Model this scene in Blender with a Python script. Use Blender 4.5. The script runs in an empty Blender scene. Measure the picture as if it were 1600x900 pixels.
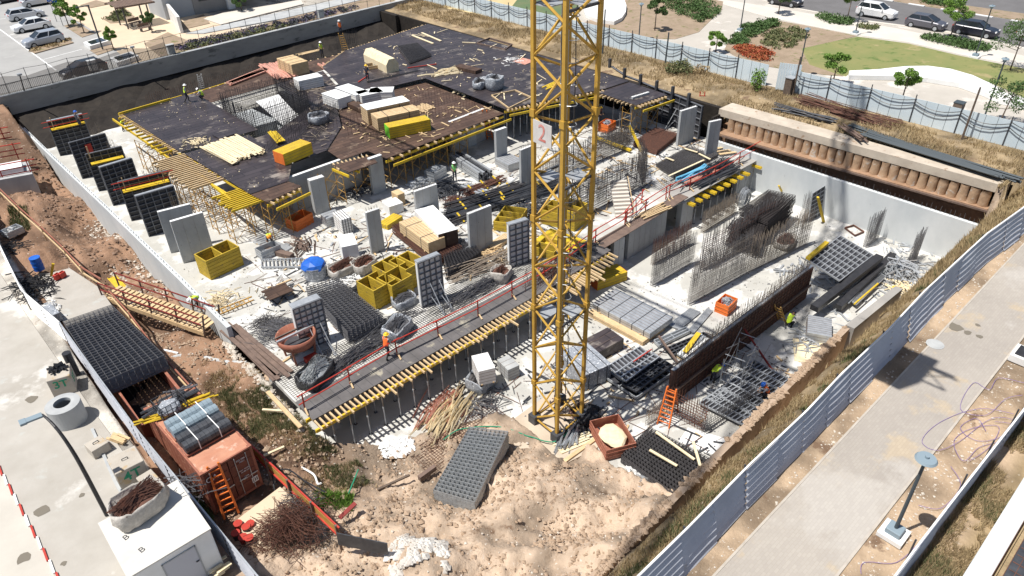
import bpy, bmesh, math, random
import numpy as np
from mathutils import Vector, Matrix, Quaternion
R_ = math.radians
random.seed(7); rng = np.random.default_rng(7)
sc = bpy.context.scene
COL = sc.collection
# ---------------------------------------------------------------- camera
CAMZ = 26.0; F = 1113.0; CX, CY = 800.0, 450.0
def _n(v): return v / np.linalg.norm(v)
_D = _n(np.array([840 - CX, 2090 - CY, F])); _A = _n(np.array([2275 - CX, -342 - CY, F]))
_X = _n(_A - _D * (_A @ _D)); _Z = -_D; _Y = np.cross(_Z, _X)
RM = np.array([_X, _Y, _Z])
cam = bpy.data.cameras.new('camera'); camo = bpy.data.objects.new('camera', cam); COL.objects.link(camo)
cam.sensor_width = 36; cam.lens = F / 1600 * 36; cam.clip_end = 3000; cam.clip_start = .3
camo.matrix_world = Matrix(((RM[0, 0], -RM[0, 1], -RM[0, 2], 0), (RM[1, 0], -RM[1, 1], -RM[1, 2], 0), (RM[2, 0], -RM[2, 1], -RM[2, 2], CAMZ), (0, 0, 0, 1)))
sc.camera = camo
# ---------------------------------------------------------------- sky and sun
SUN = Vector((-.407, .158, 1)).normalized()
w = bpy.data.worlds.new('World'); sc.world = w; w.use_nodes = True
nt = w.node_tree; bg = nt.nodes['Background']; sky = nt.nodes.new('ShaderNodeTexSky'); sky.sky_type = 'NISHITA'; sky.sun_disc = False
sky.sun_elevation = math.asin(SUN.z); sky.sun_rotation = math.atan2(SUN.x, SUN.y); sky.dust_density = 1.2
nt.links.new(sky.outputs[0], bg.inputs[0]); bg.inputs[1].default_value = .075
sl = bpy.data.lights.new('sun', 'SUN'); sl.energy = 4.9; sl.angle = R_(.5); sl.color = (1, .96, .9)
so = bpy.data.objects.new('sun', sl); COL.objects.link(so); so.rotation_euler = SUN.to_track_quat('Z', 'Y').to_euler()
sc.view_settings.view_transform = 'Standard'; sc.view_settings.look = 'None'; sc.view_settings.exposure = 0.34; sc.view_settings.gamma = 1
sc.cycles.max_bounces = 6; sc.cycles.transparent_max_bounces = 8
# ---------------------------------------------------------------- helpers
def at(px, py, z=0.0):
    d = RM @ np.array([px - CX, py - CY, F]); t = (z - CAMZ) / d[2]
    return Vector((d[0] * t, d[1] * t, z))
def tag(o, label=None, cat=None, group=None, kind=None):
    if label: o['label'] = label
    if cat: o['category'] = cat
    if group: o['group'] = group
    if kind: o['kind'] = kind
    return o
def thing(name, label, cat, loc=(0, 0, 0), rz=0.0, group=None):
    o = bpy.data.objects.new(name, None); COL.objects.link(o); o.location = loc; o.rotation_euler = (0, 0, rz); o.empty_display_size = .2
    return tag(o, label, cat, group)
def dup(root, loc=None, rz=None, label=None, group=None, scale=None):
    r = root.copy(); COL.objects.link(r)
    if loc is not None: r.location = loc
    if rz is not None: r.rotation_euler = (0, 0, rz)
    if label: r['label'] = label
    if group: r['group'] = group
    if scale: r.scale = scale
    for ch in list(root.children):
        c = ch.copy(); COL.objects.link(c); c.parent = r
        for g in list(ch.children):
            d = g.copy(); COL.objects.link(d); d.parent = c
    return r
class MB:
    def __init__(s): s.v = []; s.f = []; s.m = []
    def add(s, vs, fs, m=0):
        b = len(s.v); s.v += [tuple(v) for v in vs]; s.f += [tuple(b + i for i in f) for f in fs]; s.m += [m] * len(fs); return s
    def box(s, c, d, rz=0.0, m=0, rx=0.0):
        x, y, z = d[0] / 2, d[1] / 2, d[2] / 2; M = Matrix.Translation(c) @ Matrix.Rotation(rz, 4, 'Z') @ Matrix.Rotation(rx, 4, 'X')
        vs = [M @ Vector(p) for p in ((-x, -y, -z), (x, -y, -z), (x, y, -z), (-x, y, -z), (-x, -y, z), (x, -y, z), (x, y, z), (-x, y, z))]
        return s.add(vs, ((0, 3, 2, 1), (4, 5, 6, 7), (0, 1, 5, 4), (1, 2, 6, 5), (2, 3, 7, 6), (3, 0, 4, 7)), m)
    def bar(s, p, q, wd, h=None, m=0):
        p = Vector(p); q = Vector(q); h = h or wd; d = (q - p)
        if d.length < 1e-6: return s
        d.normalize(); up = Vector((0, 0, 1)) if abs(d.z) < .95 else Vector((0, 1, 0)); sd = d.cross(up).normalized(); up = sd.cross(d)
        a = sd * wd / 2; b = up * h / 2
        return s.add([p - a - b, p + a - b, p + a + b, p - a + b, q - a - b, q + a - b, q + a + b, q - a + b], ((0, 3, 2, 1), (4, 5, 6, 7), (0, 1, 5, 4), (1, 2, 6, 5), (2, 3, 7, 6), (3, 0, 4, 7)), m)
    def tube(s, p, q, r, n=8, r2=None, m=0, cap=True):
        p = Vector(p); q = Vector(q); r2 = r if r2 is None else r2; d = (q - p).normalized(); up = Vector((0, 0, 1)) if abs(d.z) < .95 else Vector((0, 1, 0))
        a = d.cross(up).normalized(); b = a.cross(d); vs = []
        for (c, rr) in ((p, r), (q, r2)):
            for i in range(n):
                t = 2 * math.pi * i / n; vs.append(c + a * rr * math.cos(t) + b * rr * math.sin(t))
        fs = [(i, (i + 1) % n, n + (i + 1) % n, n + i) for i in range(n)]
        if cap: fs += [tuple(range(n))[::-1], tuple(range(n, 2 * n))]
        return s.add(vs, fs, m)
    def rod(s, p, q, r, m=0):
        p = Vector(p); q = Vector(q); d = (q - p).normalized(); up = Vector((0, 0, 1)) if abs(d.z) < .9 else Vector((0, 1, 0)); a = d.cross(up).normalized() * r; b = a.cross(d)
        return s.add([p + b, p - b * .5 + a * .87, p - b * .5 - a * .87, q + b, q - b * .5 + a * .87, q - b * .5 - a * .87], ((0, 1, 4, 3), (1, 2, 5, 4), (2, 0, 3, 5)), m)
    def path(s, pts, r, n=5, m=0):
        for a, b in zip(pts, pts[1:]): s.tube(a, b, r, n, m=m)
        return s
    def prism(s, poly, z0, z1, m=0):
        n = len(poly); P = [Vector((p[0], p[1], 0)) for p in poly]
        ar = sum(P[i].x * P[(i + 1) % n].y - P[(i + 1) % n].x * P[i].y for i in range(n))
        if ar < 0: P = P[::-1]
        vs = [(p.x, p.y, z0) for p in P] + [(p.x, p.y, z1) for p in P]
        return s.add(vs, [tuple(range(n))[::-1], tuple(range(n, 2 * n))] + [(i, (i + 1) % n, n + (i + 1) % n, n + i) for i in range(n)], m)
    def blob(s, c, r, sub=1, j=.25, m=0, rnd=random):
        bm = bmesh.new(); bmesh.ops.create_icosphere(bm, subdivisions=sub, radius=1); bm.verts.ensure_lookup_table()
        if not hasattr(r, '__len__'): r = (r, r, r)
        vs = [(c[0] + v.co.x * r[0] * (1 + rnd.uniform(-j, j)), c[1] + v.co.y * r[1] * (1 + rnd.uniform(-j, j)), c[2] + v.co.z * r[2] * (1 + rnd.uniform(-j, j))) for v in bm.verts]
        fs = [[v.index for v in f.verts] for f in bm.faces]; bm.free(); return s.add(vs, fs, m)
    def build(s, name, mats, parent=None, loc=None, world=False, rz=0.0, smooth=False, bevel=0, kind=None, origin=None):
        me = bpy.data.meshes.new(name); vs = s.v
        if origin is not None:
            ov = Vector(origin); vs = [(v[0] - ov.x, v[1] - ov.y, v[2] - ov.z) for v in vs]; loc = ov
        if world and parent is not None:
            M = (Matrix.Translation(parent.location) @ parent.rotation_euler.to_matrix().to_4x4()).inverted(); vs = [tuple(M @ Vector(v)) for v in vs]
        me.from_pydata([tuple(v) for v in vs], [], s.f)
        if not isinstance(mats, (list, tuple)): mats = [mats]
        for m in mats: me.materials.append(m)
        if len(mats) > 1: me.polygons.foreach_set('material_index', s.m)
        if smooth: me.polygons.foreach_set('use_smooth', [True] * len(me.polygons))
        me.update(); o = bpy.data.objects.new(name, me); COL.objects.link(o)
        if bevel:
            b = o.modifiers.new('bevel', 'BEVEL'); b.width = bevel; b.segments = 2; b.limit_method = 'ANGLE'
        if parent: o.parent = parent
        if loc is not None: o.location = loc
        if rz: o.rotation_euler = (0, 0, rz)
        if kind: o['kind'] = kind
        return o
# ---------------------------------------------------------------- materials
def mk(name, c1, c2=None, s=1.0, rough=.85, metal=0.0, bump=0.0, bs=15.0, c3=None, t3=.62, s3=.25, coord='pos', attr=None, c4=None, t4=.6, s4=2.0, alpha=None, spec=.3, stretch=None):
    m = bpy.data.materials.new(name); m.use_nodes = True; t = m.node_tree; N = t.nodes; L = t.links; b = N['Principled BSDF']
    b.inputs['Roughness'].default_value = rough; b.inputs['Metallic'].default_value = metal; b.inputs['Specular IOR Level'].default_value = spec
    if coord == 'pos': src = N.new('ShaderNodeNewGeometry').outputs['Position']
    else: src = N.new('ShaderNodeTexCoord').outputs['Object']
    if coord == 'obj':
        oi = N.new('ShaderNodeObjectInfo'); ad = N.new('ShaderNodeVectorMath'); ad.operation = 'ADD'; L.new(src, ad.inputs[0])
        ml = N.new('ShaderNodeMath'); ml.operation = 'MULTIPLY'; ml.inputs[1].default_value = 50; L.new(oi.outputs['Random'], ml.inputs[0]); L.new(ml.outputs[0], ad.inputs[1]); src = ad.outputs[0]
    if stretch:
        mp = N.new('ShaderNodeMapping'); mp.inputs['Scale'].default_value = stretch; L.new(src, mp.inputs[0]); src = mp.outputs[0]
    def noise(scale, det=6):
        n = N.new('ShaderNodeTexNoise'); n.inputs['Scale'].default_value = scale; n.inputs['Detail'].default_value = det; n.inputs['Roughness'].default_value = .62; L.new(src, n.inputs['Vector']); return n.outputs['Fac']
    def mix(fac, a, c):
        x = N.new('ShaderNodeMix'); x.data_type = 'RGBA'; L.new(fac, x.inputs[0])
        if isinstance(a, tuple): x.inputs[6].default_value = (*a, 1)
        else: L.new(a, x.inputs[6])
        if isinstance(c, tuple): x.inputs[7].default_value = (*c, 1)
        else: L.new(c, x.inputs[7])
        return x.outputs[2]
    def ramp(f, lo, hi):
        r = N.new('ShaderNodeMapRange'); r.inputs['From Min'].default_value = lo; r.inputs['From Max'].default_value = hi; L.new(f, r.inputs['Value']); return r.outputs[0]
    cur = c1
    if attr:
        a = N.new('ShaderNodeAttribute'); a.attribute_name = attr; cur = a.outputs['Color']
        if c2 is None: c2 = c1
        x = N.new('ShaderNodeMix'); x.data_type = 'RGBA'; x.blend_type = 'MULTIPLY'; x.inputs[0].default_value = 1; L.new(cur, x.inputs[6])
        L.new(mix(ramp(noise(s), .3, .7), c1, c2), x.inputs[7]); cur = x.outputs[2]
    elif c2: cur = mix(ramp(noise(s), .32, .68), c1, c2)
    if c4: cur = mix(ramp(noise(s4, 8), t4, t4 + .08), cur, c4)
    if c3: cur = mix(ramp(noise(s3, 7), t3, t3 + .06), cur, c3)
    if isinstance(cur, tuple): b.inputs['Base Color'].default_value = (*cur, 1)
    else: L.new(cur, b.inputs['Base Color'])
    if bump:
        bn = N.new('ShaderNodeBump'); bn.inputs['Strength'].default_value = bump; bn.inputs['Distance'].default_value = .05 if name != 'earth' else .13; L.new(noise(bs, 5), bn.inputs['Height']); L.new(bn.outputs[0], b.inputs['Normal'])
    if alpha is not None: b.inputs['Alpha'].default_value = alpha
    return m
M = {}
M['ground'] = mk('earth', (1, 1, 1), (.72, .70, .68), 1.6, attr='tint', bump=.6, bs=6, c4=(.62, .57, .50), t4=.63, s4=5, c3=(.17, .11, .07), t3=.60, s3=.6)
M['slab'] = mk('slab_concrete', (.50, .49, .45), (.38, .37, .34), .35, c3=(.58, .57, .54), t3=.50, s3=.5, c4=(.34, .325, .295), t4=.60, s4=2.2, bump=.15)
M['conc'] = mk('cast_concrete', (.44, .45, .445), (.32, .33, .335), .9, c4=(.27, .28, .29), t4=.66, s4=3, bump=.15, stretch=(1, 1, .45))
M['conc_l'] = mk('pale_concrete', (.58, .60, .60), (.47, .50, .51), .5, c4=(.36, .37, .37), t4=.66, s4=1.5, bump=.1, stretch=(1, 1, .6))
M['conc_old'] = mk('weathered_concrete', (.37, .35, .32), (.25, .24, .225), .6, c4=(.15, .14, .13), t4=.6, s4=1.2, bump=.3, stretch=(.5, .5, 1.5))
M['street'] = mk('street_concrete', (.43, .405, .365), (.345, .32, .28), .4, c3=(.60, .58, .54), t3=.58, s3=.16, c4=(.42, .42, .39), t4=.6, s4=.7, bump=.1)
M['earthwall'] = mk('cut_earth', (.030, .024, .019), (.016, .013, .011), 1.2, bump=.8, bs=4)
M['ply'] = mk('film_faced_plywood', (.074, .060, .062), (.045, .037, .040), .5, rough=.38, c4=(.21, .18, .155), t4=.585, s4=.55, c3=(.27, .235, .205), t3=.62, s3=.28)
M['plybrown'] = mk('brown_plywood', (.125, .075, .052), (.075, .047, .036), .7, rough=.6, c4=(.24, .17, .12), t4=.59, s4=1.1)
M['wood'] = mk('pine_timber', (.62, .47, .28), (.50, .35, .19), 3, coord='obj', c4=(.36, .24, .13), t4=.66, s4=8)
M['palewood'] = mk('fresh_pine', (.76, .66, .46), (.66, .54, .34), 3, coord='obj', c4=(.5, .38, .22), t4=.68, s4=8)
M['oldwood'] = mk('weathered_boards', (.20, .14, .11), (.12, .085, .07), 2, coord='obj')
M['boxy'] = mk('stained_yellow_board', (.52, .36, .035), (.36, .25, .03), 1.5, rough=.65, coord='obj', c4=(.22, .16, .06), t4=.58, s4=2.5)
M['yellow'] = mk('yellow_timber', (.68, .47, .03), (.50, .34, .03), 2, rough=.55, coord='obj', c4=(.38, .25, .03), t4=.68, s4=7)
M['crane'] = mk('crane_yellow_paint', (.50, .305, .05), (.40, .235, .045), 3, rough=.5, coord='obj', c4=(.20, .12, .06), t4=.62, s4=4)
M['ochre'] = mk('ochre_steel', (.50, .30, .08), (.36, .2, .06), 3, rough=.6, coord='obj', c4=(.2, .11, .06), t4=.62, s4=9)
M['red'] = mk('red_paint', (.50, .055, .035), (.36, .04, .03), 3, rough=.5, coord='obj', c4=(.22, .07, .05), t4=.66, s4=6)
M['orange'] = mk('orange_paint', (.78, .20, .04), (.62, .14, .03), 3, rough=.5, coord='obj', c4=(.35, .12, .05), t4=.68, s4=7)
M['rebar'] = mk('black_rebar', (.12, .115, .12), (.07, .065, .065), 4, rough=.55, metal=.4, coord='obj')
M['rebar_k'] = mk('dull_black_rebar', (.05, .042, .042), (.032, .028, .028), 4, rough=.8, coord='obj')
M['rebar_g'] = mk('grey_rebar', (.20, .20, .21), (.13, .125, .13), 4, rough=.5, metal=.4, coord='obj')
M['rebar_s'] = mk('silvery_rebar', (.46, .48, .485), (.32, .33, .335), 4, rough=.4, metal=.5, coord='obj')
M['rebar_r'] = mk('rusty_rebar', (.17, .075, .05), (.09, .05, .04), 4, rough=.75, coord='obj')
M['rebar_p'] = mk('pale_bar', (.34, .29, .23), (.22, .17, .13), 4, rough=.7, coord='obj')
M['steel'] = mk('galvanised_steel', (.50, .52, .54), (.36, .38, .4), 3, rough=.45, metal=.45, coord='obj', c4=(.22, .22, .22), t4=.66, s4=6)
M['pframe'] = mk('panel_frame_steel', (.20, .21, .23), (.13, .135, .15), 3, rough=.5, metal=.2, coord='obj', c4=(.42, .41, .39), t4=.64, s4=4)
M['dsteel'] = mk('dark_steel', (.09, .095, .105), (.05, .052, .06), 3, rough=.5, metal=.3, coord='obj', c4=(.3, .29, .28), t4=.69, s4=5)
M['black'] = mk('black_plastic', (.025, .025, .028), (.045, .045, .048), 3, rough=.4, coord='obj')
M['panelply'] = mk('panel_face', (.035, .036, .042), (.06, .06, .066), 2, rough=.5, coord='obj', c4=(.2, .2, .2), t4=.66, s4=3)
M['white'] = mk('white_sheet', (.80, .80, .79), (.68, .68, .67), 2, rough=.6, coord='obj', bump=.2, bs=5)
M['whitep'] = mk('white_paint', (.80, .80, .79), (.70, .70, .68), 1, rough=.6, coord='obj', c4=(.5, .48, .44), t4=.68, s4=3)
M['film'] = mk('clear_stretch_film', (.36, .38, .41), (.20, .22, .25), 5, rough=.25, coord='obj', c4=(.85, .87, .9), t4=.58, s4=9, bump=.5, bs=12)
M['blue'] = mk('blue_plastic', (.02, .10, .45), (.03, .15, .55), 3, rough=.35, coord='obj')
M['fencegrey'] = mk('corrugated_sheet', (.50, .52, .57), (.40, .42, .47), .7, rough=.4, metal=.15, c4=(.38, .37, .37), t4=.66, s4=1.6, c3=(.42, .36, .30), t3=.70, s3=.8)
M['fencewhite'] = mk('hoarding_sheet', (.62, .70, .74), (.52, .61, .66), .4, rough=.55, c4=(.40, .42, .44), t4=.7, s4=2)
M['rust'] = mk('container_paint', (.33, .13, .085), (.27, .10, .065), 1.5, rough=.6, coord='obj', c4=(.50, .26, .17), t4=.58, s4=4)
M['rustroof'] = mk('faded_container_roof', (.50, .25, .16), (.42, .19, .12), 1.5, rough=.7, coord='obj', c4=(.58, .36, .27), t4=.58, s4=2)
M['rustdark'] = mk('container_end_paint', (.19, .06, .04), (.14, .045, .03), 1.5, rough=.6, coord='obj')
M['skin'] = mk('skin', (.38, .22, .14), rough=.6)
M['hiviz'] = mk('hi_vis_yellow', (.62, .85, .06), rough=.7); M['hivizo'] = mk('hi_vis_orange', (.85, .18, .04), rough=.7)
M['cloth'] = mk('dark_cloth', (.035, .04, .06), (.06, .06, .08), 5); M['clothg'] = mk('grey_cloth', (.4, .42, .45), (.3, .32, .36), 5)
M['leaf'] = mk('leaves', (.17, .29, .05), (.10, .19, .03), 1.5, rough=.6); M['leafd'] = mk('dark_leaves', (.085, .15, .045), (.055, .10, .03), 2, rough=.7)
M['bark'] = mk('bark', (.16, .12, .09), (.1, .075, .06), 5)
M['dry'] = mk('dry_grass', (.44, .34, .19), (.30, .22, .12), .5, c4=(.40, .32, .17), t4=.58, s4=1.2)
M['weed'] = mk('green_weeds', (.15, .16, .07), (.10, .12, .05), .6, c4=(.27, .23, .12), t4=.55, s4=1)
M['glass'] = mk('dark_glass', (.02, .025, .03), rough=.08, spec=.6)
M['rubber'] = mk('rubber', (.02, .02, .02), rough=.8)
M['sack'] = mk('woven_sack', (.50, .47, .43), (.34, .32, .29), 6, rough=.8, coord='obj', bump=.7, bs=8)
M['dred'] = mk('dark_red_paint', (.24, .03, .025), (.17, .03, .025), 3, rough=.6, coord='obj')
M['redsheet'] = mk('red_formwork_board', (.46, .14, .10), (.60, .40, .31), 6, rough=.6, coord='obj')
M['boxwhite'] = mk('block_pack', (.78, .78, .76), (.66, .65, .63), 4, coord='obj', c4=(.45, .42, .38), t4=.68, s4=6)
# ---------------------------------------------------------------- terrain
F0, F1, F2, ST = -2.7, 0.0, 3.2, 3.0
CP = np.array([(6.5, 75, -1.2), (9, 78, -1.8), (9, 70, -2), (9, 60, -2), (9, 50, -1.9), (9, 45, -1.8), (5, 66, .3), (5.2, 60, .3), (4, 55, .4), (4.8, 45, .3), (3.6, 48, .4), (6.4, 54, -.6), (6.8, 48, -1.3), (7.6, 43, -1.2), (9.5, 38, -.5), (9.4, 33, -.5), (8.2, 30, -.8), (9.6, 27.5, -.5), (7.2, 37, -.7), (6.8, 25, -.6), (5, 35, -.4), (5, 28, -.4), (5, 23, -.4), (5, 19, -.35), (3.2, 30, .1), (3.6, 20, .1), (8, 22, -1.2), (10, 24.4, -2), (12, 23, -2.45), (14, 22, -2.6), (18, 21, -2.66), (20.5, 18, -2.66), (20, 14, -2.5), (21, 12, -2.2), (14, 19, -2.1), (11, 18, -1.6), (15, 15, -1.5), (8, 17, -.8), (10, 14, -.6), (13, 13, 0), (17, 13, -1), (12, 10.6, .8), (15, 10.7, .9), (18.5, 11, .6), (6, 14, -.2), (3, 15, 0), (17, 22, -2.66), (13, 24.3, -2.6), (21, 16.5, -2.66), (4, 43.5, .3), (4.5, 38, -.4), (5, 41.5, -.3), (9, 16.3, .5), (9.6, 15.4, .4), (13.5, 14.6, -.9), (12.6, 13.6, -.2)])
F0POLY = [(11.2, 25.8), (13.7, 24.7), (16.3, 23.8), (18.9, 22.7), (19.4, 21.2), (19.2, 18.2), (21.3, 17.3), (20.7, 15.3), (21.4, 12.4), (21.3, 10.4), (55.2, 10.4), (55.2, 33), (10.1, 33), (10.1, 26.4)]
def inpoly(x, y, P):
    c = np.zeros(x.shape, bool); j = len(P) - 1
    for i in range(len(P)):
        xi, yi = P[i]; xj, yj = P[j]
        c ^= ((yi > y) != (yj > y)) & (x < (xj - xi) * (y - yi) / (yj - yi + 1e-12) + xi); j = i
    return c
_nz = [(rng.uniform(-1, 1, 2) * k, rng.uniform(0, 6.3)) for k in (.9, 1.3, 2.1, 3.1, 4.5, 5.5, 7, 9) for _ in range(4)]
def bumps(x, y):
    r = np.zeros_like(x)
    for (k, ph) in _nz: r += np.sin(k[0] * x + k[1] * y + ph + 1.3 * np.sin(.7 * k[1] * x - .6 * k[0] * y)) / (.6 + np.hypot(*k))
    return r * .13
def sst(a, b, x): t = np.clip((x - a) / (b - a), 0, 1); return t * t * (3 - 2 * t)
def wally(x): return 83.35 + .09 * (x - 9)
def HT(x, y):
    x = np.asarray(x, float); y = np.asarray(y, float)
    d2 = (x[..., None] - CP[:, 0]) ** 2 + (y[..., None] - CP[:, 1]) ** 2 + .35
    wt = d2 ** -1.6; z = (wt * CP[:, 2]).sum(-1) / wt.sum(-1); bp = bumps(x, y)
    z = z + bp * .55
    bk = np.interp(y, [-50, 8.3, 9.2, 10.15], [ST - .04, ST - .04, 2.1, 1.0]); s = sst(9.5, 11.5, x)
    z = np.where(y < 10.2, z * (1 - s) + (bk + bp * np.where(y < 8.0, .08, .35)) * s, z)
    z = np.where((x < 2.7), .45 + sst(58, 80, y) * 2.5, z); z = np.where((x >= 2.7) & (x < 9.4) & (y > 66), z + sst(68, 82, y) * (2.96 - z), z)
    pit = inpoly(x, y, F0POLY) | ((x > 9.95) & (x < 56.2) & (y >= 26.4) & (y < wally(x) + .75)) | ((x > 9.2) & (x < 56.2) & (y > 75) & (y < wally(x) + .75)) | ((x>54) & (x < 57.55) & (y > 10.6) & (y < 33.5))
    z = np.where(pit, F0 - .25, z)
    z = np.where((x >= 55.6) & ~pit & (y > 10.2), ST - .04 + np.where((x > 57.5) & (x < 63), .25 * (1 + bp * 2) * sst(57.5, 59, x) * (1 - sst(61.5, 63, x)), 0), z)
    z = np.where(y >= wally(x) + .75, ST - .04, z)
    return z
def H1(x, y): return float(HT(np.array([x]), np.array([y]))[0])
def ground():
    xs = np.concatenate([[-900, -300, -60], np.arange(-20, 2, .8), np.arange(2, 24, .16), np.arange(24, 66, .5), [70, 110, 300, 900]])
    ys = np.concatenate([[-600, -200, -40], np.arange(-10, 7, .6), np.arange(7, 27.5, .16), np.arange(27.5, 96, .45), [105, 200, 400, 1200]])
    X, Y = np.meshgrid(xs, ys); Z = HT(X, Y); nx, ny = len(xs), len(ys)
    # fine clods on the loose earth
    loose = (Z > F0 - .1) & (X > 2.9) & (X < 24) & (Y > 8.6) & (Y < 80) & (X < 10.2) | ((Y < 26) & (Z > F0 - .1) & (X > 5) & (X < 24) & (Y > 8.6))
    Z = Z + np.where(loose, rng.normal(0, .038, Z.shape) + np.maximum(0, rng.normal(-.12, .13, Z.shape)) + .15 * bumps(X * 3.1, Y * 3.1) - .35 * np.maximum(0, bumps(X * 1.9 + 9, Y * 1.9) - .12), 0)
    me = bpy.data.meshes.new('ground'); V = np.stack([X, Y, Z], -1).reshape(-1, 3)
    idx = np.arange(nx * ny).reshape(ny, nx); Fc = np.stack([idx[:-1, :-1], idx[:-1, 1:], idx[1:, 1:], idx[1:, :-1]], -1).reshape(-1, 4)
    me.from_pydata(V.tolist(), [], Fc.tolist())
    C = np.ones((ny, nx, 4)); beige = np.array([.46, .355, .262]); red = np.array([.27, .165, .105]); dry = np.array([.31, .235, .14]); verge = np.array([.40, .30, .205]); grey = np.array([.5, .47, .42])
    c = np.broadcast_to(beige, (ny, nx, 3)).copy()
    f = (1 - sst(9.2, 12, X)) * sst(20, 26, Y) ; c = c * (1 - f[..., None]) + red * f[..., None]
    f = ((X > 11) & (Y < 10.2) & (Y > 8.0)) | ((X > 56) & (Y > 9) & (Y < 90)); c[f] = dry
    c[(Y <= 8.0)] = verge; c[(Y < 1.2) & (X > 10)] = dry; c[(X < 2.7)] = grey
    f = (Y > wally(X)); c[f] = grey; pn = bumps(X * 1.1 + 40, Y * 1.1 - 9)[..., None]; c = c * np.clip(1 + pn * 1.6, .62, 1.3)
    C[..., :3] = c
    a = me.color_attributes.new('tint', 'FLOAT_COLOR', 'POINT'); a.data.foreach_set('color', C.reshape(-1).astype(np.float32))
    me.materials.append(M['ground']); me.polygons.foreach_set('use_smooth', [True] * len(me.polygons)); o = bpy.data.objects.new('ground', me); COL.objects.link(o); tag(o, kind='structure')
ground()
def sheet(name, pts, z, m, th=.02, kind='structure'):
    b = MB(); b.prism(pts, z - th, z); o = b.build(name, m); return tag(o, kind=kind)
def pxs(l, z): return [tuple(at(a, b, z)[:2]) for a, b in l]
# slabs
sheet('lower_floor_slab', F0POLY, F0, M['slab'], .3)
F1P = [(10.12, 28.2), (55.4, 28.2), (55.4, 33), (55.4, 91)] + [(x, wally(x) + .1) for x in (55, 40, 25, 10.12)]
F1P[3] = (55.4, wally(55.4) + .1)
sheet('upper_floor_slab', F1P, F1, M['slab'], .28)
b = MB(); b.prism([(10.12, 31.4), (55.3, 31.4), (55.3, 31.8), (10.12, 31.8)], F0, F1 - .281); tag(b.build('basement_wall', M['conc'], origin=(30, 31.5, F0)), 'long grey basement wall in the dark behind the props', 'wall')
# ---------------------------------------------------------------- perimeter walls
def prismthing(name, label, cat, poly, z0, z1, m, group=None, bevel=0):
    c = Vector((sum(p[0] for p in poly) / len(poly), sum(p[1] for p in poly) / len(poly), z0)); b = MB(); b.prism(poly, z0, z1)
    return tag(b.build(name, m, origin=c, bevel=bevel), label, cat, group)
def lwall():
    b = MB(); pts = [(9.62, 82.9), (9.74, 71), (9.95, 57), (10.1, 43.6), (10.1, 36.2)]
    for (x0, y0), (x1, y1) in zip(pts, pts[1:]): b.prism([(x0 - .15, y0), (x0 + .13, y0), (x1 + .13, y1), (x1 - .15, y1)], -2.6, .9)
    o = b.build('concrete_wall', M['conc_l'], origin=(10, 60, -2.6)); tag(o, 'long pale grey concrete wall beside the earth trench', 'wall')
    c = MB()
    for (x0, y0), (x1, y1) in zip(pts, pts[1:]):
        c.prism([(x0 + .131, y0), (x0 + .16, y0), (x1 + .16, y1), (x1 + .131, y1)], .2, .93)
    r = random.Random(3)
    c2 = MB()
    for k in range(90):
        t = k / 90; y = 82.5 - t * 46; x = np.interp(-y, [-82.9, -71, -57, -43.6, -36.2], [9.62, 9.74, 9.95, 10.1, 10.1]); c2.tube((x, y, .9), (x + r.uniform(-.03, .03), y, 1.0 + r.uniform(0, .1)), .02, 4)
    c2.build('starter_bar', M['rebar'], o, world=True)
lwall()
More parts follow.
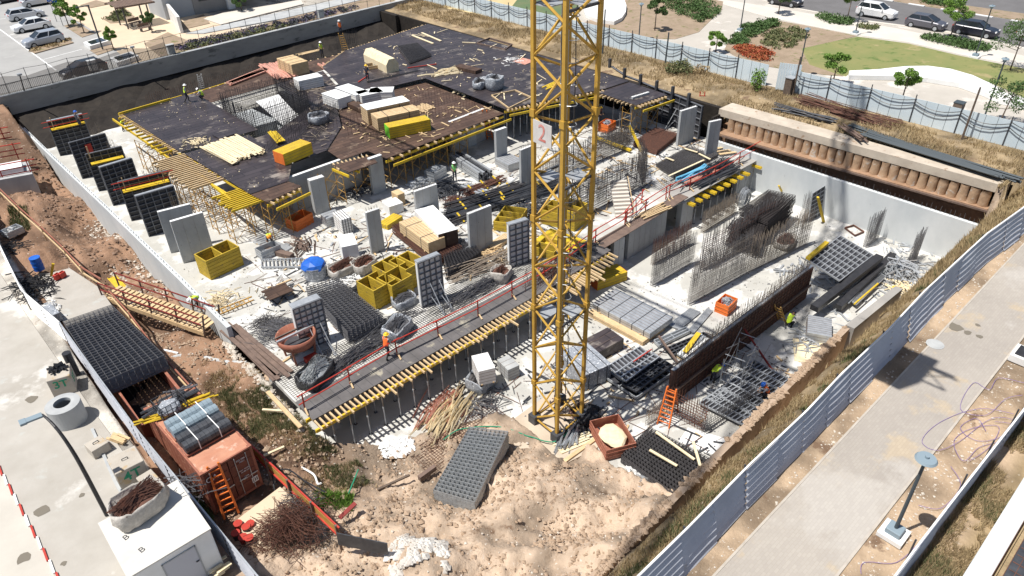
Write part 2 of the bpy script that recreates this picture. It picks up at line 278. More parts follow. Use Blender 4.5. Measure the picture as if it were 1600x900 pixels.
# retaining wall at the back, with coping, earth cut below
def backwall():
    b = MB(); P = [(x, wally(x)) for x in (-6, 9.1, 25, 40, 66)]
    root = thing('retaining_wall', 'long weathered concrete retaining wall under the pavement railing', 'wall', (30, wally(30), 1.7))
    for (x0, y0), (x1, y1) in zip(P, P[1:]): b.prism([(x0, y0), (x1, y1), (x1, y1 + .45), (x0, y0 + .45)], 1.7, 3.55)
    b.build('wall', M['conc_old'], root, world=True)
    c = MB()
    for (x0, y0), (x1, y1) in zip(P, P[1:]): c.prism([(x0, y0 - .03), (x1, y1 - .03), (x1, y1 + .5), (x0, y0 + .5)], 3.551, 3.62)
    c.build('coping', M['conc'], root, world=True)
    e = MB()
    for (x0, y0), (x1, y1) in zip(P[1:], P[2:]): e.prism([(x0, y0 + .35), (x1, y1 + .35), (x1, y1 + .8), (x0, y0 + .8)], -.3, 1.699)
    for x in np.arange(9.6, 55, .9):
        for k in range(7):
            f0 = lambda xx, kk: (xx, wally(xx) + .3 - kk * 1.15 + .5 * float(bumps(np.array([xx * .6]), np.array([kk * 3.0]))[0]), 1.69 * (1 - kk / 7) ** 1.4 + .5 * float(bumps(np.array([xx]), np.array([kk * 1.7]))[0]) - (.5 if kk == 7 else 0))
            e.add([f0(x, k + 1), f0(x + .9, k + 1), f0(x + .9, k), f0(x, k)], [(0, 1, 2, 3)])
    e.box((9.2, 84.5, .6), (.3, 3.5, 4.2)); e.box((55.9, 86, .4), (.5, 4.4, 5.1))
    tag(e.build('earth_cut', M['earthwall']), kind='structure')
    # picket railing
    g = thing('railing', 'black picket railing on top of the concrete retaining wall', 'railing', (10, wally(10), 3.62)); r = MB()
    for k in range(150):
        x = 4 + k * .16; y = wally(x) + .15
        r.box((x, y, 4.15), (.025, .025, 1.0))
    for z in (3.72, 4.62): r.bar((4, wally(4) + .15, z), (28, wally(28) + .15, z), .04)
    r.build('picket_panel', M['black'], g, world=True)
    # net of tan shade cloth behind
    wire = thing('wire_fence', 'tall thin wire fence with tan debris net above the back wall', 'fence', (30, wally(30) + .3, 3.62)); pm = MB(); wm = MB()
    for k in range(27):
        x = 6 + k * 2.0; y = wally(x) + .32; MB().tube((x, y, 3.6), (x, y, 5.7), .03, 5).build('post', M['dsteel'], wire, world=True)
    for z in (4.6, 5.65): wm.path([(6 + k * 2.0, wally(6 + k * 2.0) + .32, z + (0 if k % 2 else -.12)) for k in range(27)], .018, 4)
    wm.build('wire', M['black'], wire, world=True)
    n = MB()
    for k in range(10):
        x = 6 + k * 2.0; x2 = x + 2.0; n.add([(x, wally(x) + .36, 3.7), (x2, wally(x2) + .36, 3.7), (x2, wally(x2) + .36, 5.1 + .25 * math.sin(k * 2.1)), (x, wally(x) + .36, 5.1 + .25 * math.sin((k - 1) * 2.1))], [(0, 1, 2, 3)])
    net = mk('debris_net', (.42, .33, .27), (.36, .28, .24), 1, alpha=.55); n.build('net', net, wire, world=True)
    for px, py in ((148, 110), (270, 85), (503, 28)):
        q = at(px, py, 3.6); bb = MB(); bb.box((0, 0, .5), (.75, .5, 1.0)); bb.box((0, 0, 1.03), (.85, .6, .06)); tag(bb.build('meter_cabinet', M['conc'], loc=(q.x, q.y + .2, 3.6)), {148: 'concrete cabinet on the wall beside the black parked car', 270: 'grey cabinet on the wall left of the planting bed', 503: 'grey cabinet on the wall by the purple flower bed'}[px], 'cabinet')
    for (px, py, qx, qy, lb) in ((31, 118, 48, 175, 'dark leaning pole left of the parked cars by the railing'), (207, 75, 229, 131, 'dark pole with a small lamp head at the back wall')):
        q = at(qx, qy, 0.6); bb = MB(); q2 = at(px, py, 5.6); bb.tube((0, 0, 0), (q2.x - q.x, q2.y - q.y, 5.0), .06, 6); rr = thing('site_pole', lb, 'pole', q); bb.build('pole', M['dsteel'], rr)
        h = MB(); h.box((q2.x - q.x, q2.y - q.y, 5.1), (.4, .3, .16)); h.build('lamp_head', M['steel'], rr)
backwall()
# east side: inner wall, ledge, secant piles, capping beam
def eastside():
    pts = [(54.15, 30.0), (54.0, 10.2)]
    r = thing('basement_wall', 'pale new concrete wall below the row of bored piles', 'wall', (54.2, 20, F0)); b = MB(); b.prism([(54.1, 33), (54.0, 9.4), (54.35, 9.4), (54.45, 33)], F0, .6); b.build('wall', M['conc_l'], r, world=True)
    s = MB(); rr = random.Random(4)
    for k in range(70):
        y = 9.8 + k * .33; s.tube((54.3, y, .6), (54.3 + rr.uniform(-.04, .04), y + rr.uniform(-.05, .05), .85 + rr.uniform(0, .25)), .02, 4)
    s.build('starter_bar', M['rebar'], r, world=True)
    j = MB()
    for y in (13.2, 16.6, 20.1, 23.5, 27): j.box((54.02 + (y - 10) * .005, y, -1.1), (.02, .05, 3.2))
    for y in np.arange(9.8, 32.5, 1.18): j.box((54.035 + (y - 10) * .005, y, -1.1), (.006, .014, 3.3))
    j.build('joint', M['conc_old'], r, world=True)
    e = MB(); e.prism([(55.9, 33.3), (56.6, 10.6), (57.6, 10.0), (57.6, 33.4)], -1.6, 1.1)
    tag(e.build('ledge', mk('ledge_earth', (.28, .17, .105), (.2, .115, .07), 1.2, bump=.5, bs=5)), kind='structure')
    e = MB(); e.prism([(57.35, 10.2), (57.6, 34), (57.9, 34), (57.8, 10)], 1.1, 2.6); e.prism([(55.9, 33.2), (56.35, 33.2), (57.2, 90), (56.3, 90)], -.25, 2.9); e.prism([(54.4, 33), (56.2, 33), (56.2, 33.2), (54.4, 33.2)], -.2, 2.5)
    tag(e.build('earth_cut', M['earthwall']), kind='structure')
    lip = MB(); lip.bar((54.62, 32, 1.0), (55.82, 10.5, 1.0), .12, .14); tag(lip.build('ledge_timber', M['oldwood'], origin=(55, 20, 1)), 'thin dark timber edging along the ledge under the piles', 'timber edge')
    e = MB(); e.prism([(54.7, 32.5), (55.9, 10.6), (57.4, 10.4), (57.3, 32.5)], .9, 1.12); tag(e.build('ledge', M['ledge']), kind='structure')
    c = MB(); c.prism([(55.5, 33.2), (55.9, 21.6), (56.25, 10.6), (57.3, 10.1), (57.55, 21.6), (57.6, 33.2)], 2.35, 3.0)
    tag(c.build('capping_beam', mk('beam_concrete', (.55, .48, .39), (.42, .36, .29), .8, c4=(.30, .2, .13), t4=.6, s4=1.4, bump=.3), origin=(56.5, 20, 2.35)), 'wide concrete capping beam on top of the bored piles', 'beam')
    pm = mk('pile_concrete', (.45, .31, .20), (.36, .235, .145), 1.6, coord='obj', c4=(.46, .41, .35), t4=.56, s4=2, bump=.9, bs=4)
    rr = random.Random(5); n = 30
    protos = []
    for v in range(4):
        p = MB(); N = 12; rings = []
        for z in (0, .3, .6, .9, 1.2, 1.25): rings.append((z, .33 + rr.uniform(-.03, .03) + (.05 if z == 0 else 0)))
        vs = []; fs = []
        for (z, ra) in rings:
            for i in range(N): a = 6.283 * i / N; q = ra + rr.uniform(-.02, .02); vs.append((q * math.cos(a), q * math.sin(a), z))
        for k in range(len(rings) - 1):
            for i in range(N): fs.append((k * N + i, k * N + (i + 1) % N, (k + 1) * N + (i + 1) % N, (k + 1) * N + i))
        p.add(vs, fs); protos.append(p.build('bored_pile', pm, smooth=True)); COL.objects.unlink(protos[-1])
    for k in range(n):
        t = k / (n - 1); x = 55.85 + t * .5; y = 31.9 - t * 20.8; o = protos[k % 4].copy(); COL.objects.link(o); o.location = (x, y, 1.1); o.rotation_euler = (0, 0, rr.uniform(0, 6))
        tag(o, ('northernmost ' if 0 else '') + 'rough brown bored concrete pile standing in the row under the capping beam', 'pile', 'bored piles under the capping beam')
M['ledge'] = mk('red_earth_ledge', (.36, .235, .155), (.27, .165, .1), 1.2, bump=.5, bs=5)
eastside()
prismthing('kerb_beam', 'low earth-stained concrete beam along the near right edge of the pit', 'beam', [(12.6, 10.2), (35.5, 10.9), (35.4, 11.25), (12.6, 10.55)], -2.4, 1.05, mk('muddy_concrete', (.46, .355, .265), (.34, .25, .18), .9, c4=(.26, .18, .12), t4=.55, s4=2.2, bump=.6, bs=6))
prismthing('kerb_beam', 'light concrete retaining beam at the pit edge near the right corner', 'beam', [(35.6, 10.7), (41.5, 10.5), (41.5, 10.95), (35.6, 11.2)], -2.4, 1.1, M['conc_old'])
# corrugated hoardings
def corr(name, label, pts, z0f, h, m, lean=0.0, pitch=.18, amp=.035, rail=None, railm=None, vert=True, thick=.004):
    root = thing(name, label, 'fence', (pts[0][0], pts[0][1], z0f(*pts[0])))
    b = MB(); vs = []; L = 0; prev = None; acc = []
    for (a, c) in zip(pts, pts[1:]):
        a = Vector(a); c = Vector(c); d = c - a; n = max(1, int(d.length / (pitch / 2 if vert else .8))); 
        nn = Vector((-d.y, d.x)).normalized()
        for i in range(n + (c == Vector(pts[-1]))): acc.append((a + d * i / n, nn))
    if vert:
        for i, (p, nn) in enumerate(acc):
            q = p + nn * amp * (1 if i % 2 else -1); z = z0f(q.x, q.y); vs += [(q.x, q.y, z), (q.x, q.y, z + h + .04 * math.sin(i * .05))]
        fs = [(2 * i, 2 * i + 2, 2 * i + 3, 2 * i + 1) for i in range(len(acc) - 1)]
    else:
        rows = 13; sec = 2.15; tot = sum(math.dist(a, c) for a, c in zip(pts, pts[1:])); cum = [0]
        for a, c in zip(pts, pts[1:]): cum.append(cum[-1] + math.dist(a, c))
        rr = random.Random(len(pts) * 7); P_ = lambda s_: (float(np.interp(s_, cum, [p[0] for p in pts])), float(np.interp(s_, cum, [p[1] for p in pts])))
        for k in range(min(95, int(tot / sec) + 1)):
            s0 = k * sec; s1 = min(tot, s0 + sec + .06)
            if s1 - s0 < .1: continue
            p0 = Vector(P_(s0)); p1 = Vector(P_(s1)); d = (p1 - p0).normalized(); nn = Vector((-d.y, d.x)); off = rr.uniform(-.03, .03); dz = rr.uniform(-.04, .04); l0 = lean * rr.uniform(.8, 1.15); dent = rr.uniform(-.06, .06); vs = []
            for i in range(4):
                p = p0.lerp(p1, i / 3); z = z0f(p.x, p.y) + dz
                for j in range(rows): q = p + nn * (amp * (1 if j % 2 else -1) + off - l0 * (1 - j / (rows - 1)) + dent * math.sin(i) * math.sin(j * .26)); vs.append((q.x, q.y, z + h * j / (rows - 1)))
            m_ = MB(); m_.add(vs, [(i * rows + j, (i + 1) * rows + j, (i + 1) * rows + j + 1, i * rows + j + 1) for i in range(3) for j in range(rows - 1)]); o = m_.build('sheet_panel', m, root, world=True); sd = o.modifiers.new('t', 'SOLIDIFY'); sd.thickness = .015
    if vert: b.add(vs, fs); o = b.build('sheet_panel', m, root, world=True); sd = o.modifiers.new('t', 'SOLIDIFY'); sd.thickness = .02
    r = MB()
    zt = [(p[0], p[1], z0f(*p) + h + .02) for p in pts]
    for a, c in zip(zt, zt[1:]): r.bar(a, c, .07, .05)
    r.build('top_rail', railm or m, root, world=True); pb = MB(); k = 0
    for a, c in zip(pts, pts[1:]):
        d = math.dist(a, c); n = max(1, int(d / 2.4))
        for i in range(n): x = a[0] + (c[0] - a[0]) * i / n; y = a[1] + (c[1] - a[1]) * i / n; MB().bar((x, y + .16 - lean * .5, z0f(x, y)), (x, y + .16, z0f(x, y) + h - .1), .06).build('post', M['dsteel'], root, world=True)
    return root
corr('hoarding', 'grey horizontally ribbed metal hoarding beside the brick footpath', [(8, 7.74), (15, 7.76), (19, 7.84), (23.3, 7.80), (26.5, 7.9), (31, 7.86), (35.5, 8.0), (40, 7.95), (44, 7.9), (49, 7.5), (56, 7.1), (62, 6.9)], lambda x, y: 3.0, 2.0, M['fencegrey'], vert=False, amp=.045, railm=M['whitep'], lean=.42)
corr('hoarding', 'pale hoarding with flaking sheets beside the left street', [(3.0, 66), (2.6, 60), (2.38, 54.2), (2.06, 47.2), (2.79, 41.95)], lambda x, y: .45, 1.5, M['whitep'], vert=False, amp=.03)
corr('hoarding', 'grey metal hoarding between the street and the brown container', [(2.79, 41.9), (2.9, 35), (3.0, 29.7), (3.3, 24), (3.57, 18.9), (3.8, 15)], lambda x, y: .3, 1.65, M['fencegrey'], vert=False, amp=.03, railm=M['steel'])
def wfence(pts, label, n0=0):
    root = thing('hoarding', label, 'fence', (pts[0][0], pts[0][1], 3)); b = MB(); p = MB(); wr = MB(); wj = MB(); tp = []
    for a, c in zip(pts, pts[1:]):
        b.prism([(a[0], a[1]), (c[0], c[1]), (c[0] + .03, c[1]), (a[0] + .03, a[1])], 2.97, 5.0)
        d = math.dist(a, c); n = max(1, round(d / 3.4))
        for i in range(n):
            x = a[0] + (c[0] - a[0]) * i / n; y = a[1] + (c[1] - a[1]) * i / n; MB().box((x - .06, y, 4.1), (.07, .07, 2.5)).build('post', M['dsteel'], root, world=True); tp.append((x - .12, y))
        m = max(1, round(d / .9))
        for i in range(m): x = a[0] + (c[0] - a[0]) * i / m; y = a[1] + (c[1] - a[1]) * i / m; wj.box((x - .008, y, 4.0), (.012, .02, 2.0))
    for a, c in zip(tp, tp[1:]):
        for z, sg in ((4.85 + .1 * math.sin(a[1] * 3), .3 + .12 * math.sin(a[1] * 7)), (4.5, .55 + .15 * math.sin(a[1] * 5))):
            pts2 = [(a[0] + (c[0] - a[0]) * t / 6, a[1] + (c[1] - a[1]) * t / 6, z - sg * math.sin(math.pi * t / 6)) for t in range(7)]; wr.path(pts2, .03, 4)
    b.build('sheet_panel', M['fencewhite'], root, world=True); wr.build('hanging_cable', M['black'], root, world=True); wj.build('sheet_joint', M['dsteel'], root, world=True)
wfence([(63.6, 92), (63.6, 80), (63.75, 60), (63.9, 33.6)], 'pale blue white hoarding with sagging black cables behind the crane mast')
wfence([(63.95, 31.2), (63.97, 20), (64.0, 2), (64.0, -6)], 'pale blue white hoarding with sagging black cables in front of the paved plaza')
# brick footpath, kerbs
bp = mk('brick_paving', (.40, .365, .32), (.335, .305, .27), .25, c3=(.43, .40, .36), t3=.52, s3=.15, c4=(.43, .36, .27), t4=.56, s4=.45, bump=.1)
def addbrick(m):
    t = m.node_tree; N = t.nodes; L = t.links; b = N['Principled BSDF']; src = b.inputs['Base Color'].links[0].from_socket
    g = N.new('ShaderNodeNewGeometry'); k = N.new('ShaderNodeTexBrick'); k.inputs['Scale'].default_value = 1; k.inputs['Brick Width'].default_value = .24; k.inputs['Row Height'].default_value = .12; k.inputs['Mortar Size'].default_value = .008
    k.inputs['Color1'].default_value = (1, 1, 1, 1); k.inputs['Color2'].default_value = (.86, .85, .86, 1); k.inputs['Mortar'].default_value = (.8, .78, .75, 1); L.new(g.outputs['Position'], k.inputs['Vector'])
    x = N.new('ShaderNodeMix'); x.data_type = 'RGBA'; x.blend_type = 'MULTIPLY'; x.inputs[0].default_value = .55; L.new(src, x.inputs[6]); L.new(k.outputs['Color'], x.inputs[7]); L.new(x.outputs[2], b.inputs['Base Color'])
M['kerbm'] = mk('dusty_kerb', (.47, .43, .375), (.38, .34, .29), 2)
addbrick(bp)
def addgrid(m, bw, bh, mort, dark, fac=1.0, var=.88):
    t = m.node_tree; N = t.nodes; L = t.links; b = N['Principled BSDF']; src = b.inputs['Base Color'].links[0].from_socket
    g = N.new('ShaderNodeNewGeometry'); k = N.new('ShaderNodeTexBrick'); k.inputs['Scale'].default_value = 1; k.inputs['Brick Width'].default_value = bw; k.inputs['Row Height'].default_value = bh; k.inputs['Mortar Size'].default_value = mort
    k.inputs['Color1'].default_value = (1, 1, 1, 1); k.inputs['Color2'].default_value = (var, var, var, 1); k.inputs['Mortar'].default_value = (dark, dark, dark, 1); L.new(g.outputs['Position'], k.inputs['Vector'])
    x = N.new('ShaderNodeMix'); x.data_type = 'RGBA'; x.blend_type = 'MULTIPLY'; x.inputs[0].default_value = fac; L.new(src, x.inputs[6]); L.new(k.outputs['Color'], x.inputs[7]); L.new(x.outputs[2], b.inputs['Base Color'])
addgrid(M['ply'], 2.44, .61, .03, .35, 1, .72); addgrid(M['plybrown'], 2.0, .5, .03, .4, 1, .7)
sheet('footpath', [(-10, 3.68), (62, 3.68), (62, 6.6), (-10, 6.6)], 3.02, bp, .06)
sheet('footpath_kerb', [(-10, 6.6), (62, 6.6), (62, 6.69), (-10, 6.69)], 3.04, M['kerbm'], .1)
sheet('footpath_kerb', [(-10, 3.59), (62, 3.59), (62, 3.68), (-10, 3.68)], 3.04, M['kerbm'], .1)
sheet('street', [(-40, -10), (2.3, -10), (2.5, 22), (2.0, 35), (1.7, 47), (1.6, 64), (-40, 64)], .50, M['street'], .05)
sheet('street', [(-40, -10), (-2.35, -10), (-2.2, 26), (-2.6, 36), (-40, 36)], .504, mk('lane_concrete', (.52, .49, .43), (.44, .41, .36), .4, bump=.1), .003)
# ---------------------------------------------------------------- park, plaza, road (upper right)
def psheet(name, l, z, m, th=.02): return sheet(name, pxs(l, z), z, m, th)
M['pave'] = mk('plaza_paving', (.47, .435, .385), (.40, .37, .325), .3, c3=(.58, .54, .49), t3=.58, s3=.2)
M['walk'] = mk('pale_walk', (.60, .56, .50), (.53, .49, .43), .4); M['tan'] = mk('tan_paving', (.62, .50, .36), (.54, .43, .31), .4)
M['lawn'] = mk('lawn', (.17, .20, .07), (.24, .225, .09), .35, c4=(.10, .15, .04), t4=.58, s4=.8, c3=(.31, .26, .13), t3=.60, s3=.3)
M['bed'] = mk('planting_soil', (.33, .25, .18), (.25, .19, .13), .8, c4=(.17, .16, .07), t4=.57, s4=1.2)
M['asphalt'] = mk('asphalt', (.155, .15, .15), (.125, .12, .12), .5, c4=(.2, .195, .19), t4=.64, s4=1)
M['lot'] = mk('parking_surface', (.36, .355, .34), (.30, .295, .285), .4, c3=(.42, .41, .39), t3=.58, s3=.2)
sheet('plaza', [(64.1, -60), (175, -60), (175, 140), (64.1, 140)], 3.0, M['pave'], .03)
psheet('lawn', [(1250, 75), (1340, 57), (1420, 68), (1500, 87), (1640, 115), (1640, 165), (1600, 152), (1575, 141), (1545, 128), (1510, 114), (1470, 106), (1415, 106), (1330, 111), (1322, 119), (1290, 112), (1262, 100)], 3.03, M['lawn'])
psheet('planting_bed', [(1135, 70), (1150, 52), (1165, 42), (1190, 33), (1215, 32), (1260, 40), (1340, 56), (1252, 76), (1265, 101), (1318, 119), (1290, 117), (1240, 110), (1195, 103), (1150, 88), (1132, 78)], 3.034, M['bed'])
psheet('planting_bed', [(955, 18), (985, -6), (1060, -12), (1130, 2), (1128, 15), (1106, 36), (1092, 50), (1055, 61), (1000, 60), (960, 52), (905, 38), (925, 30)], 3.03, M['bed'])
psheet('pavement', [(1040, -14), (1200, 10), (1400, 44), (1500, 65), (1640, 96), (1640, 112), (1500, 85), (1420, 66), (1340, 55), (1200, 27), (1120, 4)], 3.026, M['walk'])
psheet('road', [(1020, -60), (1180, -4), (1250, 13), (1350, 31), (1475, 47), (1640, 82), (1640, 41), (1590, 32), (1495, 18), (1395, 2), (1360, -6), (1300, -30)], 3.022, M['asphalt'])
psheet('road_kerb', [(1180, -4), (1250, 13), (1350, 31), (1475, 47), (1640, 82), (1640, 84.5), (1475, 49.5), (1350, 33), (1250, 14.5), (1180, -2.5)], 3.06, M['walk'], .06)
psheet('median', [(1360, -8), (1395, 1), (1495, 17), (1590, 31), (1640, 40), (1640, 27), (1600, 21), (1450, 0), (1400, -12)], 3.06, M['bed'], .08)
psheet('road', [(1400, -12), (1450, 0), (1600, 21), (1660, 30), (1660, -60), (1400, -60)], 3.026, M['asphalt'])
kb = MB()
A0, A1 = at(1372, -2, 3.1), at(1640, 41, 3.1); dd = A1 - A0; n = int(dd.length / 1.9)
for i in range(0, n, 2): kb.bar(A0 + dd * i / n, A0 + dd * (i + 1) / n, .35, .1)
tag(kb.build('kerb_marking', M['whitep']), kind='structure')
sheet('playground_surface', pxs([(815, -10), (900, -10), (905, 12), (880, 26), (835, 30), (800, 10)], 3.02), 3.03, mk('rubber_green', (.09, .15, .07), (.14, .16, .08), .6), .02)
sheet('playground_surface', pxs([(735, -20), (820, -10), (850, 25), (905, 30), (912, 36), (860, 42), (790, 30), (690, 12)], 3.02), 3.026, mk('sand', (.55, .44, .24), (.48, .38, .2), .6), .02)
def curvedseat():
    o = [(1327, 110), (1370, 108), (1415, 103), (1450, 102.5), (1485, 107), (1520, 117), (1550, 131), (1570, 144), (1600, 154), (1660, 168)]; i_ = [(1660, 176), (1600, 162), (1562, 154), (1540, 143), (1500, 129), (1450, 121), (1400, 118), (1327, 117)]
    b = MB(); b.prism(pxs(o + i_, 3.5), 3.0, 3.5); q = at(1450, 112, 3); tag(b.build('seat_wall', M['whitep'], origin=q, bevel=.04), 'long curved white seat wall between the lawn and the plaza', 'seat wall')
    b = MB(); b.prism(pxs([(905, -12), (972, -12), (979, 8), (978, 18), (972, 27), (960, 33), (935, 30), (915, 22)], 3.5), 3.0, 3.5); tag(b.build('round_platform', M['whitep'], origin=at(940, 10, 3), bevel=.04), 'round white raised platform beside the playground', 'platform')
curvedseat()
# ---------------------------------------------------------------- plants
def leafcloud(b, c, r, n, size, rnd, m=0, hollow=.35):
    for _ in range(n):
        u = Vector((rnd.gauss(0, 1), rnd.gauss(0, 1), rnd.gauss(0, 1))).normalized() * (hollow + (1 - hollow) * rnd.random() ** .6)
        p = Vector((c[0] + u.x * r[0], c[1] + u.y * r[1], c[2] + u.z * r[2])); q = Quaternion((rnd.gauss(0, 1), rnd.gauss(0, 1), rnd.gauss(0, 1), rnd.gauss(0, 1))).normalized(); s = size * rnd.uniform(.6, 1.3)
        b.add([p + q @ Vector(v) for v in ((-s, 0, 0), (0, -s * .45, 0), (s, 0, 0), (0, s * .45, s * .1))], [(0, 1, 2, 3)], m)
def tree(px, py, h, cr, label, m='leaf', seed=1, z=3.0, dens=1.0, lean=0, cat='tree', trunkr=.07, size=.10, group=None):
    r = random.Random(seed); q = at(px, py, z); root = thing('tree', label, cat, q, r.uniform(0, 6), group); t = MB(); f = MB(); th = h * .5
    top = Vector((lean, 0, h * .8)); t.tube((0, 0, 0), top * .6, trunkr, 7, trunkr * .7); t.tube(top * .6, top, trunkr * .7, 6, trunkr * .35)
    nb = 9
    for k in range(nb):
        a = k * 2.4 + r.uniform(-.4, .4); s = top * r.uniform(.45, .95); L = cr * r.uniform(.6, 1.05); e = s + Vector((math.cos(a) * L, math.sin(a) * L, r.uniform(.1, .7) * cr)); t.tube(s, e, trunkr * .4, 5, trunkr * .12)
        k2 = max(.28, cr * .42); leafcloud(f, e, (k2, k2, k2 * .75), int(300 * dens), size, r)
    leafcloud(f, top + Vector((0, 0, h * .1)), (cr * .45, cr * .45, h * .14), int(480 * dens), size, r)
    t.build('trunk', M['bark'], root, smooth=True); f.build('crown', M[m], root); return root
for a in [(1301, 131, 2.9, .95, 'small round green tree behind the hoarding left of the seat wall', 'leaf', 1), (1408, 160, 3.0, .95, 'small green tree standing in front of the curved seat wall', 'leaf', 2), (1484, 61, 4.6, 1.3, 'bright green street tree beside the dark parked hatchback', 'leaf', 3),
          (1323, 33, 4.2, 1.1, 'bright green street tree left of the white parked car', 'leaf', 4), (1118, 82, 2.2, .75, 'small pale green sapling where the park path bends', 'leaf', 5), (1023, 48, 4.3, 1.0, 'slender dark tree in the dry planting bed', 'leafd', 6), (1216, 22, 3.4, 1.2, 'green street tree near the road at the top edge', 'leafd', 7),
          (108, 42, 3.2, 1.0, 'leafy yellow green tree in the red bed beside the car park', 'leaf', 8), (132, 52, 3.4, .8, 'thin young tree nearest the L-shaped lamp', 'leaf', 9), (178, 78, 2.6, .5, 'spindly sapling between the two white skylights', 'leaf', 10), (186, 22, 2.6, .7, 'small tree beside the striped planting bed', 'leaf', 11), (238, 50, 2.4, .7, 'bushy small tree beside the pergola bench', 'leafd', 12), (378, 18, 2.6, 1.0, 'dark bushy tree in front of the house porch', 'leafd', 13), (100, 22, 3.0, .8, 'young tree at the top end of the red bed', 'leaf', 21)]:
    tree(*a[:5], m=a[5], seed=a[6])
tree(1578, 110, 5.0, 2.0, 'broad airy dark green tree with forked trunk by the pavement', 'leafd', 14, dens=.75)
tree(1560, 196, 3.6, 1.5, 'thin sprawling tree at the right edge behind the hoarding', 'leafd', 15, dens=.55, lean=.3)
def bush(px, py, r, h, n, label, m='weed', seed=1, z=3.0, size=.12, cat='shrub', elong=1.0, rz=0):
    rd = random.Random(seed); q = at(px, py, z); root = thing('shrub', label, cat, q, rz); f = MB(); s = MB()
    for k in range(7): a = k; s.tube((0, 0, 0), (math.cos(a) * r * .5, math.sin(a) * r * .5 * elong, h * .6), .02, 4)
    for k in range(8): leafcloud(f, (rd.uniform(-.5, .5) * r, rd.uniform(-.5, .5) * r * elong, h * rd.uniform(.35, .65)), (r * .55, r * .55 * elong, h * .42), n // 8, size, rd)
    f.build('foliage', M[m], root); s.build('stem', M['bark'], root)
bush(1062, 118, 1.5, 1.5, 1300, 'big grey green bush on the bank below the hoarding', 'weed', 1)
bush(1180, 142, .8, 2.2, 600, 'tall green shrub on the dry bank beside the hoarding gap', 'leaf', 2)
bush(1095, 118, 1.0, 1.0, 400, 'dry brown bush beside the big grey green bush', 'dry', 3)
def hedge(l, h, n, label, m, seed, z=3.03, size=.12):
    rd = random.Random(seed); P = pxs(l, z); c = Vector((sum(p[0] for p in P) / len(P), sum(p[1] for p in P) / len(P), z)); xs = [p[0] for p in P]; ys = [p[1] for p in P]; f = MB(); k = 0; A = np.array(P)
    while k < n:
        x, y = rd.uniform(min(xs), max(xs)), rd.uniform(min(ys), max(ys))
        if not inpoly(np.array([x]), np.array([y]), P)[0]: continue
        leafcloud(f, (x - c.x, y - c.y, h * .45), (.6, .6, h * .5), 40, size * 1.25, rd); k += 1
    tag(f.build('planting', M[m], loc=c), label, 'planting')
M['redflower'] = mk('red_flowers', (.40, .07, .04), (.25, .12, .04), 1.5); M['purple'] = mk('purple_flowers', (.10, .07, .16), (.08, .10, .06), 1.2)
hedge([(1030, 2), (1060, -8), (1120, 8), (1124, 20), (1105, 38), (1088, 38), (1085, 28), (1055, 22)], .6, 130, 'dark green clipped planting in the left park bed', 'leafd', 1)
hedge([(1135, 70), (1165, 42), (1195, 33), (1225, 36), (1195, 48), (1170, 62), (1160, 72)], .6, 110, 'dark green planting at the edge of the park path', 'leafd', 2)
hedge([(1143, 78), (1165, 72), (1200, 80), (1210, 95), (1180, 94)], .4, 60, 'red flowering plants in the park bed', 'redflower', 3)
hedge([(1200, 48), (1240, 44), (1265, 55), (1235, 75), (1205, 78), (1190, 65)], .4, 70, 'mixed low shrubs with reddish tips in the park bed', 'weed', 4)
hedge([(1276, 26), (1300, 26), (1336, 36), (1334, 42), (1282, 34)], .7, 40, 'clipped dark shrubs below the street tree', 'leafd', 5)
hedge([(1344, 38), (1374, 42), (1372, 47), (1345, 44)], .4, 16, 'low green clump on the pavement verge', 'weed', 6)
hedge([(1437, 57), (1480, 60), (1530, 70), (1553, 80), (1520, 79), (1440, 62)], .6, 70, 'long dark verge shrubs beside the dark parked cars', 'leafd', 7)
hedge([(1430, -2), (1480, 2), (1510, 10), (1500, 14), (1440, 6)], .7, 40, 'dark shrubs on the road median', 'leafd', 8)
hedge([(270, 74), (350, 56), (440, 37), (540, 12), (560, 14), (440, 44), (350, 66), (290, 80)], .5, 150, 'long bed of green and purple flowering plants behind the wall', 'purple', 9)
hedge([(290, 74), (350, 61), (450, 40), (450, 44), (355, 66), (295, 79)], .55, 50, 'green clumps among the purple flowers behind the wall', 'weed', 10)
hedge([(165, 30), (190, 14), (206, 24), (200, 32), (175, 34)], .4, 40, 'striped yellow green planting bed beside the walkway', 'weed', 11)
hedge([(50, 78), (104, 62), (110, 66), (56, 81)], .25, 22, 'low brown plants in the bed in front of the grey parked car', 'dry', 12)
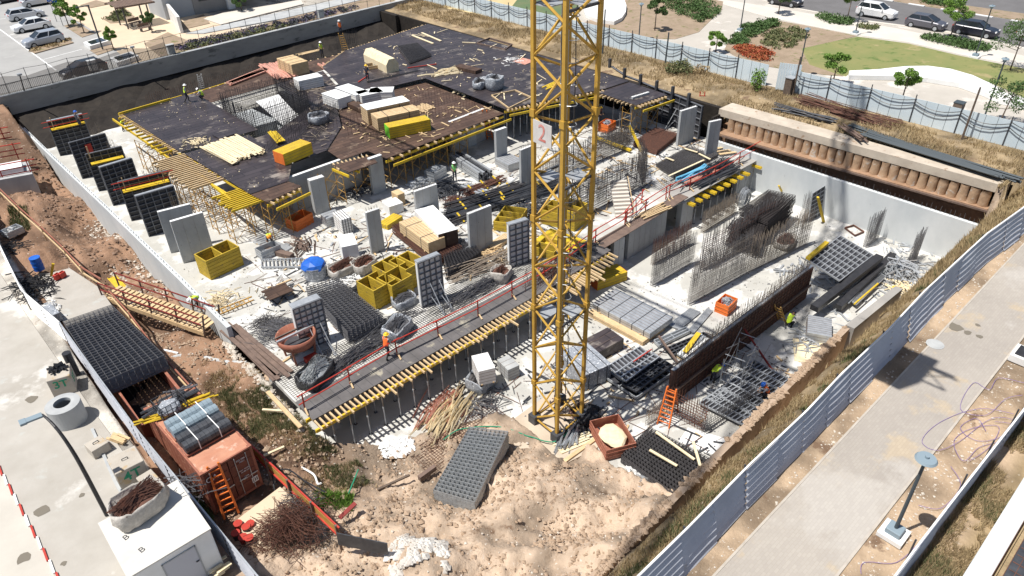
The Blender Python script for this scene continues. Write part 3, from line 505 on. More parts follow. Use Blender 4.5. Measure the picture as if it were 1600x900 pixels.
# ---------------------------------------------------------------- park furniture
def parklamp(px, py, h, label, z=3.0, disc=.42, wide=False):
    q = at(px, py, z); root = thing('street_lamp', label, 'street lamp', q); MB().box((0, 0, .1), (.9, .9, .2)).build('footing', M['whitep'], root); MB().box((0, 0, .32), (.55, .55, .24)).build('base_box', M['lampblue'], root, bevel=.03)
    MB().tube((0, 0, .44), (0, 0, h), .07, 8, .055).build('pole', M['lampdark'], root, smooth=False); b = MB(); b.tube((0, 0, h - .28), (0, 0, h - .05), .1, 10, .2); b.tube((0, 0, h - .05), (0, 0, h + .03), disc, 20, disc * .85); b.tube((0, 0, h + .03), (0, 0, h + .12), .07, 8); b.build('lamp_head', M['lampblue'], root)
M['lampblue'] = mk('lamp_grey_blue', (.22, .28, .32), rough=.5); M['lampdark'] = mk('lamp_pole', (.06, .075, .085), rough=.5)
for a in [(1395, 836, 4.15, 'grey blue disc-headed street lamp nearest the camera beside the brick footpath'), (1247, 119, 4.6, 'disc-headed lamp left of the plaza beside the hoarding'), (1536, 188, 5.2, 'disc-headed lamp standing at the end of the plaza by the right edge'), (998, 62, 4.0, 'lamp at the edge of the dry park bed'), (1336, 54, 5.0, 'lamp on the pavement left of the lawn'), (1523, 90, 5.2, 'lamp on the pavement beside the black parked car'), (1156, 50, 4.6, 'lamp at the far side of the park path')]:
    parklamp(*a, disc=.37 if a[1] > 500 else .3)
q = at(161, 78, 3); root = thing('street_lamp', 'dark L-shaped lamp post beside the car park walkway', 'street lamp', q); MB().tube((0, 0, 0), (0, 0, 5), .09, 8).build('pole', M['lampdark'], root); MB().box((-.6, 0, 5), (1.4, .2, .1)).build('arm', M['lampdark'], root)
q = at(1494, 178, 3); root = thing('litter_bin', 'small brown litter bin on the plaza behind the hoarding', 'litter bin', q); MB().box((0, 0, .5), (.75, .75, 1.0)).build('body', M['bark'], root, bevel=.04); MB().box((0, 0, 1.04), (.8, .8, .08)).build('lid', M['lampdark'], root)
q = at(1231, 148, 3); root = thing('site_cabinet', 'brown electric cabinet beside the gap in the hoarding', 'cabinet', q); MB().box((0, 0, .8), (.8, .7, 1.6)).build('body', M['bark'], root, bevel=.02); MB().box((0, 0, 1.64), (.9, .8, .06)).build('roof', M['steel'], root)
q = at(1222, 143, 3); b = MB()
for k in range(9): b.box((0, -1.2 + k * .22, 1.2 + .2), (.04, .2, 2.5))
tag(b.build('gate_leaf', M['fencewhite'], loc=q, rz=.35), 'blue grey sheet gate leaf in the hoarding gap', 'gate')
for px, py, h, lb in ((1503, 217, 4.2, 'leaning bare wooden post beside the bin'), (1238, 150, 3.6, 'wooden post at the gap in the hoarding'), (941, 90, 5.0, 'dark post rising from the bank behind the crane mast'), (1039, 103, 3.4, 'dark cable post at the hoarding above the big bush')):
    q = at(px, py, 3); b = MB(); b.tube((0, 0, 0), (.1, 0, h), .09, 6, .07); tag(b.build('post', M['bark'] if px > 1100 else M['lampdark'], loc=q), lb, 'post')
def bench(px, py, lb):
    q = at(px, py, 3); r = thing('bench', lb, 'bench', q, .3); MB().box((0, 0, .45), (1.6, .5, .06)).build('seat', M['oldwood'], r); MB().box((0, .25, .75), (1.6, .05, .4)).build('backrest', M['oldwood'], r)
    for s in (-.6, .6): MB().box((s, 0, .22), (.08, .45, .42)).build('leg', M['dsteel'], r)
bench(213, 40, 'dark bench under the brown pergola'); bench(228, 48, 'dark bench in front of the house corner')
# ---------------------------------------------------------------- car park, house (upper left)
sheet('car_park', [(-60, 84.9), (22.6, 87.0), (24.3, 107), (25, 150), (-60, 150)], 3.0, M['lot'], .04)
sheet('walkway', [(22.6, 87.0), (38, 88), (40, 150), (25, 150), (24.3, 107)], 3.004, M['tan'], .04)
sheet('walkway', [(6, wally(6) + .6), (66, wally(66) + .6), (66, wally(66) + 1.1), (6, wally(6) + 1.9)], 3.02, M['walk'], .04)
psheet('planting_bed', [(100, 40), (118, 35), (148, 52), (128, 58)], 3.06, M['bed'], .1); psheet('planting_bed', [(125, 8), (150, 0), (172, 6), (142, 12)], 3.06, M['bed'], .1); psheet('planting_bed', [(162, 30), (188, 14), (210, 25), (200, 34), (172, 36)], 3.06, M['bed'], .1)
psheet('planting_bed', [(47, 79), (106, 61), (115, 66), (54, 83)], 3.12, M['bed'], .12); psheet('planting_bed', [(140, 78), (172, 70), (182, 76), (152, 86)], 3.06, M['bed'], .1)
psheet('planting_bed', [(225, 68), (262, 50), (300, 66), (440, 30), (600, -8), (620, 2), (460, 38), (300, 84), (250, 88)], 3.05, M['bed'], .1)
psheet('ramp', [(290, 52), (440, 18), (570, -10), (575, -3), (445, 28), (318, 52)], 3.10, M['conc'], .1)
psheet('porch', [(318, 29), (348, 20), (470, 0), (474, 6), (345, 38)], 3.12, M['walk'], .1)
psheet('garden_bed', [(275, 38), (318, 22), (328, 36), (285, 46)], 3.07, M['bed'], .1)
lines = MB()
def pline(a, c, wd=.14, z=3.012): lines.bar(at(*a, z), at(*c, z), wd, .006)
for a, c in (((0, 46), (88, 110)), ((15, 55), (42, 48)), ((68, 93), (128, 77)), ((0, 30), (12, 28)), ((30, 66), (60, 60))): pline(a, c)
tag(lines.build('bay_marking', M['whitep']), kind='structure')
def skylight(l, lb):
    P = pxs(l, 3.5); c = sum((Vector((*p, 0)) for p in P), Vector()) / 4; c.z = 3; r = thing('skylight', lb, 'skylight', c)
    MB().prism(P, 3, 3.5).build('curb', M['whitep'], r, world=True); Q = [tuple(Vector((p[0], p[1])) * .72 + Vector((c.x, c.y)) * .28) for p in P]; MB().prism(Q, 3.5, 3.53).build('glass', M['glass'], r, world=True)
skylight([(130, 66), (160, 57), (172, 63), (140, 72)], 'white framed dark ground skylight beside the lamp'); skylight([(171, 90), (205, 80), (217, 87), (182, 98)], 'white framed dark ground skylight right of the black car')
for px, py, lb in ((89, 34, 'blue disabled parking sign at the top of the walkway'), (99, 41, 'blue disabled parking sign nearest the white car')):
    q = at(px, py, 3); r = thing('parking_sign', lb, 'road sign', q); MB().tube((0, 0, 0), (0, 0, 3.0), .035, 6).build('post', M['lampdark'], r); MB().box((0, -.05, 2.9), (.55, .03, .6)).build('sign_plate', M['blue'], r)
    s = MB(); s.tube((-.02, -.07, 3.1), (-.02, -.08, 3.1), .05, 8); s.box((-.02, -.07, 2.95), (.05, .01, .2)); s.box((.05, -.07, 2.88), (.14, .01, .05)); s.box((.1, -.07, 2.78), (.05, .01, .18)); s.box((-.08, -.07, 2.75), (.05, .01, .16)); s.build('symbol', M['whitep'], r)
def pergola():
    q = at(215, 40, 3); r = thing('pergola', 'brown slatted pergola roof on dark posts beside the house', 'pergola', q)
    for x, y in ((-1.5, -1), (1.5, -1), (1.5, 2), (-1.5, 2)): MB().box((x, y, 1.4), (.15, .15, 2.8)).build('post', M['dsteel'], r)
    b = MB()
    for k in range(16): b.box((-2.2 + k * .3, .5, 2.85), (.22, 4.2, .06))
    b.box((0, -1.5, 2.75), (5, .12, .16)); b.box((0, 2.4, 2.75), (5, .12, .16)); b.build('roof', M['oldwood'], r)
pergola()
def house():
    o = at(262, 32, 3); r = thing('house', 'pale grey house with white pillars and dark glazed porch at the top of the picture', 'house', o)
    st = mk('cladding', (.30, .29, .28), (.24, .235, .23), .6, bump=.2); gw = mk('render_grey', (.42, .44, .46), (.38, .4, .42), .6)
    W = 40
    MB().box((3.2, 3.3, 3), (6.4, 6, 6)).build('wall', gw, r); MB().box((1.0 + 5.2, .24, 3), (4.6, .1, 6)).build('stone_panel', st, r)
    MB().box((8 + 6, 6.3, 3), (18, 4, 6)).build('wall', gw, r); MB().box((26, 3.4, 3), (6, 6.2, 6)).build('wall', gw, r); MB().box((36, 4, 3), (10, 6, 6)).build('wall', gw, r)
    for x in (9.0, 22.0): MB().box((x, 0.3, 3), (1.0, 1.2, 6)).build('pillar', M['whitep'], r)
    for x, wd, z, h in ((5.5, 1.5, 2.4, 1.6), (1.6, .9, 3.4, 1.6)):
        f = MB().box((x, .16, z), (wd, .06, h)).build('window', M['dsteel'], r); MB().box((x, .12, z), (wd - .2, .04, h - .2)).build('pane', M['glass'], f)
    for x in (12.3, 17.5):
        f = MB().box((x, 4.26, 1.7), (4.6, .08, 3.2)).build('glass_door', M['dsteel'], r); MB().box((x - 1.1, 4.2, 1.7), (2.1, .05, 2.9)).build('pane', M['glass'], f); MB().box((x + 1.1, 4.2, 1.7), (2.1, .05, 2.9)).build('pane', M['glass'], f)
    f = MB().box((33, .96, 2.0), (5, .08, 2.6)).build('window', M['dsteel'], r); MB().box((33, .9, 2), (4.8, .05, 2.4)).build('pane', M['glass'], f)
    MB().box((14, 3, 6.1), (30, 8, .2)).build('roof', M['whitep'], r)
    a, c = at(268, 30, 3.0), at(285, 52, 3.0); g = MB(); g.bar(a + Vector((0, 0, 1)), c + Vector((0, 0, 1)), .35, 2.0); tag(g.build('garden_wall', M['whitep'], origin=c), 'low white garden wall stepping down beside the bench', 'wall')
house()
# ---------------------------------------------------------------- cars
def car(px, py, rz, label, col, L=4.5, W=1.8, H=1.48, kind='sedan', z=3.0, group=None):
    q = at(px, py, z); r = thing('car', label, 'car', q, rz, group); pm = mk('car_paint', col, rough=.25, spec=.7, metal=.2)
    hb = H * .60; b = MB(); st = [(-.5, .36, .50, .80), (-.485, .24, .60, .90), (-.42, .2, .66 if kind == 'sedan' else .70, .97), (-.3, .2, .68, 1), (0, .2, .66, 1), (.2, .2, .65, 1), (.36, .2, .60, .97), (.455, .22, .53, .90), (.5, .3, .44, .76)]
    vs = []; fs = []
    for (x, zb, zt, wf) in st:
        w = W / 2 * wf; zb2 = zb * 1.0; zt2 = zt * H
        prof = [(-w * .92, zb2), (-w, zb2 + .15), (-w, zt2 - .12), (-w * .9, zt2), (w * .9, zt2), (w, zt2 - .12), (w, zb2 + .15), (w * .92, zb2)]
        vs += [(x * L, y, zz) for y, zz in prof]
    n = 8
    for k in range(len(st) - 1):
        for i in range(n): fs.append((k * n + i, k * n + (i + 1) % n, (k + 1) * n + (i + 1) % n, (k + 1) * n + i))
    fs += [tuple(range(n))[::-1], tuple(range((len(st) - 1) * n, len(st) * n))]; b.add(vs, fs)
    body = b.build('body', pm, r, smooth=False, bevel=.03)
    xr = {'sedan': (-.40, -.26, .06, .24), 'suv': (-.47, -.40, .06, .24), 'hatch': (-.46, -.36, .04, .27)}[kind]; zt = .655 * H; wl, wu = W / 2 * .9, W / 2 * .74; x0, x1, x2, x3 = [v * L for v in xr]
    g = MB(); lo = [(x0, -wl), (x3, -wl), (x3, wl), (x0, wl)]; up = [(x1, -wu), (x2, -wu), (x2, wu), (x1, wu)]
    g.add([(x, y, zt) for x, y in lo] + [(x, y, H - .05) for x, y in up], [(0, 1, 5, 4), (1, 2, 6, 5), (2, 3, 7, 6), (3, 0, 4, 7), (4, 5, 6, 7)]); g.build('window', M['glass'], r)
    p = MB(); p.add([(x * 1.0, y * 1.02, H - .055) for x, y in up] + [(x * .96, y * .9, H) for x, y in up], [(0, 1, 5, 4), (1, 2, 6, 5), (2, 3, 7, 6), (3, 0, 4, 7), (4, 5, 6, 7)])
    p.build('roof', pm, r); pl = MB()
    for s in (-1, 1):
        for (a, c) in (((x0, s * wl, zt), (x1, s * wu, H - .04)), ((x3, s * wl, zt), (x2, s * wu, H - .04)), (((x0 + x3) / 2, s * wl * 1.005, zt), ((x1 + x2) / 2, s * wu * 1.01, H - .04))): MB().bar(a, c, .07).build('pillar', pm, r)
    wb = MB(); wb.tube((0, -.11, 0), (0, .11, 0), .33, 18); rim = MB(); rim.tube((0, -.125, 0), (0, .125, 0), .21, 12); first = None
    for x in (-.31, .31):
        for s in (-1, 1):
            wo = wb.build('wheel', M['rubber'], r, loc=(x * L, s * (W / 2 - .1), .33)) if not first else None
            if first: wo = first[0].copy(); COL.objects.link(wo); wo.location = (x * L, s * (W / 2 - .1), .33); ro = first[1].copy(); COL.objects.link(ro); ro.parent = wo
            else: ro = rim.build('rim', M['steel'], wo); first = (wo, ro)
    for s in (-1, 1):
        MB().box((.47 * L, s * W * .33, .48 * H), (.16, .34, .14)).build('headlight', M['white'], r); MB().box((-.488 * L, s * W * .35, .56 * H), (.1, .25, .16)).build('tail_light', M['red'], r); MB().box((.2 * L, s * W * .54, .7 * H), (.18, .18, .12)).build('wing_mirror', pm, r)
    MB().box((0, 0, .26), (L * .8, W * .98, .14)).build('sill', M['rubber'], r)
PI = math.pi
car(51, 47, PI + .07, 'white saloon parked in the middle of the row of three', (.75, .76, .77)); car(70, 70, PI + .09, 'grey crossover with black wheel arches nearest the planted strip', (.34, .37, .42), 4.4, 1.85, 1.62, 'suv')
car(42, 29, .06, 'silver hatchback at the far end of the row of parked cars', (.55, .57, .60), kind='hatch'); car(60, 8, .06, 'silver car cut by the top left edge of the picture', (.5, .51, .53)); car(133, 117, PI + .12, 'black car behind the debris net by the back wall', (.02, .02, .022), 4.6, 1.85, 1.5, 'hatch')
car(12, 3, .2, 'dark car in shade at the top left corner', (.05, .05, .06))
car(1368, 27, -PI / 2 + .02, 'white off-road car with dark side graphics parked on the road', (.8, .8, .8), 4.7, 1.9, 1.75, 'suv'); car(1445, 44, -PI / 2 + .0, 'dark grey hatchback parked between the white and the black cars', (.09, .09, .11), 4.4, 1.8, 1.55, 'hatch')
car(1522, 55, -PI / 2 + .03, 'black estate car parked right of the dark grey hatchback', (.02, .022, .035), 4.7, 1.85, 1.6, 'suv'); car(1226, 8, -PI / 2, 'black car at the top edge beside the street tree', (.03, .03, .035), 4.5, 1.8, 1.5, 'hatch'); car(1622, 66, -PI / 2, 'white car mostly hidden by the airy tree at the right edge', (.8, .8, .8), 4.5, 1.8, 1.5)
# ---------------------------------------------------------------- formwork decks
def edgepts(P, i): return P[i], P[(i + 1) % len(P)]
def deck(label, P, z, m, beams=(), th=.035, rail=None, stub=(), sp=.45, out=.35, inn=.5):
    c = Vector((sum(p[0] for p in P) / len(P), sum(p[1] for p in P) / len(P), z - .3)); r = thing('formwork_deck', label, 'formwork deck', c)
    MB().prism(P, z - th, z).build('plywood', m, r, world=True)
    # upstand edge boards
    for i in beams:
        a, b = edgepts(P, i); d = Vector((b[0] - a[0], b[1] - a[1])).normalized(); n = Vector((d.y, -d.x)); k = .25
        for off in (.1, -.9): MB().bar((a[0] - n.x * off * 0 + n.x * (-off), a[1] + n.y * (-off), z - .33), (b[0] + n.x * (-off), b[1] + n.y * (-off), z - .33), .1, .2).build('beam', M['yellow'], r, world=True)
    cnt = 0; rr = random.Random(len(P) + int(c.x))
    for i in stub:
        a, b = edgepts(P, i); d = Vector((b[0] - a[0], b[1] - a[1])); L = d.length; d.normalize(); n = Vector((d.y, -d.x))
        for k in range(int(L / sp)):
            if cnt >= 98: break
            t = (k + .5) * sp; p = Vector(a) + d * t; o = out * rr.uniform(.6, 1.35); MB().bar((p.x + n.x * o, p.y + n.y * o, z - .125), (p.x - n.x * inn, p.y - n.y * inn, z - .125), .09, .16).build('joist', M['wood'], r, world=True); cnt += 1
    return r
def rev(P):
    ar = sum(P[i][0] * P[(i + 1) % len(P)][1] - P[(i + 1) % len(P)][0] * P[i][1] for i in range(len(P))); return P if ar > 0 else P[::-1]
ZD = 3.4
deck('large dark plywood deck with sawn timber ends along its back edge', [(36.3, 69.5), (33.4, 59.6), (41.6, 58.4), (41.3, 46.2), (45, 45.2), (51.6, 43.4), (55.0, 43.2), (55.1, 60), (54.9, 75.6), (41.3, 73)], ZD, M['ply'], (3, 4, 5), stub=(8, 9, 3, 4), sp=.42)
deck('brown plywood deck carrying the yellow timber pack', [(28, 45.6), (41.2, 46.25), (41.5, 58.3), (33.4, 59.5), (31.2, 58), (29.2, 54), (25.5, 50.3), (25.3, 47.9), (27.8, 47.9)], 3.0, M['plybrown'], (0,), stub=(0,), sp=.9)
deck('dark reinforced deck section around the wrapped pallet', [(22.3, 50), (25.4, 50.35), (29.1, 54.05), (31.1, 58.1), (33.3, 59.6), (36.2, 69.3), (30.5, 69), (29.8, 60.5), (24.6, 57.2), (22.3, 57)], 3.05, M['ply'])
deck('dark plywood deck at the left rear with yellow beams at its edge', [(16.6, 58.3), (23.4, 58.3), (23.4, 71.6), (22.6, 72), (16.3, 71.2)], 3.2, M['ply'], (3, 4), stub=(4,), sp=.38)
deck('dark plywood deck under the pile of pale planks', [(17.2, 46.9), (20.2, 46.9), (22.2, 50), (22.2, 57.6), (16.7, 57.6)], 3.25, M['ply'], (4,))
deck('short brown plywood deck at the front left corner', [(17.5, 44.9), (20.5, 45.5), (20.2, 46.85), (17.2, 46.85)], 3.22, M['plybrown'], (0,), stub=(0,), sp=.5)
deck('brown plywood strip behind the stair core with the red boards', [(23.45, 68.3), (36.2, 69.4), (41.2, 73.05), (32, 73.6), (22.65, 72)], 3.1, M['plybrown'], (3,), stub=(2, 3), sp=.9)
deck('small brown plywood deck beside the narrow concrete column', pxs([(520, 258), (546, 269), (590, 254), (580, 243)], 3.0)[::-1], 3.0, M['plybrown'], (2,), stub=(3,), sp=.35, out=.9)
deck('film faced deck end beside the leaning formwork wall', [(50.4, 38.6), (54.6, 38.3), (55.0, 43.15), (50.6, 43.4)], 3.3, M['ply'], (0,), stub=(0, 3), sp=.45)
# edge trim boards (dark step lines)
def slatrow(label, x0, x1, y0, y1, z, n, m, name='timber_row'):
    r = thing(name, label, 'timbers', ((x0 + x1) / 2, (y0 + y1) / 2, z)); rr = random.Random(n)
    for k in range(n): y = y0 + (y1 - y0) * k / (n - 1); MB().box(((x0 + x1) / 2 + rr.uniform(-.25, .25) - r.location.x, y - r.location.y, 0), (x1 - x0, .1, .16), rr.uniform(-.03, .03)).build('timber', m, r)
slatrow('row of pale joists jutting from the deck edge above the black wall panels', 14.3, 16.9, 51.0, 57.8, 3.12, 20, M['wood'])
slatrow('yellow beams laid close together at the front left deck corner', 15.2, 17.6, 45.7, 48.6, 3.05, 11, M['yellow'])
slatrow('yellow beam stubs sticking out of the left rear deck edge', 15.5, 17.0, 59.5, 70.5, 3.02, 13, M['yellow'])
def looseb(label, p, q, wd, h, m, name='timber_beam', cat='beam'):
    p = Vector(p); q = Vector(q); c = (p + q) / 2; b = MB(); b.bar(p - c, q - c, wd, h); return tag(b.build(name, m, loc=c), label, cat)
def loosepx(label, a, b, z, wd, h, m, name='timber_beam', cat='beam', z2=None): return looseb(label, at(*a, z), at(*b, z if z2 is None else z2), wd, h, m, name, cat)
loosepx('long yellow beam sloping below the pale joists', (314, 275), (360, 312), 3.0, .14, .2, M['yellow'])
loosepx('yellow beam along the back edge of the left rear deck', (186, 178), (266, 155), 3.35, .12, .2, M['yellow'])
# ---------------------------------------------------------------- walls and columns on the floors
def stub(a, b, zt, zb, label, th=.25, m='conc', name='wall_stub', cat='wall', bars=True, panel=False):
    A = at(*a, zt); B = at(*b, zt); d = (B - A); L = d.length; rz = math.atan2(d.y, d.x); h = zt - zb; o = MB().box((L / 2, th / 2, h / 2), (L, th, h)).build(name, M[m], loc=(A.x, A.y, zb), rz=rz, bevel=.015); tag(o, label, cat)
    j = MB()
    for k in range(1, max(2, int(L / .6))): x = k * L / max(2, int(L / .6)); j.box((x, -.003, h / 2), (.018, .008, h))
    for k in range(int(L / .6) + 1):
        for z in (.5, 1.4, 2.4): 
            if z < h: j.box((min(L - .1, .2 + k * .6), -.004, z), (.05, .012, .05))
    j.build('formwork_mark', M['conc_old'], o)
    t = MB().box((L / 2, th / 2, h + .004), (L - .03, th - .03, .012)); t.build('wall_top', M['whitep'], o)
    if bars:
        s = MB(); rr = random.Random(int(L * 100))
        for k in range(int(L / .2)):
            for y in (.05, th - .05): s.rod((.1 + k * .2, y, h), (.1 + k * .2 + rr.uniform(-.02, .02), y, h + rr.uniform(.2, .35)), .012)
        s.build('starter_bar', M['rebar_g'], o)
    return o
stub((572, 333), (593, 326), 3.3, 0, 'narrow grey concrete wall stub between the white boxes and the mesh stacks')
stub((732, 335), (768, 321), 3.3, 0, 'broad grey concrete wall stub right of the timber packs')
stub((648, 300), (683, 288), 3.3, 0, 'grey concrete wall stub behind the white wrapped pack')
stub((266, 347), (317, 332), 3.3, 0, 'big square concrete wall panel nearest the yellow timber frames', bars=False)
stub((246, 332), (297, 319), 3.3, 0, 'big square concrete wall panel between its twin and the black panels', bars=False)
stub((814, 235), (834, 227), 3.3, 0, 'concrete wall stub just left of the crane mast')
stub((1065, 174), (1090, 166), 3.3, 0, 'tall concrete wall stub beside the leaning props')
stub((1110, 191), (1128, 187), 3.3, 0, 'slim concrete column beside the piles')
stub((989, 152), (1015, 144), 3.5, 0, 'concrete wall at the end of the dark deck with a door frame outline')
stub((960, 375), (977, 370), -.35, F0, 'slim pale concrete column on the lower floor beside the yellow beam stack', .45, m='conc_l', bars=False, name='column', cat='column')
stub((788, 470), (832, 448), -.3, F0, 'grey concrete wall under the near deck left of the crane mast', .3, bars=False)
stub((984, 356), (1044, 322), 0.05, F0, 'long grey concrete wall under the landing of the stair', .3, bars=True)
stub((1067, 318), (1086, 309), -.25, F0, 'small square column below the right deck', .5, bars=False, name='column', cat='column')
stub((1155, 268), (1182, 252), -.25, F0, 'grey concrete wall at the right end of the long deck', .3, bars=False)
stub((450, 279), (560, 240), 2.95, 0, 'long grey concrete wall under the front edge of the upper decks', .3, bars=False)
stub((484, 283), (507, 276), 2.9, 0, 'free standing concrete column in front of the long grey wall', .5, name='column', cat='column')
stub((577, 249), (597, 242), 3.1, 0, 'pale concrete column beside the small brown deck', .35, name='column', cat='column', bars=False)
stub((703, 191), (757, 170), 3.0, 0, 'concrete wall behind the orange ladder', .3)
stub((725, 192), (743, 187), 2.4, 0, 'leaning pale wall board in front of the wall by the orange ladder', .12, m='conc_l', bars=False)
stub((775, 205), (792, 199), 3.1, 0, 'concrete wall in the shade behind the thin props', .3, bars=False)
# ---------------------------------------------------------------- black framed wall panels
def panelmesh(w, h, nv, nh):
    f = MB(); t = .07
    for k in range(nv + 1): f.box((w * k / nv, -.06, h / 2), (t if k in (0, nv) else .05, .12, h))
    for k in range(nh + 1): f.box((w / 2, -.055, h * k / nh), (w, .11, t if k in (0, nh) else .04))
    return f
def wallpanel(a, b, zt, zb, label, nv=5, nh=9, face='panelply', fr='pframe', extra=None, th=.16, props=0, light=False, group=None):
    A = at(*a, zt); B = at(*b, zt); d = B - A; L = d.length; rz = math.atan2(d.y, d.x); h = zt - zb
    r = thing('wall_formwork', label, 'formwork panel', (A.x, A.y, zb), rz, group); panelmesh(L, h, nv, nh).build('frame', M[fr], r); MB().box((L / 2, th / 2, h / 2), (L - .02, th, h - .02)).build('face_board', M[face], r)
    if light: MB().box((L / 2, th / 2 + .02, h + .01), (L, th + .1, .05)).build('top_edge', M['steel'], r)
    for k in range(props):
        x = L * (.35 + .4 * k); p = MB(); p.tube((x, -.1, h * .6), (x + .1, -1.5, .05), .03, 6); p.tube((x, -.1, h * .25), (x + .1, -1.4, .05), .025, 6); p.box((x + .1, -1.5, .03), (.2, .25, .06)); p.build('push_prop', M['steel'], r)
    if extra == 'rail':
        for z in (h + .1, h - .35): MB().tube((-.5, -.5, z), (L + .4, -.5, z), .03, 6).build('guard_rail', M['red'], r)
        MB().box((L / 2, -.4, h - .65), (L * .95, .7, .06)).build('walkway_board', M['yellow'], r)
        for x in (.3, L - .4): MB().box((x, -.55, h - .1), (.06, .06, 1.1)).build('rail_post', M['wood'], r)
    if extra == 'board':
        MB().box((L / 2, -.4, h - .75), (L * .9, .6, .08)).build('walkway_board', M['yellow'], r); MB().box((.25, -.3, h + .2), (.1, .06, 1.0)).build('rail_post', M['wood'], r)
    if extra == 'flag': MB().box((L * .45, -.16, h * .72), (.5, .05, .9)).build('tool_bag', M['red'], r)
    return r
wallpanel((73, 190), (128, 178), 3.3, 0, 'rearmost black wall panel with red rails and a yellow board on it', extra='rail', light=True)
wallpanel((107, 223), (163, 208), 3.3, 0, 'second black wall panel from the back with a red bag hanging on it', extra='flag')
wallpanel((133, 241), (189, 228), 3.3, 0, 'black wall panel with a single yellow walkway board near its top', extra='board')
wallpanel((155, 262), (205, 247), 3.3, 0, 'black wall panel standing between two with yellow boards', light=True)
wallpanel((184, 284), (260, 266), 3.3, 0, 'black wall panel with bright red guard rails across it', extra='rail')
wallpanel((211, 307), (270, 290), 3.3, 0, 'foremost black wall panel next to the square concrete panels', light=True)
wallpanel((795, 352), (825, 343), 3.3, 0, 'black grid panel with white edge standing left of the crane mast', 3, 8, light=True, face='white', th=.3)
wallpanel((652, 411), (687, 397), 3.3, 0, 'black grid panel with white edge behind the yellow box frames', 4, 8, light=True, props=2, face='white', th=.3)
wallpanel((457, 483), (501, 466), 3.0, 0, 'black grid panel held by grey props behind the rusty hopper', 5, 8, light=True, props=2, face='white', th=.5)
for k, (a, b) in enumerate((((955, 103), (975, 116)), ((978, 118), (1000, 126)), ((1003, 128), (1025, 137)), ((1028, 138), (1050, 146)), ((1053, 147), (1075, 156)), ((1078, 158), (1098, 166)))):
    wallpanel(a, b, 3.1, 0, ['dark soldier wall panel nearest the dark deck', 'dark soldier wall panel second from the dark deck', 'dark soldier wall panel behind the worker in the yellow helmet', 'dark soldier wall panel above the first pair of white props', 'dark soldier wall panel above the second pair of white props', 'dark soldier wall panel nearest the bored piles'][k], 2, 5, props=1)
    q = at(*a, 3.1); MB_ = MB(); MB_.box((-.25, 0, 1.95), (.28, .22, 3.9)); tag(MB_.build('soldier_beam', M['dsteel'], loc=(q.x, q.y, 0)), ['dark upright soldier beam at the deck corner', 'dark upright soldier beam second from the deck', 'dark upright soldier beam behind the leaning yellow beam', 'dark upright soldier beam in the middle of the rear panels', 'dark upright soldier beam second from the piles', 'dark upright soldier beam nearest the piles'][k], 'soldier beam')
# ---------------------------------------------------------------- steel props and shoring towers
def mkprop(h):
    r = thing('steel_prop', 'x', 'prop', (0, 0, 0)); MB().tube((0, 0, 0), (0, 0, h * .6), .036, 6).build('outer_tube', M['steel'], r); MB().tube((0, 0, h * .55), (0, 0, h - .012), .026, 6).build('inner_tube', M['rebar_p'], r)
    p = MB(); p.box((0, 0, .01), (.18, .18, .02)); p.build('base_plate', M['dsteel'], r); c = MB(); c.tube((0, 0, h * .55), (0, 0, h * .55 + .1), .055, 8); c.build('collar', M['steel'], r); return r
PN = mkprop(2.33); rr = random.Random(9); first = True
def props(P0, pts, zb, label, group):
    global first
    for (x, y) in pts:
        o = P0 if P0.get('used') is None and False else dup(P0, (x, y, zb), rr.uniform(0, 3)); o['label'] = label; o['group'] = group
pts = [(10.9 + k * 1.02, 26.35) for k in range(16)] + [(11.4 + k * 1.35, 27.6) for k in range(13)] + [(11.2 + k * 1.7, 29.4) for k in range(10)]
props(PN, pts, F0, 'grey steel prop holding up the long near deck', 'steel props under the long near deck')
pts = [(x, 27.9) for x in np.arange(45.3, 54, 1.05)] + [(x, 29.5) for x in np.arange(45, 53, 1.6)] + [(29.5, 27.6), (31.2, 27.5), (33, 27.4), (40.5, 29.5)]
props(PN, pts, F0, 'thin steel prop in the dark under the right part of the long deck', 'steel props under the right deck')
PT = mkprop(3.0)
pts = [(x, 46.8 if x < 45 else 45.5) for x in np.arange(42, 50.5, .85)] + [(x, 48.6) for x in np.arange(42, 54, 1.3)] + [(51.2, 41), (53, 40.8), (52, 42.5)]
props(PT, pts, F1, 'tall thin prop under the front edge of the large dark deck', 'tall props under the dark deck')
bpy.data.objects.remove(PN.children[0]) if False else None
def hide_proto(P0, loc, label): P0.location = loc; P0['label'] = label
hide_proto(PN, (10.6, 26.9, F0), 'grey steel prop holding up the long near deck'); PN['group'] = 'steel props under the long near deck'; hide_proto(PT, (53.6, 45.0, 0), 'tall thin prop under the front edge of the large dark deck'); PT['group'] = 'tall props under the dark deck'
def tower(x, y, w, d, h, label, zb=0.0, rz=0.0, group=None, mt='ochre'):
    r = thing('shoring_tower', label, 'scaffold tower', (x, y, zb), rz, group)
    for sx in (-1, 1):
        for sy in (-1, 1): MB().tube((sx * w / 2, sy * d / 2, 0), (sx * w / 2, sy * d / 2, h), .035, 6).build('leg', M[mt], r)
    b = MB()
    for sx in (-1, 1):
        for z in (.35, 1.0, 1.65, 2.3): b.tube((sx * w / 2, -d / 2, z), (sx * w / 2, d / 2, z), .024, 5)
    b.build('ladder_rung', M[mt], r); c = MB()
    for sy in (-1, 1): c.rod((-w / 2, sy * d / 2, .2), (w / 2, sy * d / 2, 1.5), .022); c.rod((w / 2, sy * d / 2, .2), (-w / 2, sy * d / 2, 1.5), .022); c.rod((-w / 2, sy * d / 2, 1.5), (w / 2, sy * d / 2, 2.7), .022); c.rod((w / 2, sy * d / 2, 1.5), (-w / 2, sy * d / 2, 2.7), .022)
    c.build('cross_brace', M[mt], r); return r
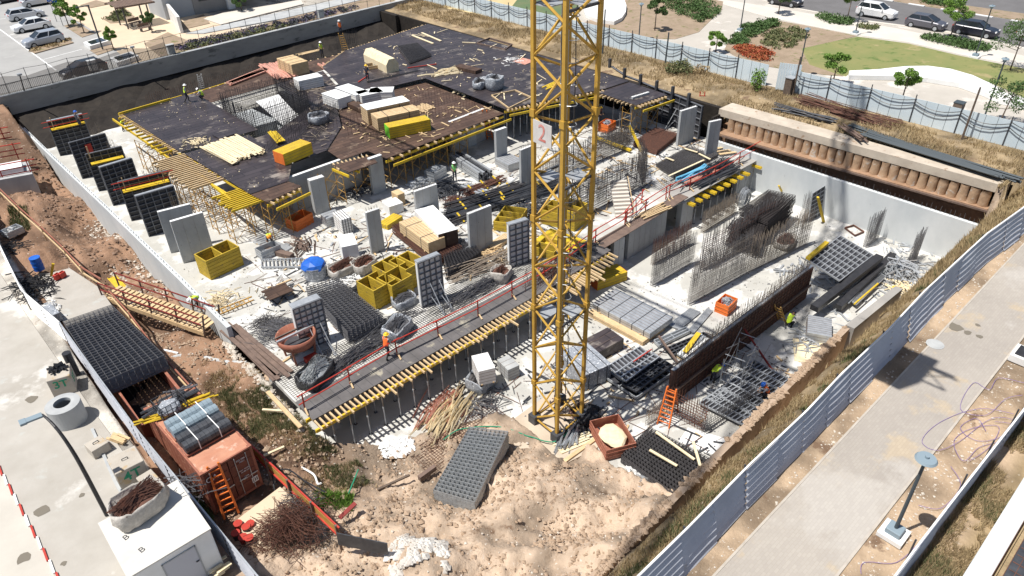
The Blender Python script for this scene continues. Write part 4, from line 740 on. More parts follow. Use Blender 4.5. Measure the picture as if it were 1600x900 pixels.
T0 = tower(18.3, 45.8, 1.5, 1.1, 2.75, 'ochre shoring tower under the front left deck corner', group='ochre shoring towers')
for x, y, lb in ((20.0, 46.8, 'ochre shoring tower beside the long grey wall'), (16.0, 47.2, 'ochre shoring tower under the yellow beam ends'), (15.7, 49.5, 'ochre shoring tower below the bright yellow beams'), (15.5, 51.9, 'ochre shoring tower behind the square concrete panels'), (15.4, 54.2, 'ochre shoring tower under the pale joists'), (15.6, 56.5, 'ochre shoring tower below the rear of the pale joists'), (15.8, 61, 'ochre shoring tower under the left rear deck'), (15.9, 64.5, 'ochre shoring tower under the yellow beam stubs'), (23.6, 46.9, 'ochre shoring tower under the small brown deck'), (26.6, 47.8, 'ochre shoring tower in the recess between the brown decks'), (29.2, 46.6, 'ochre shoring tower under the yellow timber pack'), (31.5, 46.7, 'ochre shoring tower right of the yellow timber pack'), (33.8, 46.8, 'ochre shoring tower under the middle of the brown deck'), (36.1, 46.9, 'ochre shoring tower near the grey worker wall'), (51.2, 39.6, 'ochre shoring tower under the deck end'), (53.4, 39.4, 'ochre shoring tower beside the concrete wall end'), (18.2, 48.5, 'ochre shoring tower in the shade behind the corner'), (20.5, 52, 'ochre shoring tower deep under the plank deck')):
    dup(T0, (x, y, 0), 0, lb)
# rebar helpers
def rwall(a, b, z, h, label, sp=.16, hs=.2, m='rebar_g', m2='rebar_p', seed=1, lean=.04, layers=2, r=.013, free=.5, name='rebar_wall', th=.2):
    A = at(*a, z) if len(a) == 2 else Vector(a); B = at(*b, z) if len(b) == 2 else Vector(b); d = B - A; d.z = 0; L = d.length; d.normalize(); n = Vector((-d.y, d.x, 0)); rr = random.Random(seed); c = (A + B) / 2; c.z = z
    root = thing(name, label, 'rebar', c); v = MB(); hz = MB()
    for ly in range(layers):
        o = n * (ly * th); ph = rr.uniform(0, 9)
        for k in range(int(L / sp) + 1):
            p = A + d * k * sp + o - c; p.z = 0; hh = h * rr.uniform(.92, 1.04); s = Vector((rr.uniform(-lean, lean), rr.uniform(-lean, lean) + .06 * math.sin(k * .13 + ph), 0)); v.rod(p, p + s + Vector((0, 0, hh)), r)
        for k in range(int((h - free) / hs)):
            z1 = .15 + k * hs + rr.uniform(-.02, .02); p = A + o - c; q = B + o - c; p.z = q.z = z1; q.z += rr.uniform(-.05, .05); hz.rod(p, q, r)
    v.build('vertical_bar', M[m], root); hz.build('horizontal_bar', M[m2], root); return root
rwall((880, 355), (1008, 290), 0, 3.1, 'long standing rebar grid on the upper floor right of the crane mast', seed=1, r=.017, sp=.12, m='rebar', m2='rebar_g')
rwall((868, 282), (985, 232), 0, 2.6, 'rear standing rebar grid behind the first one', seed=2, r=.016, sp=.13, m='rebar')
rwall((1008, 290), (998, 262), 0, 3.0, 'short return of rebar at the end of the long grid', seed=3, m='rebar')
rwall((838, 300), (868, 284), 0, 2.4, 'rebar grid seen through the crane mast', seed=4, m='rebar')
rwall((1019, 449), (1083, 412), F0, 2.8, 'fine rebar wall grid standing in the middle of the lower floor', seed=5, r=.012, sp=.11, hs=.13, m='rebar_g', m2='rebar')
rwall((1077, 478), (1168, 428), F0, 3.8, 'rebar wall grid nearest the orange bucket of scrap', seed=6, r=.013, sp=.12, hs=.15, m='rebar_g')
rwall((1168, 428), (1262, 382), F0, 3.2, 'leaning rebar wall grid in front of the big mesh stack', seed=7, r=.013, sp=.12, hs=.16, m='rebar_p', m2='rebar_g', lean=.12)
rwall((1095, 425), (1205, 362), F0, 3.3, 'rusty tangled rebar wall below the right deck', seed=8, r=.013, sp=.13, hs=.18, m='rebar_g', m2='rebar_r', lean=.2)
rwall((1020, 415), (1078, 383), F0, 2.2, 'rebar wall with rusty bars behind the fine grid', seed=9, r=.015, sp=.12, m='rebar_r')
rwall((1098, 365), (1150, 333), F0, 2.0, 'pale rebar wall standing below the yellow beam ends', seed=19, r=.015, sp=.12, m='rebar_p')
rwall((1252, 350), (1264, 342), F0, 2.6, 'narrow rebar panel beside the grid board on the pale wall', seed=10, m='rebar_g')
rwall((1352, 388), (1372, 374), F0, 2.7, 'narrow grey rebar panel in the middle of the pale wall', seed=11, sp=.1, m='rebar_g', m2='rebar_g')
rwall((1420, 416), (1433, 403), F0, 2.7, 'narrow grey rebar panel nearest the right corner of the pit', seed=12, sp=.09, m='rebar_g', m2='rebar_g')
rwall((1062, 575), (1262, 423), -.1, .85, 'row of starter bars along the top of the dark wall formwork', seed=13, sp=.13, free=.3, m='rebar_p', m2='rebar_g', lean=.1, layers=2, th=.3)
rwall((1042, 645), (1100, 676), F0, 2.1, 'rusty rebar grid standing at the open end of the dark wall', seed=14, m='rebar_r', m2='rebar_r', layers=2, r=.016)
rwall((1100, 680), (1180, 625), F0, 1.3, 'low rebar grid beside the grey ladder panels', seed=15, m='rebar_g', m2='rebar_g')
rwall((1012, 668), (1042, 648), F0, 1.5, 'thin rebar grid behind the orange step ladder', seed=16, m='rebar_p')
# stair core bars
rwall((20 + 4.0, 60.0, 1.5), (29.6, 60.8, 1.5), 1.5, 3.2, 'black rebar cage of the stair core front wall', seed=21, m='rebar', m2='rebar', sp=.18, r=.02)
rwall((24.0, 66.5, 1.5), (29.8, 67.0, 1.5), 1.5, 2.9, 'black rebar cage of the stair core back wall', seed=22, m='rebar', m2='rebar', sp=.2, r=.02)
rwall((29.9, 60.8, 1.5), (30.2, 68.0, 1.5), 1.5, 3.0, 'black rebar cage of the stair core right wall', seed=23, m='rebar', m2='rebar', sp=.2, r=.02)
rwall((24.0, 60.0, 1.5), (23.8, 66.5, 1.5), 1.5, 2.8, 'black rebar cage of the stair core left wall', seed=24, m='rebar', m2='rebar', sp=.2, r=.02)
rwall((25.6, 55.0, 3.05), (31.5, 58.6, 3.05), 3.05, .9, 'low starter bars across the dark reinforced deck', seed=25, m='rebar', m2='rebar', sp=.3, r=.015, layers=4, th=.8)
rwall((28.5, 49.6, 3.0), (41.0, 49.8, 3.0), 3.0, .8, 'short starter bars on the brown deck', seed=26, m='rebar_r', m2='rebar', sp=.35, r=.014, layers=3, th=2.3, free=.7)
rwall((14.2, 51.0, 0), (14.3, 58.0, 0), 0, 3.0, 'slender rebar standing between the black panels and the deck', seed=27, m='rebar_p', m2='rebar_p', sp=.3, r=.014, layers=3, th=.5, hs=.6)
rwall((13.6, 62, 0), (14.0, 72, 0), 0, 2.7, 'slender rebar behind the rear black panels', seed=28, m='rebar_p', m2='rebar_p', sp=.5, r=.014, layers=2, th=.5, hs=.8)
rwall((20, 76.2, 0), (40, 77.8, 0), 0, 2.9, 'long dark rebar wall in the shade of the back wall', seed=29, m='rebar_r', m2='rebar', sp=.22, r=.018, layers=1)
rwall((42, 75.8, 0), (45, 76.2, 0), 0, 4.8, 'cluster of tall dark bars behind the large dark deck', seed=30, m='rebar', m2='rebar', sp=.3, r=.016, layers=2, free=3)
b = MB(); b.prism([(24.2, 60.3), (29.6, 60.9), (29.6, 66.6), (24.2, 66.2)], 0, .9); b.prism([(24.3, 61.4), (26.6, 61.5), (26.4, 66), (24.3, 66)], .9, 2.3)
tag(b.build('stair_core', M['conc_l'], origin=(27, 63, 0)), 'pale concrete stair core walls inside the black rebar cage', 'stair core')
b = MB(); b.add([(27.6, 62, 1.1), (29.5, 62, 1.2), (29.3, 66, 3.0), (26.9, 66, 2.9)], [(0, 1, 2, 3)]); o = b.build('white_sheet', M['white'], origin=(28, 64, 1)); tag(o, 'white plastic sheet inside the stair core', 'sheet'); o.modifiers.new('s', 'SOLIDIFY').thickness = .03
# ---------------------------------------------------------------- the long near deck
r = thing('formwork_deck', 'long near formwork deck carrying the red guard rail', 'formwork deck', (18, 27.5, -.3))
MB().prism([(10.1, 26.75), (27.6, 26.75), (33.8, 27.05), (33.8, 28.6), (10.1, 28.6)], -.001, .03).build('plywood', mk('grey_plywood', (.15, .14, .138), (.10, .093, .09), .9, rough=.6, c4=(.34, .31, .24), t4=.6, s4=.7), r, world=True)
jm = MB()
for k in range(1, 38): jm.box((10.1 + k * .62, 27.7, .032), (.02, 1.9, .004))
jm.build('board_joint', M['dsteel'], r, world=True)
for y in (26.2, 27.2): MB().bar((9.9, y, -.25), (27.9, y, -.25), .12, .2).build('beam', M['yellow'], r, world=True)
rr = random.Random(11)
for k in range(58):
    x = 10.15 + k * .305; a = 25.95 - rr.uniform(-.12, .22) - (.5 if rr.random() < .08 else 0); MB().bar((x, a, -.09), (x + rr.uniform(-.05, .05), 27.5, -.09), .085, .12).build('joist', M['wood'], r, world=True)
for k in range(7): x = 31.0 + k * .42; MB().bar((x, 25.9 - rr.uniform(0, .5) + k * .1, -.09), (x, 27.6, -.09), .085, .12).build('joist', M['wood'], r, world=True)
for k in range(10): x = 28.2 + k * .28; MB().bar((x, 25.0 + rr.uniform(-.3, .6), -.09), (x + rr.uniform(-.3, .3), 28, -.09), .085, .12).build('joist', M['wood'], r, world=True)
MB().bar((28, 26.7, -.25), (33.6, 27.0, -.25), .12, .2).build('beam', M['yellow'], r, world=True)
r = thing('formwork_deck', 'right part of the long deck with paired yellow beam ends below it', 'formwork deck', (50, 28.2, -.3))
MB().prism([(43.6, 27.9), (55.4, 28.0), (55.4, 29.6), (43.6, 29.6)], -.001, .035).build('plywood', M['conc_old'], r, world=True)
for k in range(12):
    x = 44.1 + k * .98
    if 52.2 < x < 53.3: continue
    for dx in (0, .22): MB().bar((x + dx, 27.35, -.42), (x + dx, 29.2, -.42), .09, .2).build('beam', M['yellow'], r, world=True)
def rebmat(label, x0, x1, y0, y1, z, sp=.2, m='rebar', r=.014):
    b = MB()
    for k in range(int((x1 - x0) / sp) + 1): b.rod((x0 + k * sp, y0, z), (x0 + k * sp, y1, z), r)
    for k in range(int((y1 - y0) / sp) + 1): b.rod((x0, y0 + k * sp, z + .02), (x1, y0 + k * sp, z + .02), r)
    tag(b.build('rebar_mat', M[m], origin=((x0 + x1) / 2, (y0 + y1) / 2, z)), label, 'rebar')
rebmat('dark rebar mat laid between the red guard rail and the white floor', 10.2, 33.6, 28.65, 31.2, .12, .17)
rebmat('rebar mat laid on the slab below the stair landing', 43.5, 55, 29.8, 31.6, .1, .2, 'rebar_g')
rebmat('brown rebar mat on the concrete strip left of the crane base', 13.5, 19.3, 21.6, 24.0, F0 + .1, .16, 'rebar_r')
# guard rail
def guard(pts, z, label, skip=()):
    r = thing('guard_rail', label, 'guard rail', (pts[0][0], pts[0][1], z)); rr = random.Random(2)
    for (x, y) in pts: 
        p = MB(); p.tube((x, y, z), (x + rr.uniform(-.04, .04), y, z + 1.15), .045, 6); p.build('post', M['red'], r, world=True)
        f = MB(); f.bar((x - .1, y - .5, z + .05), (x, y, z + .25), .09, .04); f.build('foot_timber', M['wood'], r, world=True)
    for (a, b) in zip(pts, pts[1:]):
        for h in (.55, 1.1): q = MB(); q.tube((a[0] - .25, a[1], z + h), (b[0] + .25, b[1], z + h + rr.uniform(-.03, .03)), .036, 6); q.build('rail', M['red'], r, world=True)
guard([tuple(at(*p, 0)[:2]) for p in ((477, 642), (547, 600), (621, 556), (685, 525), (747, 494), (800, 464), (850, 437), (890, 411), (930, 380), (976, 352), (1008, 333), (1040, 312))], .03, 'long red guard rail along the near deck')
guard([tuple(at(*p, 0)[:2]) for p in ((1045, 309), (1077, 297), (1116, 279), (1154, 257), (1189, 237))], .03, 'red guard rail above the yellow beam ends on the right')
guard([tuple(at(*p, 0)[:2]) for p in ((978, 350), (1002, 318))], .05, 'red rails beside the concrete stair')
# stair
r = thing('concrete_stair', 'pale concrete stair flight dropping through the near slab', 'stair', tuple(at(990, 345, 0))); s = MB()
for k in range(10): s.box((.6 + k * .30, .6, .1 + k * .17), (.3, 1.3, .2 + .001 * k))
s.build('step', M['walk'], r, rz=.9); g = MB(); g.bar((0, -.1, .3), (3.3, -.1, 2.1), .05); g.build('handrail', M['wood'], r, rz=.9)
# ---------------------------------------------------------------- dark wall formwork in the lower pit
r = thing('wall_formwork', 'long dark brown wall formwork with starter bars on top', 'formwork panel', (34, 16.4, F0))
MB().box((0, 0, 1.3), (15.3, .35, 2.55)).build('face_board', mk('dark_formply', (.10, .055, .04), (.06, .035, .03), 1.2, rough=.7), r, loc=(0.3, 0, 0)); MB().box((0.3, 0, 2.59), (15.4, .2, .04)).build('top_edge', M['steel'], r)
MB().box((.3, -.3, 1.2), (15.2, .1, .14)).build('waling', M['oldwood'], r)
b = MB()
for k in range(38): b.box((-7.2 + k * .4, -.19, 1.3), (.05, .04, 2.5))
for k in range(9): b.box((.3, -.20, .2 + k * .27), (15.2, .03, .025))
b.build('batten', M['rebar_r'], r)
# ================================================================ materials and loose objects
def lerp4(Q, u, v): return (Q[0] * (1 - u) + Q[1] * u) * (1 - v) + (Q[3] * (1 - u) + Q[2] * u) * v
def sheetgrid(b, Q, sp, r, dz=0.0, sp2=None):
    L1 = (Q[1] - Q[0]).length; L2 = (Q[3] - Q[0]).length; n1 = max(2, int(L1 / sp)); n2 = max(2, int(L2 / (sp2 or sp))); Z = Vector((0, 0, dz))
    for k in range(n1 + 1): b.rod(lerp4(Q, k / n1, 0) + Z, lerp4(Q, k / n1, 1) + Z, r)
    Z = Vector((0, 0, dz + r * 1.6))
    for k in range(n2 + 1): b.rod(lerp4(Q, 0, k / n2) + Z, lerp4(Q, 1, k / n2) + Z, r)
def meshstack(label, px4, zt, zb, layers, m='rebar', sp=.18, r=.016, cage=.0, sp2=None, jit=.05, seed=1, group=None):
    Q = [at(*p, zt) for p in px4]; c = sum(Q, Vector()) / 4; c.z = zb; Q = [q - c for q in Q]
    for q in Q: q.z = 0
    root = thing('rebar_mesh_stack', label, 'rebar mesh', c, 0, group); rr = random.Random(seed); H = zt - zb; b = MB(); sheetgrid(b, Q, sp, r, 0, sp2)
    if cage:
        sheetgrid(b, Q, sp, r, -cage, sp2); n = max(2, int((Q[1] - Q[0]).length / sp)); n2 = max(2, int((Q[3] - Q[0]).length / sp))
        for k in range(n + 1):
            for v in (0, 1): p = lerp4(Q, k / n, v); b.rod(p, p - Vector((0, 0, cage)), r)
        for k in range(n2 + 1):
            for u in (0, 1): p = lerp4(Q, u, k / n2); b.rod(p, p - Vector((0, 0, cage)), r)
    first = None
    for k in range(layers):
        z = H - k * H / layers; loc = (rr.uniform(-jit, jit) if k else 0, rr.uniform(-jit, jit) if k else 0, z)
        if first is None: first = b.build('mesh_sheet', M[m], root, loc=loc)
        else: o = first.copy(); COL.objects.link(o); o.location = loc; o.parent = root
    return root
meshstack('silvery black mesh stack lying on the bare dirt at the bottom', [(733, 668), (794, 675), (742, 785), (677, 766)], -1.35, -2.5, 7, 'rebar_s', .22, .026, .08, seed=1, jit=.012)
meshstack('large black mesh stack overhanging the open container on the left', [(99, 503), (175, 477), (257, 555), (160, 597)], 1.9, .9, 7, 'rebar_g', .26, .022, .07, seed=2, sp2=.26, jit=.012)
meshstack('black mesh block on the white floor behind the hopper', [(478, 448), (525, 433), (598, 492), (543, 518)], .95, 0.05, 6, 'rebar_g', .24, .02, .12, seed=3, sp2=.24, jit=.012)
meshstack('brown black mesh stack under the wrapped timber packs', [(612, 352), (650, 338), (722, 385), (678, 405)], .75, 0.03, 5, 'rebar_r', .18, .018, .08, seed=4)
meshstack('black mesh stack in front of the one under the timber packs', [(693, 398), (735, 376), (752, 392), (700, 425)], .7, 0.03, 5, 'rebar', .2, .018, .1, seed=5, jit=.12)
meshstack('thin dark meshes spread flat below the black mesh stack', [(700, 402), (742, 392), (762, 412), (715, 432)], .08, 0.02, 2, 'rebar', .22, .014, 0, seed=6, jit=.2)
meshstack('tall dark mesh pile before the pale concrete wall', [(1200, 297), (1243, 306), (1200, 345), (1156, 327)], -.45, F0, 10, 'rebar_k', .2, .024, .12, seed=7, jit=.08)
meshstack('lower black mesh pile in front of the tall dark one', [(1148, 340), (1196, 350), (1188, 372), (1140, 352)], -.9, F0, 8, 'rebar_k', .2, .02, .1, seed=8, jit=.12)
meshstack('rusty brown mesh stack on the upper floor beside the wall stub', [(1024, 199), (1060, 209), (1027, 235), (990, 221)], .5, 0.02, 4, 'rebar_r', .16, .02, .08, seed=9)
meshstack('flat black mesh with planks on it near the red guard rail', [(1075, 229), (1122, 241), (1056, 275), (1025, 256)], .35, 0.02, 3, 'rebar', .2, .02, .08, seed=10)
meshstack('wide black mesh in the pit at the bottom with a plank on it', [(1014, 667), (1107, 715), (1051, 769), (971, 711)], -2.1, F0 + .03, 5, 'rebar', .2, .018, .08, seed=11, jit=.012)
meshstack('dark ribbed mesh sheets on the large dark deck', [(622, 72), (652, 67), (674, 85), (640, 97)], ZD + .25, ZD, 4, 'rebar', .16, .02, 0, seed=12)
meshstack('small rusty mesh at the foot of the crane', [(890, 640), (905, 625), (925, 640), (905, 660)], F0 + .3, F0, 2, 'rebar_r', .2, .016, .08, seed=13)
def pack(label, a, b, z0, W, H, m='wood', name='timber_pack', cat='timber pack', endm=None, seams=0, straps=0, taper=0, strapm='dsteel', topm=None):
    A = at(*a, z0 + H); B = at(*b, z0 + H); d = B - A; L = d.length; rz = math.atan2(d.y, d.x); c = (A + B) / 2; c.z = z0; r = thing(name, label, cat, c, rz)
    if taper: MB().add([(-L / 2, -W / 2, 0), (L / 2, -W / 2, 0), (L / 2, W / 2, 0), (-L / 2, W / 2, 0), (-L / 2, -W / 2 + taper, H), (L / 2, -W / 2 + taper, H), (L / 2, W / 2 - taper, H), (-L / 2, W / 2 - taper, H), (-L / 2, -W / 2, H * .6), (L / 2, -W / 2, H * .6), (L / 2, W / 2, H * .6), (-L / 2, W / 2, H * .6)], [(0, 3, 2, 1), (4, 5, 6, 7), (0, 1, 9, 8), (8, 9, 5, 4), (2, 3, 11, 10), (10, 11, 7, 6), (1, 2, 10, 9), (9, 10, 6, 5), (3, 0, 8, 11), (11, 8, 4, 7)]).build('pack_body', M[m], r)
    else: MB().box((0, 0, H / 2), (L, W, H)).build('pack_body', M[m], r, bevel=.02)
    if seams:
        s = MB()
        for k in range(1, seams):
            y = -W / 2 + k * W / seams; s.box((0, y, H + .002), (L * .995, .02, .008))
        for k in range(1, max(2, int(H / .2))): z = k * H / max(2, int(H / .2)); s.box((0, -W / 2 - .002, z), (L * .995, .008, .018)); s.box((-L / 2 - .002, 0, z), (.008, W * .98, .018))
        for k in range(1, seams): s.box((-L / 2 - .003, -W / 2 + k * W / seams, H / 2), (.008, .018, H * .98))
        s.build('board_gap', M['oldwood'], r)
    if endm:
        for sx in (-1, 1): MB().box((sx * (L / 2 + .012), 0, H / 2), (.02, W * .97, H * .97)).build('end_face', M[endm], r)
    if topm: MB().box((0, 0, H + .015), (L + .06, W + .06, .03)).build('cover_sheet', M[topm], r)
    for k in range(straps): x = -L / 2 + (k + .5) * L / straps; s = MB(); s.box((x, 0, H + .012), (.05, W + .03, .012)); s.box((x, -W / 2 - .008, H / 2), (.05, .012, H)); s.box((x, W / 2 + .008, H / 2), (.05, .012, H)); s.build('strap', M[strapm], r)
    for sx in (-.35, .35): MB().box((sx * L, 0, -.045 if z0 > .2 else .04), (.1, W * 1.05, .08)).build('bearer', M['wood'], r)
    return r
M['limegreen'] = mk('green_end_paint', (.18, .6, .04), rough=.6)
pack('bright yellow timber pack with green ends on the brown deck', (604, 196), (668, 183), 3.02, 1.15, 1.0, 'yellow', endm='limegreen', seams=6)
pack('yellow beam stack with orange ends near the pile of pale planks', (434, 238), (478, 220), 3.27, 1.3, .95, 'yellow', endm='orange', seams=8)
pack('fresh cut timber pack leaning beside the white wrapped one on the deck', (584, 181), (650, 167), 3.04, 1.5, 1.15, 'wood', seams=5, straps=2)
pack('timber pack half covered with white film on the deck', (568, 168), (634, 154), 3.04, 1.6, 1.35, 'wood', seams=4, straps=2, topm='white')
pack('long cream timber pack with chamfered top on the dark deck', (576, 75), (612, 92), ZD, 1.4, 1.35, 'palewood', taper=.35)
pack('brown plywood pack on the strip behind the red boards', (445, 88), (468, 98), 3.12, 1.9, 1.25, 'wood', seams=3, straps=3)
pack('white block pack with red lettering beside the red boards', (462, 124), (500, 116), 3.1, 1.4, 1.0, 'boxwhite', 'block_pack', 'block pack', seams=3)
for k, (a, b, lb) in enumerate((((513, 143), (538, 152), 'white block pack at the left end of the group on the deck'), ((534, 134), (566, 146), 'white block pack at the back of the group on the deck'), ((560, 147), (594, 140), 'white block pack in the middle of the group on the deck'), ((578, 141), (614, 140), 'white block pack nearest the timber pack on the deck'))):
    pack(lb, a, b, 3.08, 1.5, .95, 'boxwhite', 'block_pack', 'block pack', seams=3, topm='white')
pack('pine timber pack lying on the mesh stack beside the long white pack', (636, 342), (682, 375), .83, 1.35, .85, 'wood', seams=6, straps=2)
pack('long white wrapped pack lying on the mesh stack', (662, 324), (700, 362), .83, 1.5, 1.1, 'white', 'wrapped_pack', 'wrapped pack', endm='plybrown')
pack('big white carton on the floor left of the narrow wall stub', (530, 377), (555, 372), 0, 1.7, 1.6, 'white', 'white_carton', 'carton')
pack('caged white block pallet near the blue wrapped sack', (526, 338), (542, 333), 0, 1.5, 1.3, 'boxwhite', 'block_pack', 'block pack', seams=3, straps=4)
pack('grey galvanised sheet pack lying on the floor behind the caged pallet', (505, 338), (528, 330), 0, 1.0, .8, 'steel', 'steel_pack', 'steel pack', seams=3)
pack('small brown crate on the floor near the props', (616, 302), (627, 298), 0, .9, 1.0, 'wood', 'wooden_crate', 'crate')
pack('grey sack of fittings in front of the small brown crate', (602, 319), (624, 312), 0, 1.2, .8, 'boxwhite', 'sack', 'sack')
pack('yellow stacked beams lying on the lower floor by the slim column', (926, 434), (972, 418), F0, 1.3, .75, 'yellow', endm='orange', seams=5)
pack('black timber pack on the lower floor behind the grey wrapped pack', (915, 545), (962, 520), F0, 1.5, .85, 'ply', 'panel_pack', 'panel pack', seams=3)
pack('grey wrapped pallet beside the crane mast', (893, 568), (935, 550), F0, 2.6, 1.25, 'film', 'wrapped_pallet', 'wrapped pallet', straps=3)
pack('grey plank stack with a pine board edge on the lower floor', (944, 462), (1034, 508), F0 + .35, 2.5, .45, 'steel', 'plank_stack', 'plank stack', seams=9, straps=5)
pack('pine board pack under the grey plank stack', (935, 476), (1022, 522), F0, 2.3, .34, 'wood', seams=3)
pack('white cube of insulation blocks above the sack at the pit floor', (742, 568), (768, 562), F0 + .9, 1.5, 1.1, 'white', 'white_blocks', 'block pack', seams=2)
pack('grey block pallet right of the white cube', (785, 570), (803, 562), F0, 1.2, .9, 'conc', 'block_pack', 'block pack', seams=3)
pack('galvanised beams bundled on the floor beyond the worker', (785, 243), (806, 254), 0, 1.6, .7, 'steel', 'beam_bundle', 'steel bundle', seams=6)
pack('silver pipe bundle shining on the pit floor below the dark beams', (1262, 505), (1300, 512), F0, 2.0, .7, 'steel', 'pipe_bundle', 'pipe bundle', seams=9)
pack('steel beam bundle with a red strap on the trench earth', (142, 402), (170, 423), -1.75, .9, .45, 'steel', 'steel_bundle', 'steel bundle', seams=3, straps=2)
pack('yellow topped timber pack lying in the trench', (172, 430), (200, 460), -1.8, .55, .4, 'wood', topm='yellow')
pack('grey timber formers on the floor near the left end of the deck', (405, 384), (456, 397), 0, .45, .35, 'oldwood', 'timber_beam', 'timber')
pack('grey board lying behind the timber former', (402, 373), (450, 390), 0, .9, .12, 'steel', 'board', 'board')
pack('pale timber bundle on the floor right of the broad wall stub', (766, 385), (795, 366), 0, .8, .3, 'wood', seams=5)
pack('heap of yellow beams on the floor behind the narrow wall stub', (598, 350), (622, 335), 0, .9, .4, 'yellow', seams=4)
pack('yellow plywood stack seen through the crane mast', (848, 365), (905, 385), 0, 2.0, .35, 'yellow', 'board_stack', 'board stack', seams=2)
pack('dark brown board pack behind the white packs on the deck', (548, 158), (575, 170), 3.06, 1.0, .4, 'plybrown', 'board_pack', 'board pack')
pack('dark box of boards lying on the dark deck among offcuts', (715, 101), (748, 109), ZD, 1.0, .35, 'plybrown', 'board_pack', 'board pack')
for k, (a, b, zz) in enumerate((((955, 572), (1008, 543), .55), ((962, 596), (1040, 556), .35), ((985, 612), (1045, 575), .15))):
    pass
# ---------------------------------------------------------------- lying ladder-like panels
def flatpanel(label, px4, z, m='steel', nr=8, nl=1, th=.1, face=None, name='formwork_grid', z4=None, nr2=0):
    Q = [at(p[0], p[1], (z4[i] if z4 else z)) for i, p in enumerate(px4)]; c = sum(Q, Vector()) / 4; Q = [q - c for q in Q]; r = thing(name, label, 'formwork panel', c); b = MB()
    for k in range(nl + 1): b.bar(lerp4(Q, 0, k / nl), lerp4(Q, 1, k / nl), .07, th)
    for k in range(nr + 1): b.bar(lerp4(Q, k / nr, 0), lerp4(Q, k / nr, 1), .055, th * .8)
    for k in range(nr2 + 1): b.bar(lerp4(Q, 0, k / nr2) if nr2 else Q[0], lerp4(Q, 1, k / nr2) if nr2 else Q[1], .05, th * .8)
    b.build('frame', M[m], r)
    if face:
        f = MB(); D = Vector((0, 0, -th * .55)); f.add([q + D for q in Q] + [q + D * 1.4 for q in Q], [(0, 1, 2, 3), (7, 6, 5, 4), (0, 4, 5, 1), (1, 5, 6, 2), (2, 6, 7, 3), (3, 7, 4, 0)]); f.build('face_board', M[face], r)
    return r
flatpanel('large steel grid board leaning over the end of the dark wall', [(1263, 407), (1312, 439), (1364, 399), (1313, 369)], -.6, 'steel', 8, 7, .12, 'panelply', z4=(-.5, -1.2, -1.3, -.6))
flatpanel('topmost bright ladder panel in the stack beside the dark wall', [(950, 572), (1000, 542), (1010, 550), (962, 583)], F0 + .95, 'steel', 9, 1, .12, 'panelply')
flatpanel('second ladder panel in the stack beside the dark wall', [(962, 584), (1013, 551), (1030, 558), (978, 596)], F0 + .9, 'steel', 9, 2, .12, 'panelply')
flatpanel('third ladder panel in the stack lying in shade of the mast', [(972, 600), (1032, 560), (1050, 571), (994, 612)], F0 + .65, 'dsteel', 9, 3, .14, 'panelply')
flatpanel('lowest wide panel at the bottom of the stack beside the dark wall', [(943, 588), (1020, 552), (1058, 578), (994, 622)], F0 + .25, 'steel', 7, 2, .2, 'panelply')
for k, (x, y) in enumerate(((1168, 570), (1160, 579), (1150, 588), (1139, 597), (1128, 606), (1116, 614), (1105, 622), (1093, 630))):
    j = (k * 7) % 5 - 2; flatpanel(['ladder panel furthest up the row beside the tall scaffold', 'ladder panel second down the row on the pit floor', 'ladder panel third down the row behind the bending worker', 'ladder panel fourth down the row beside the bending worker', 'ladder panel fifth down the row in the pit strip', 'ladder panel sixth down the row near the pit edge', 'ladder panel seventh down the row by the rebar grid', 'ladder panel lowest in the row beside the low rebar grid'][k], [(x, y), (x + 11, y - 7), (x + 78 + j, y + 28 - j), (x + 66 + j, y + 36 - j)], F0 + .22 + .09 * (k % 2), 'steel', 1, 1, .14, 'panelply', nr2=11)
flatpanel('long grey ladder panel lying on the floor beside the debris', [(408, 406), (474, 404), (476, 417), (409, 418)], .15, 'steel', 11, 1, .12)
flatpanel('narrow light ladder on the lower floor left of the orange scrap box', [(1076, 516), (1084, 520), (1113, 486), (1105, 482)], F0 + .1, 'steel', 9, 1, .08)
flatpanel('grey slatted panel beside the narrow ladder', [(1044, 508), (1062, 514), (1094, 488), (1078, 482)], F0 + .12, 'steel', 9, 2, .08, 'conc')
flatpanel('aluminium frame lying over black beams in the far corner of the pit', [(1314, 468), (1326, 474), (1368, 428), (1357, 424)], F0 + .5, 'steel', 12, 1, .1)
flatpanel('second aluminium frame in the far corner of the pit', [(1330, 470), (1338, 476), (1384, 432), (1376, 428)], F0 + .4, 'steel', 12, 1, .1)
flatpanel('small brown square frame lying on the pale floor', [(1320, 356), (1334, 352), (1350, 362), (1336, 368)], F0 + .12, 'rebar_r', 1, 1, .14)
flatpanel('leaning grid board against the pale concrete wall', [(1263, 347), (1283, 336), (1289, 290), (1270, 302)], F0, 'steel', 3, 7, .06, 'panelply', z4=(F0, F0, F0 + 2.6, F0 + 2.6))
flatpanel('grey channel plank on the floor right of the plank stack', [(1022, 533), (1072, 512), (1078, 518), (1030, 541)], F0 + .2, 'steel', 2, 2, .2, 'conc')
flatpanel('dark plank panel below the grey channel plank', [(1040, 545), (1100, 520), (1112, 528), (1052, 556)], F0 + .2, 'dsteel', 8, 3, .16, 'panelply')
for k in range(5): loosepx(['pale plank', 'grey plank', 'white plank', 'steel plank', 'dark plank'][k] + [' leaning nearest the yellow board', ' second beside the yellow board', ' third in the bundle by the dark wall', ' fourth in the bundle by the dark wall', ' closest to the dark wall'][k], (1060 + k * 4, 555 + k * 2.2), (1096 + k * 5, 522 + k * 3.4), F0 + .25 + .03 * k, .2, .12, [M['conc_l'], M['steel'], M['whitep'], M['steel'], M['dsteel']][k], 'plank', 'plank', z2=F0 + .5)
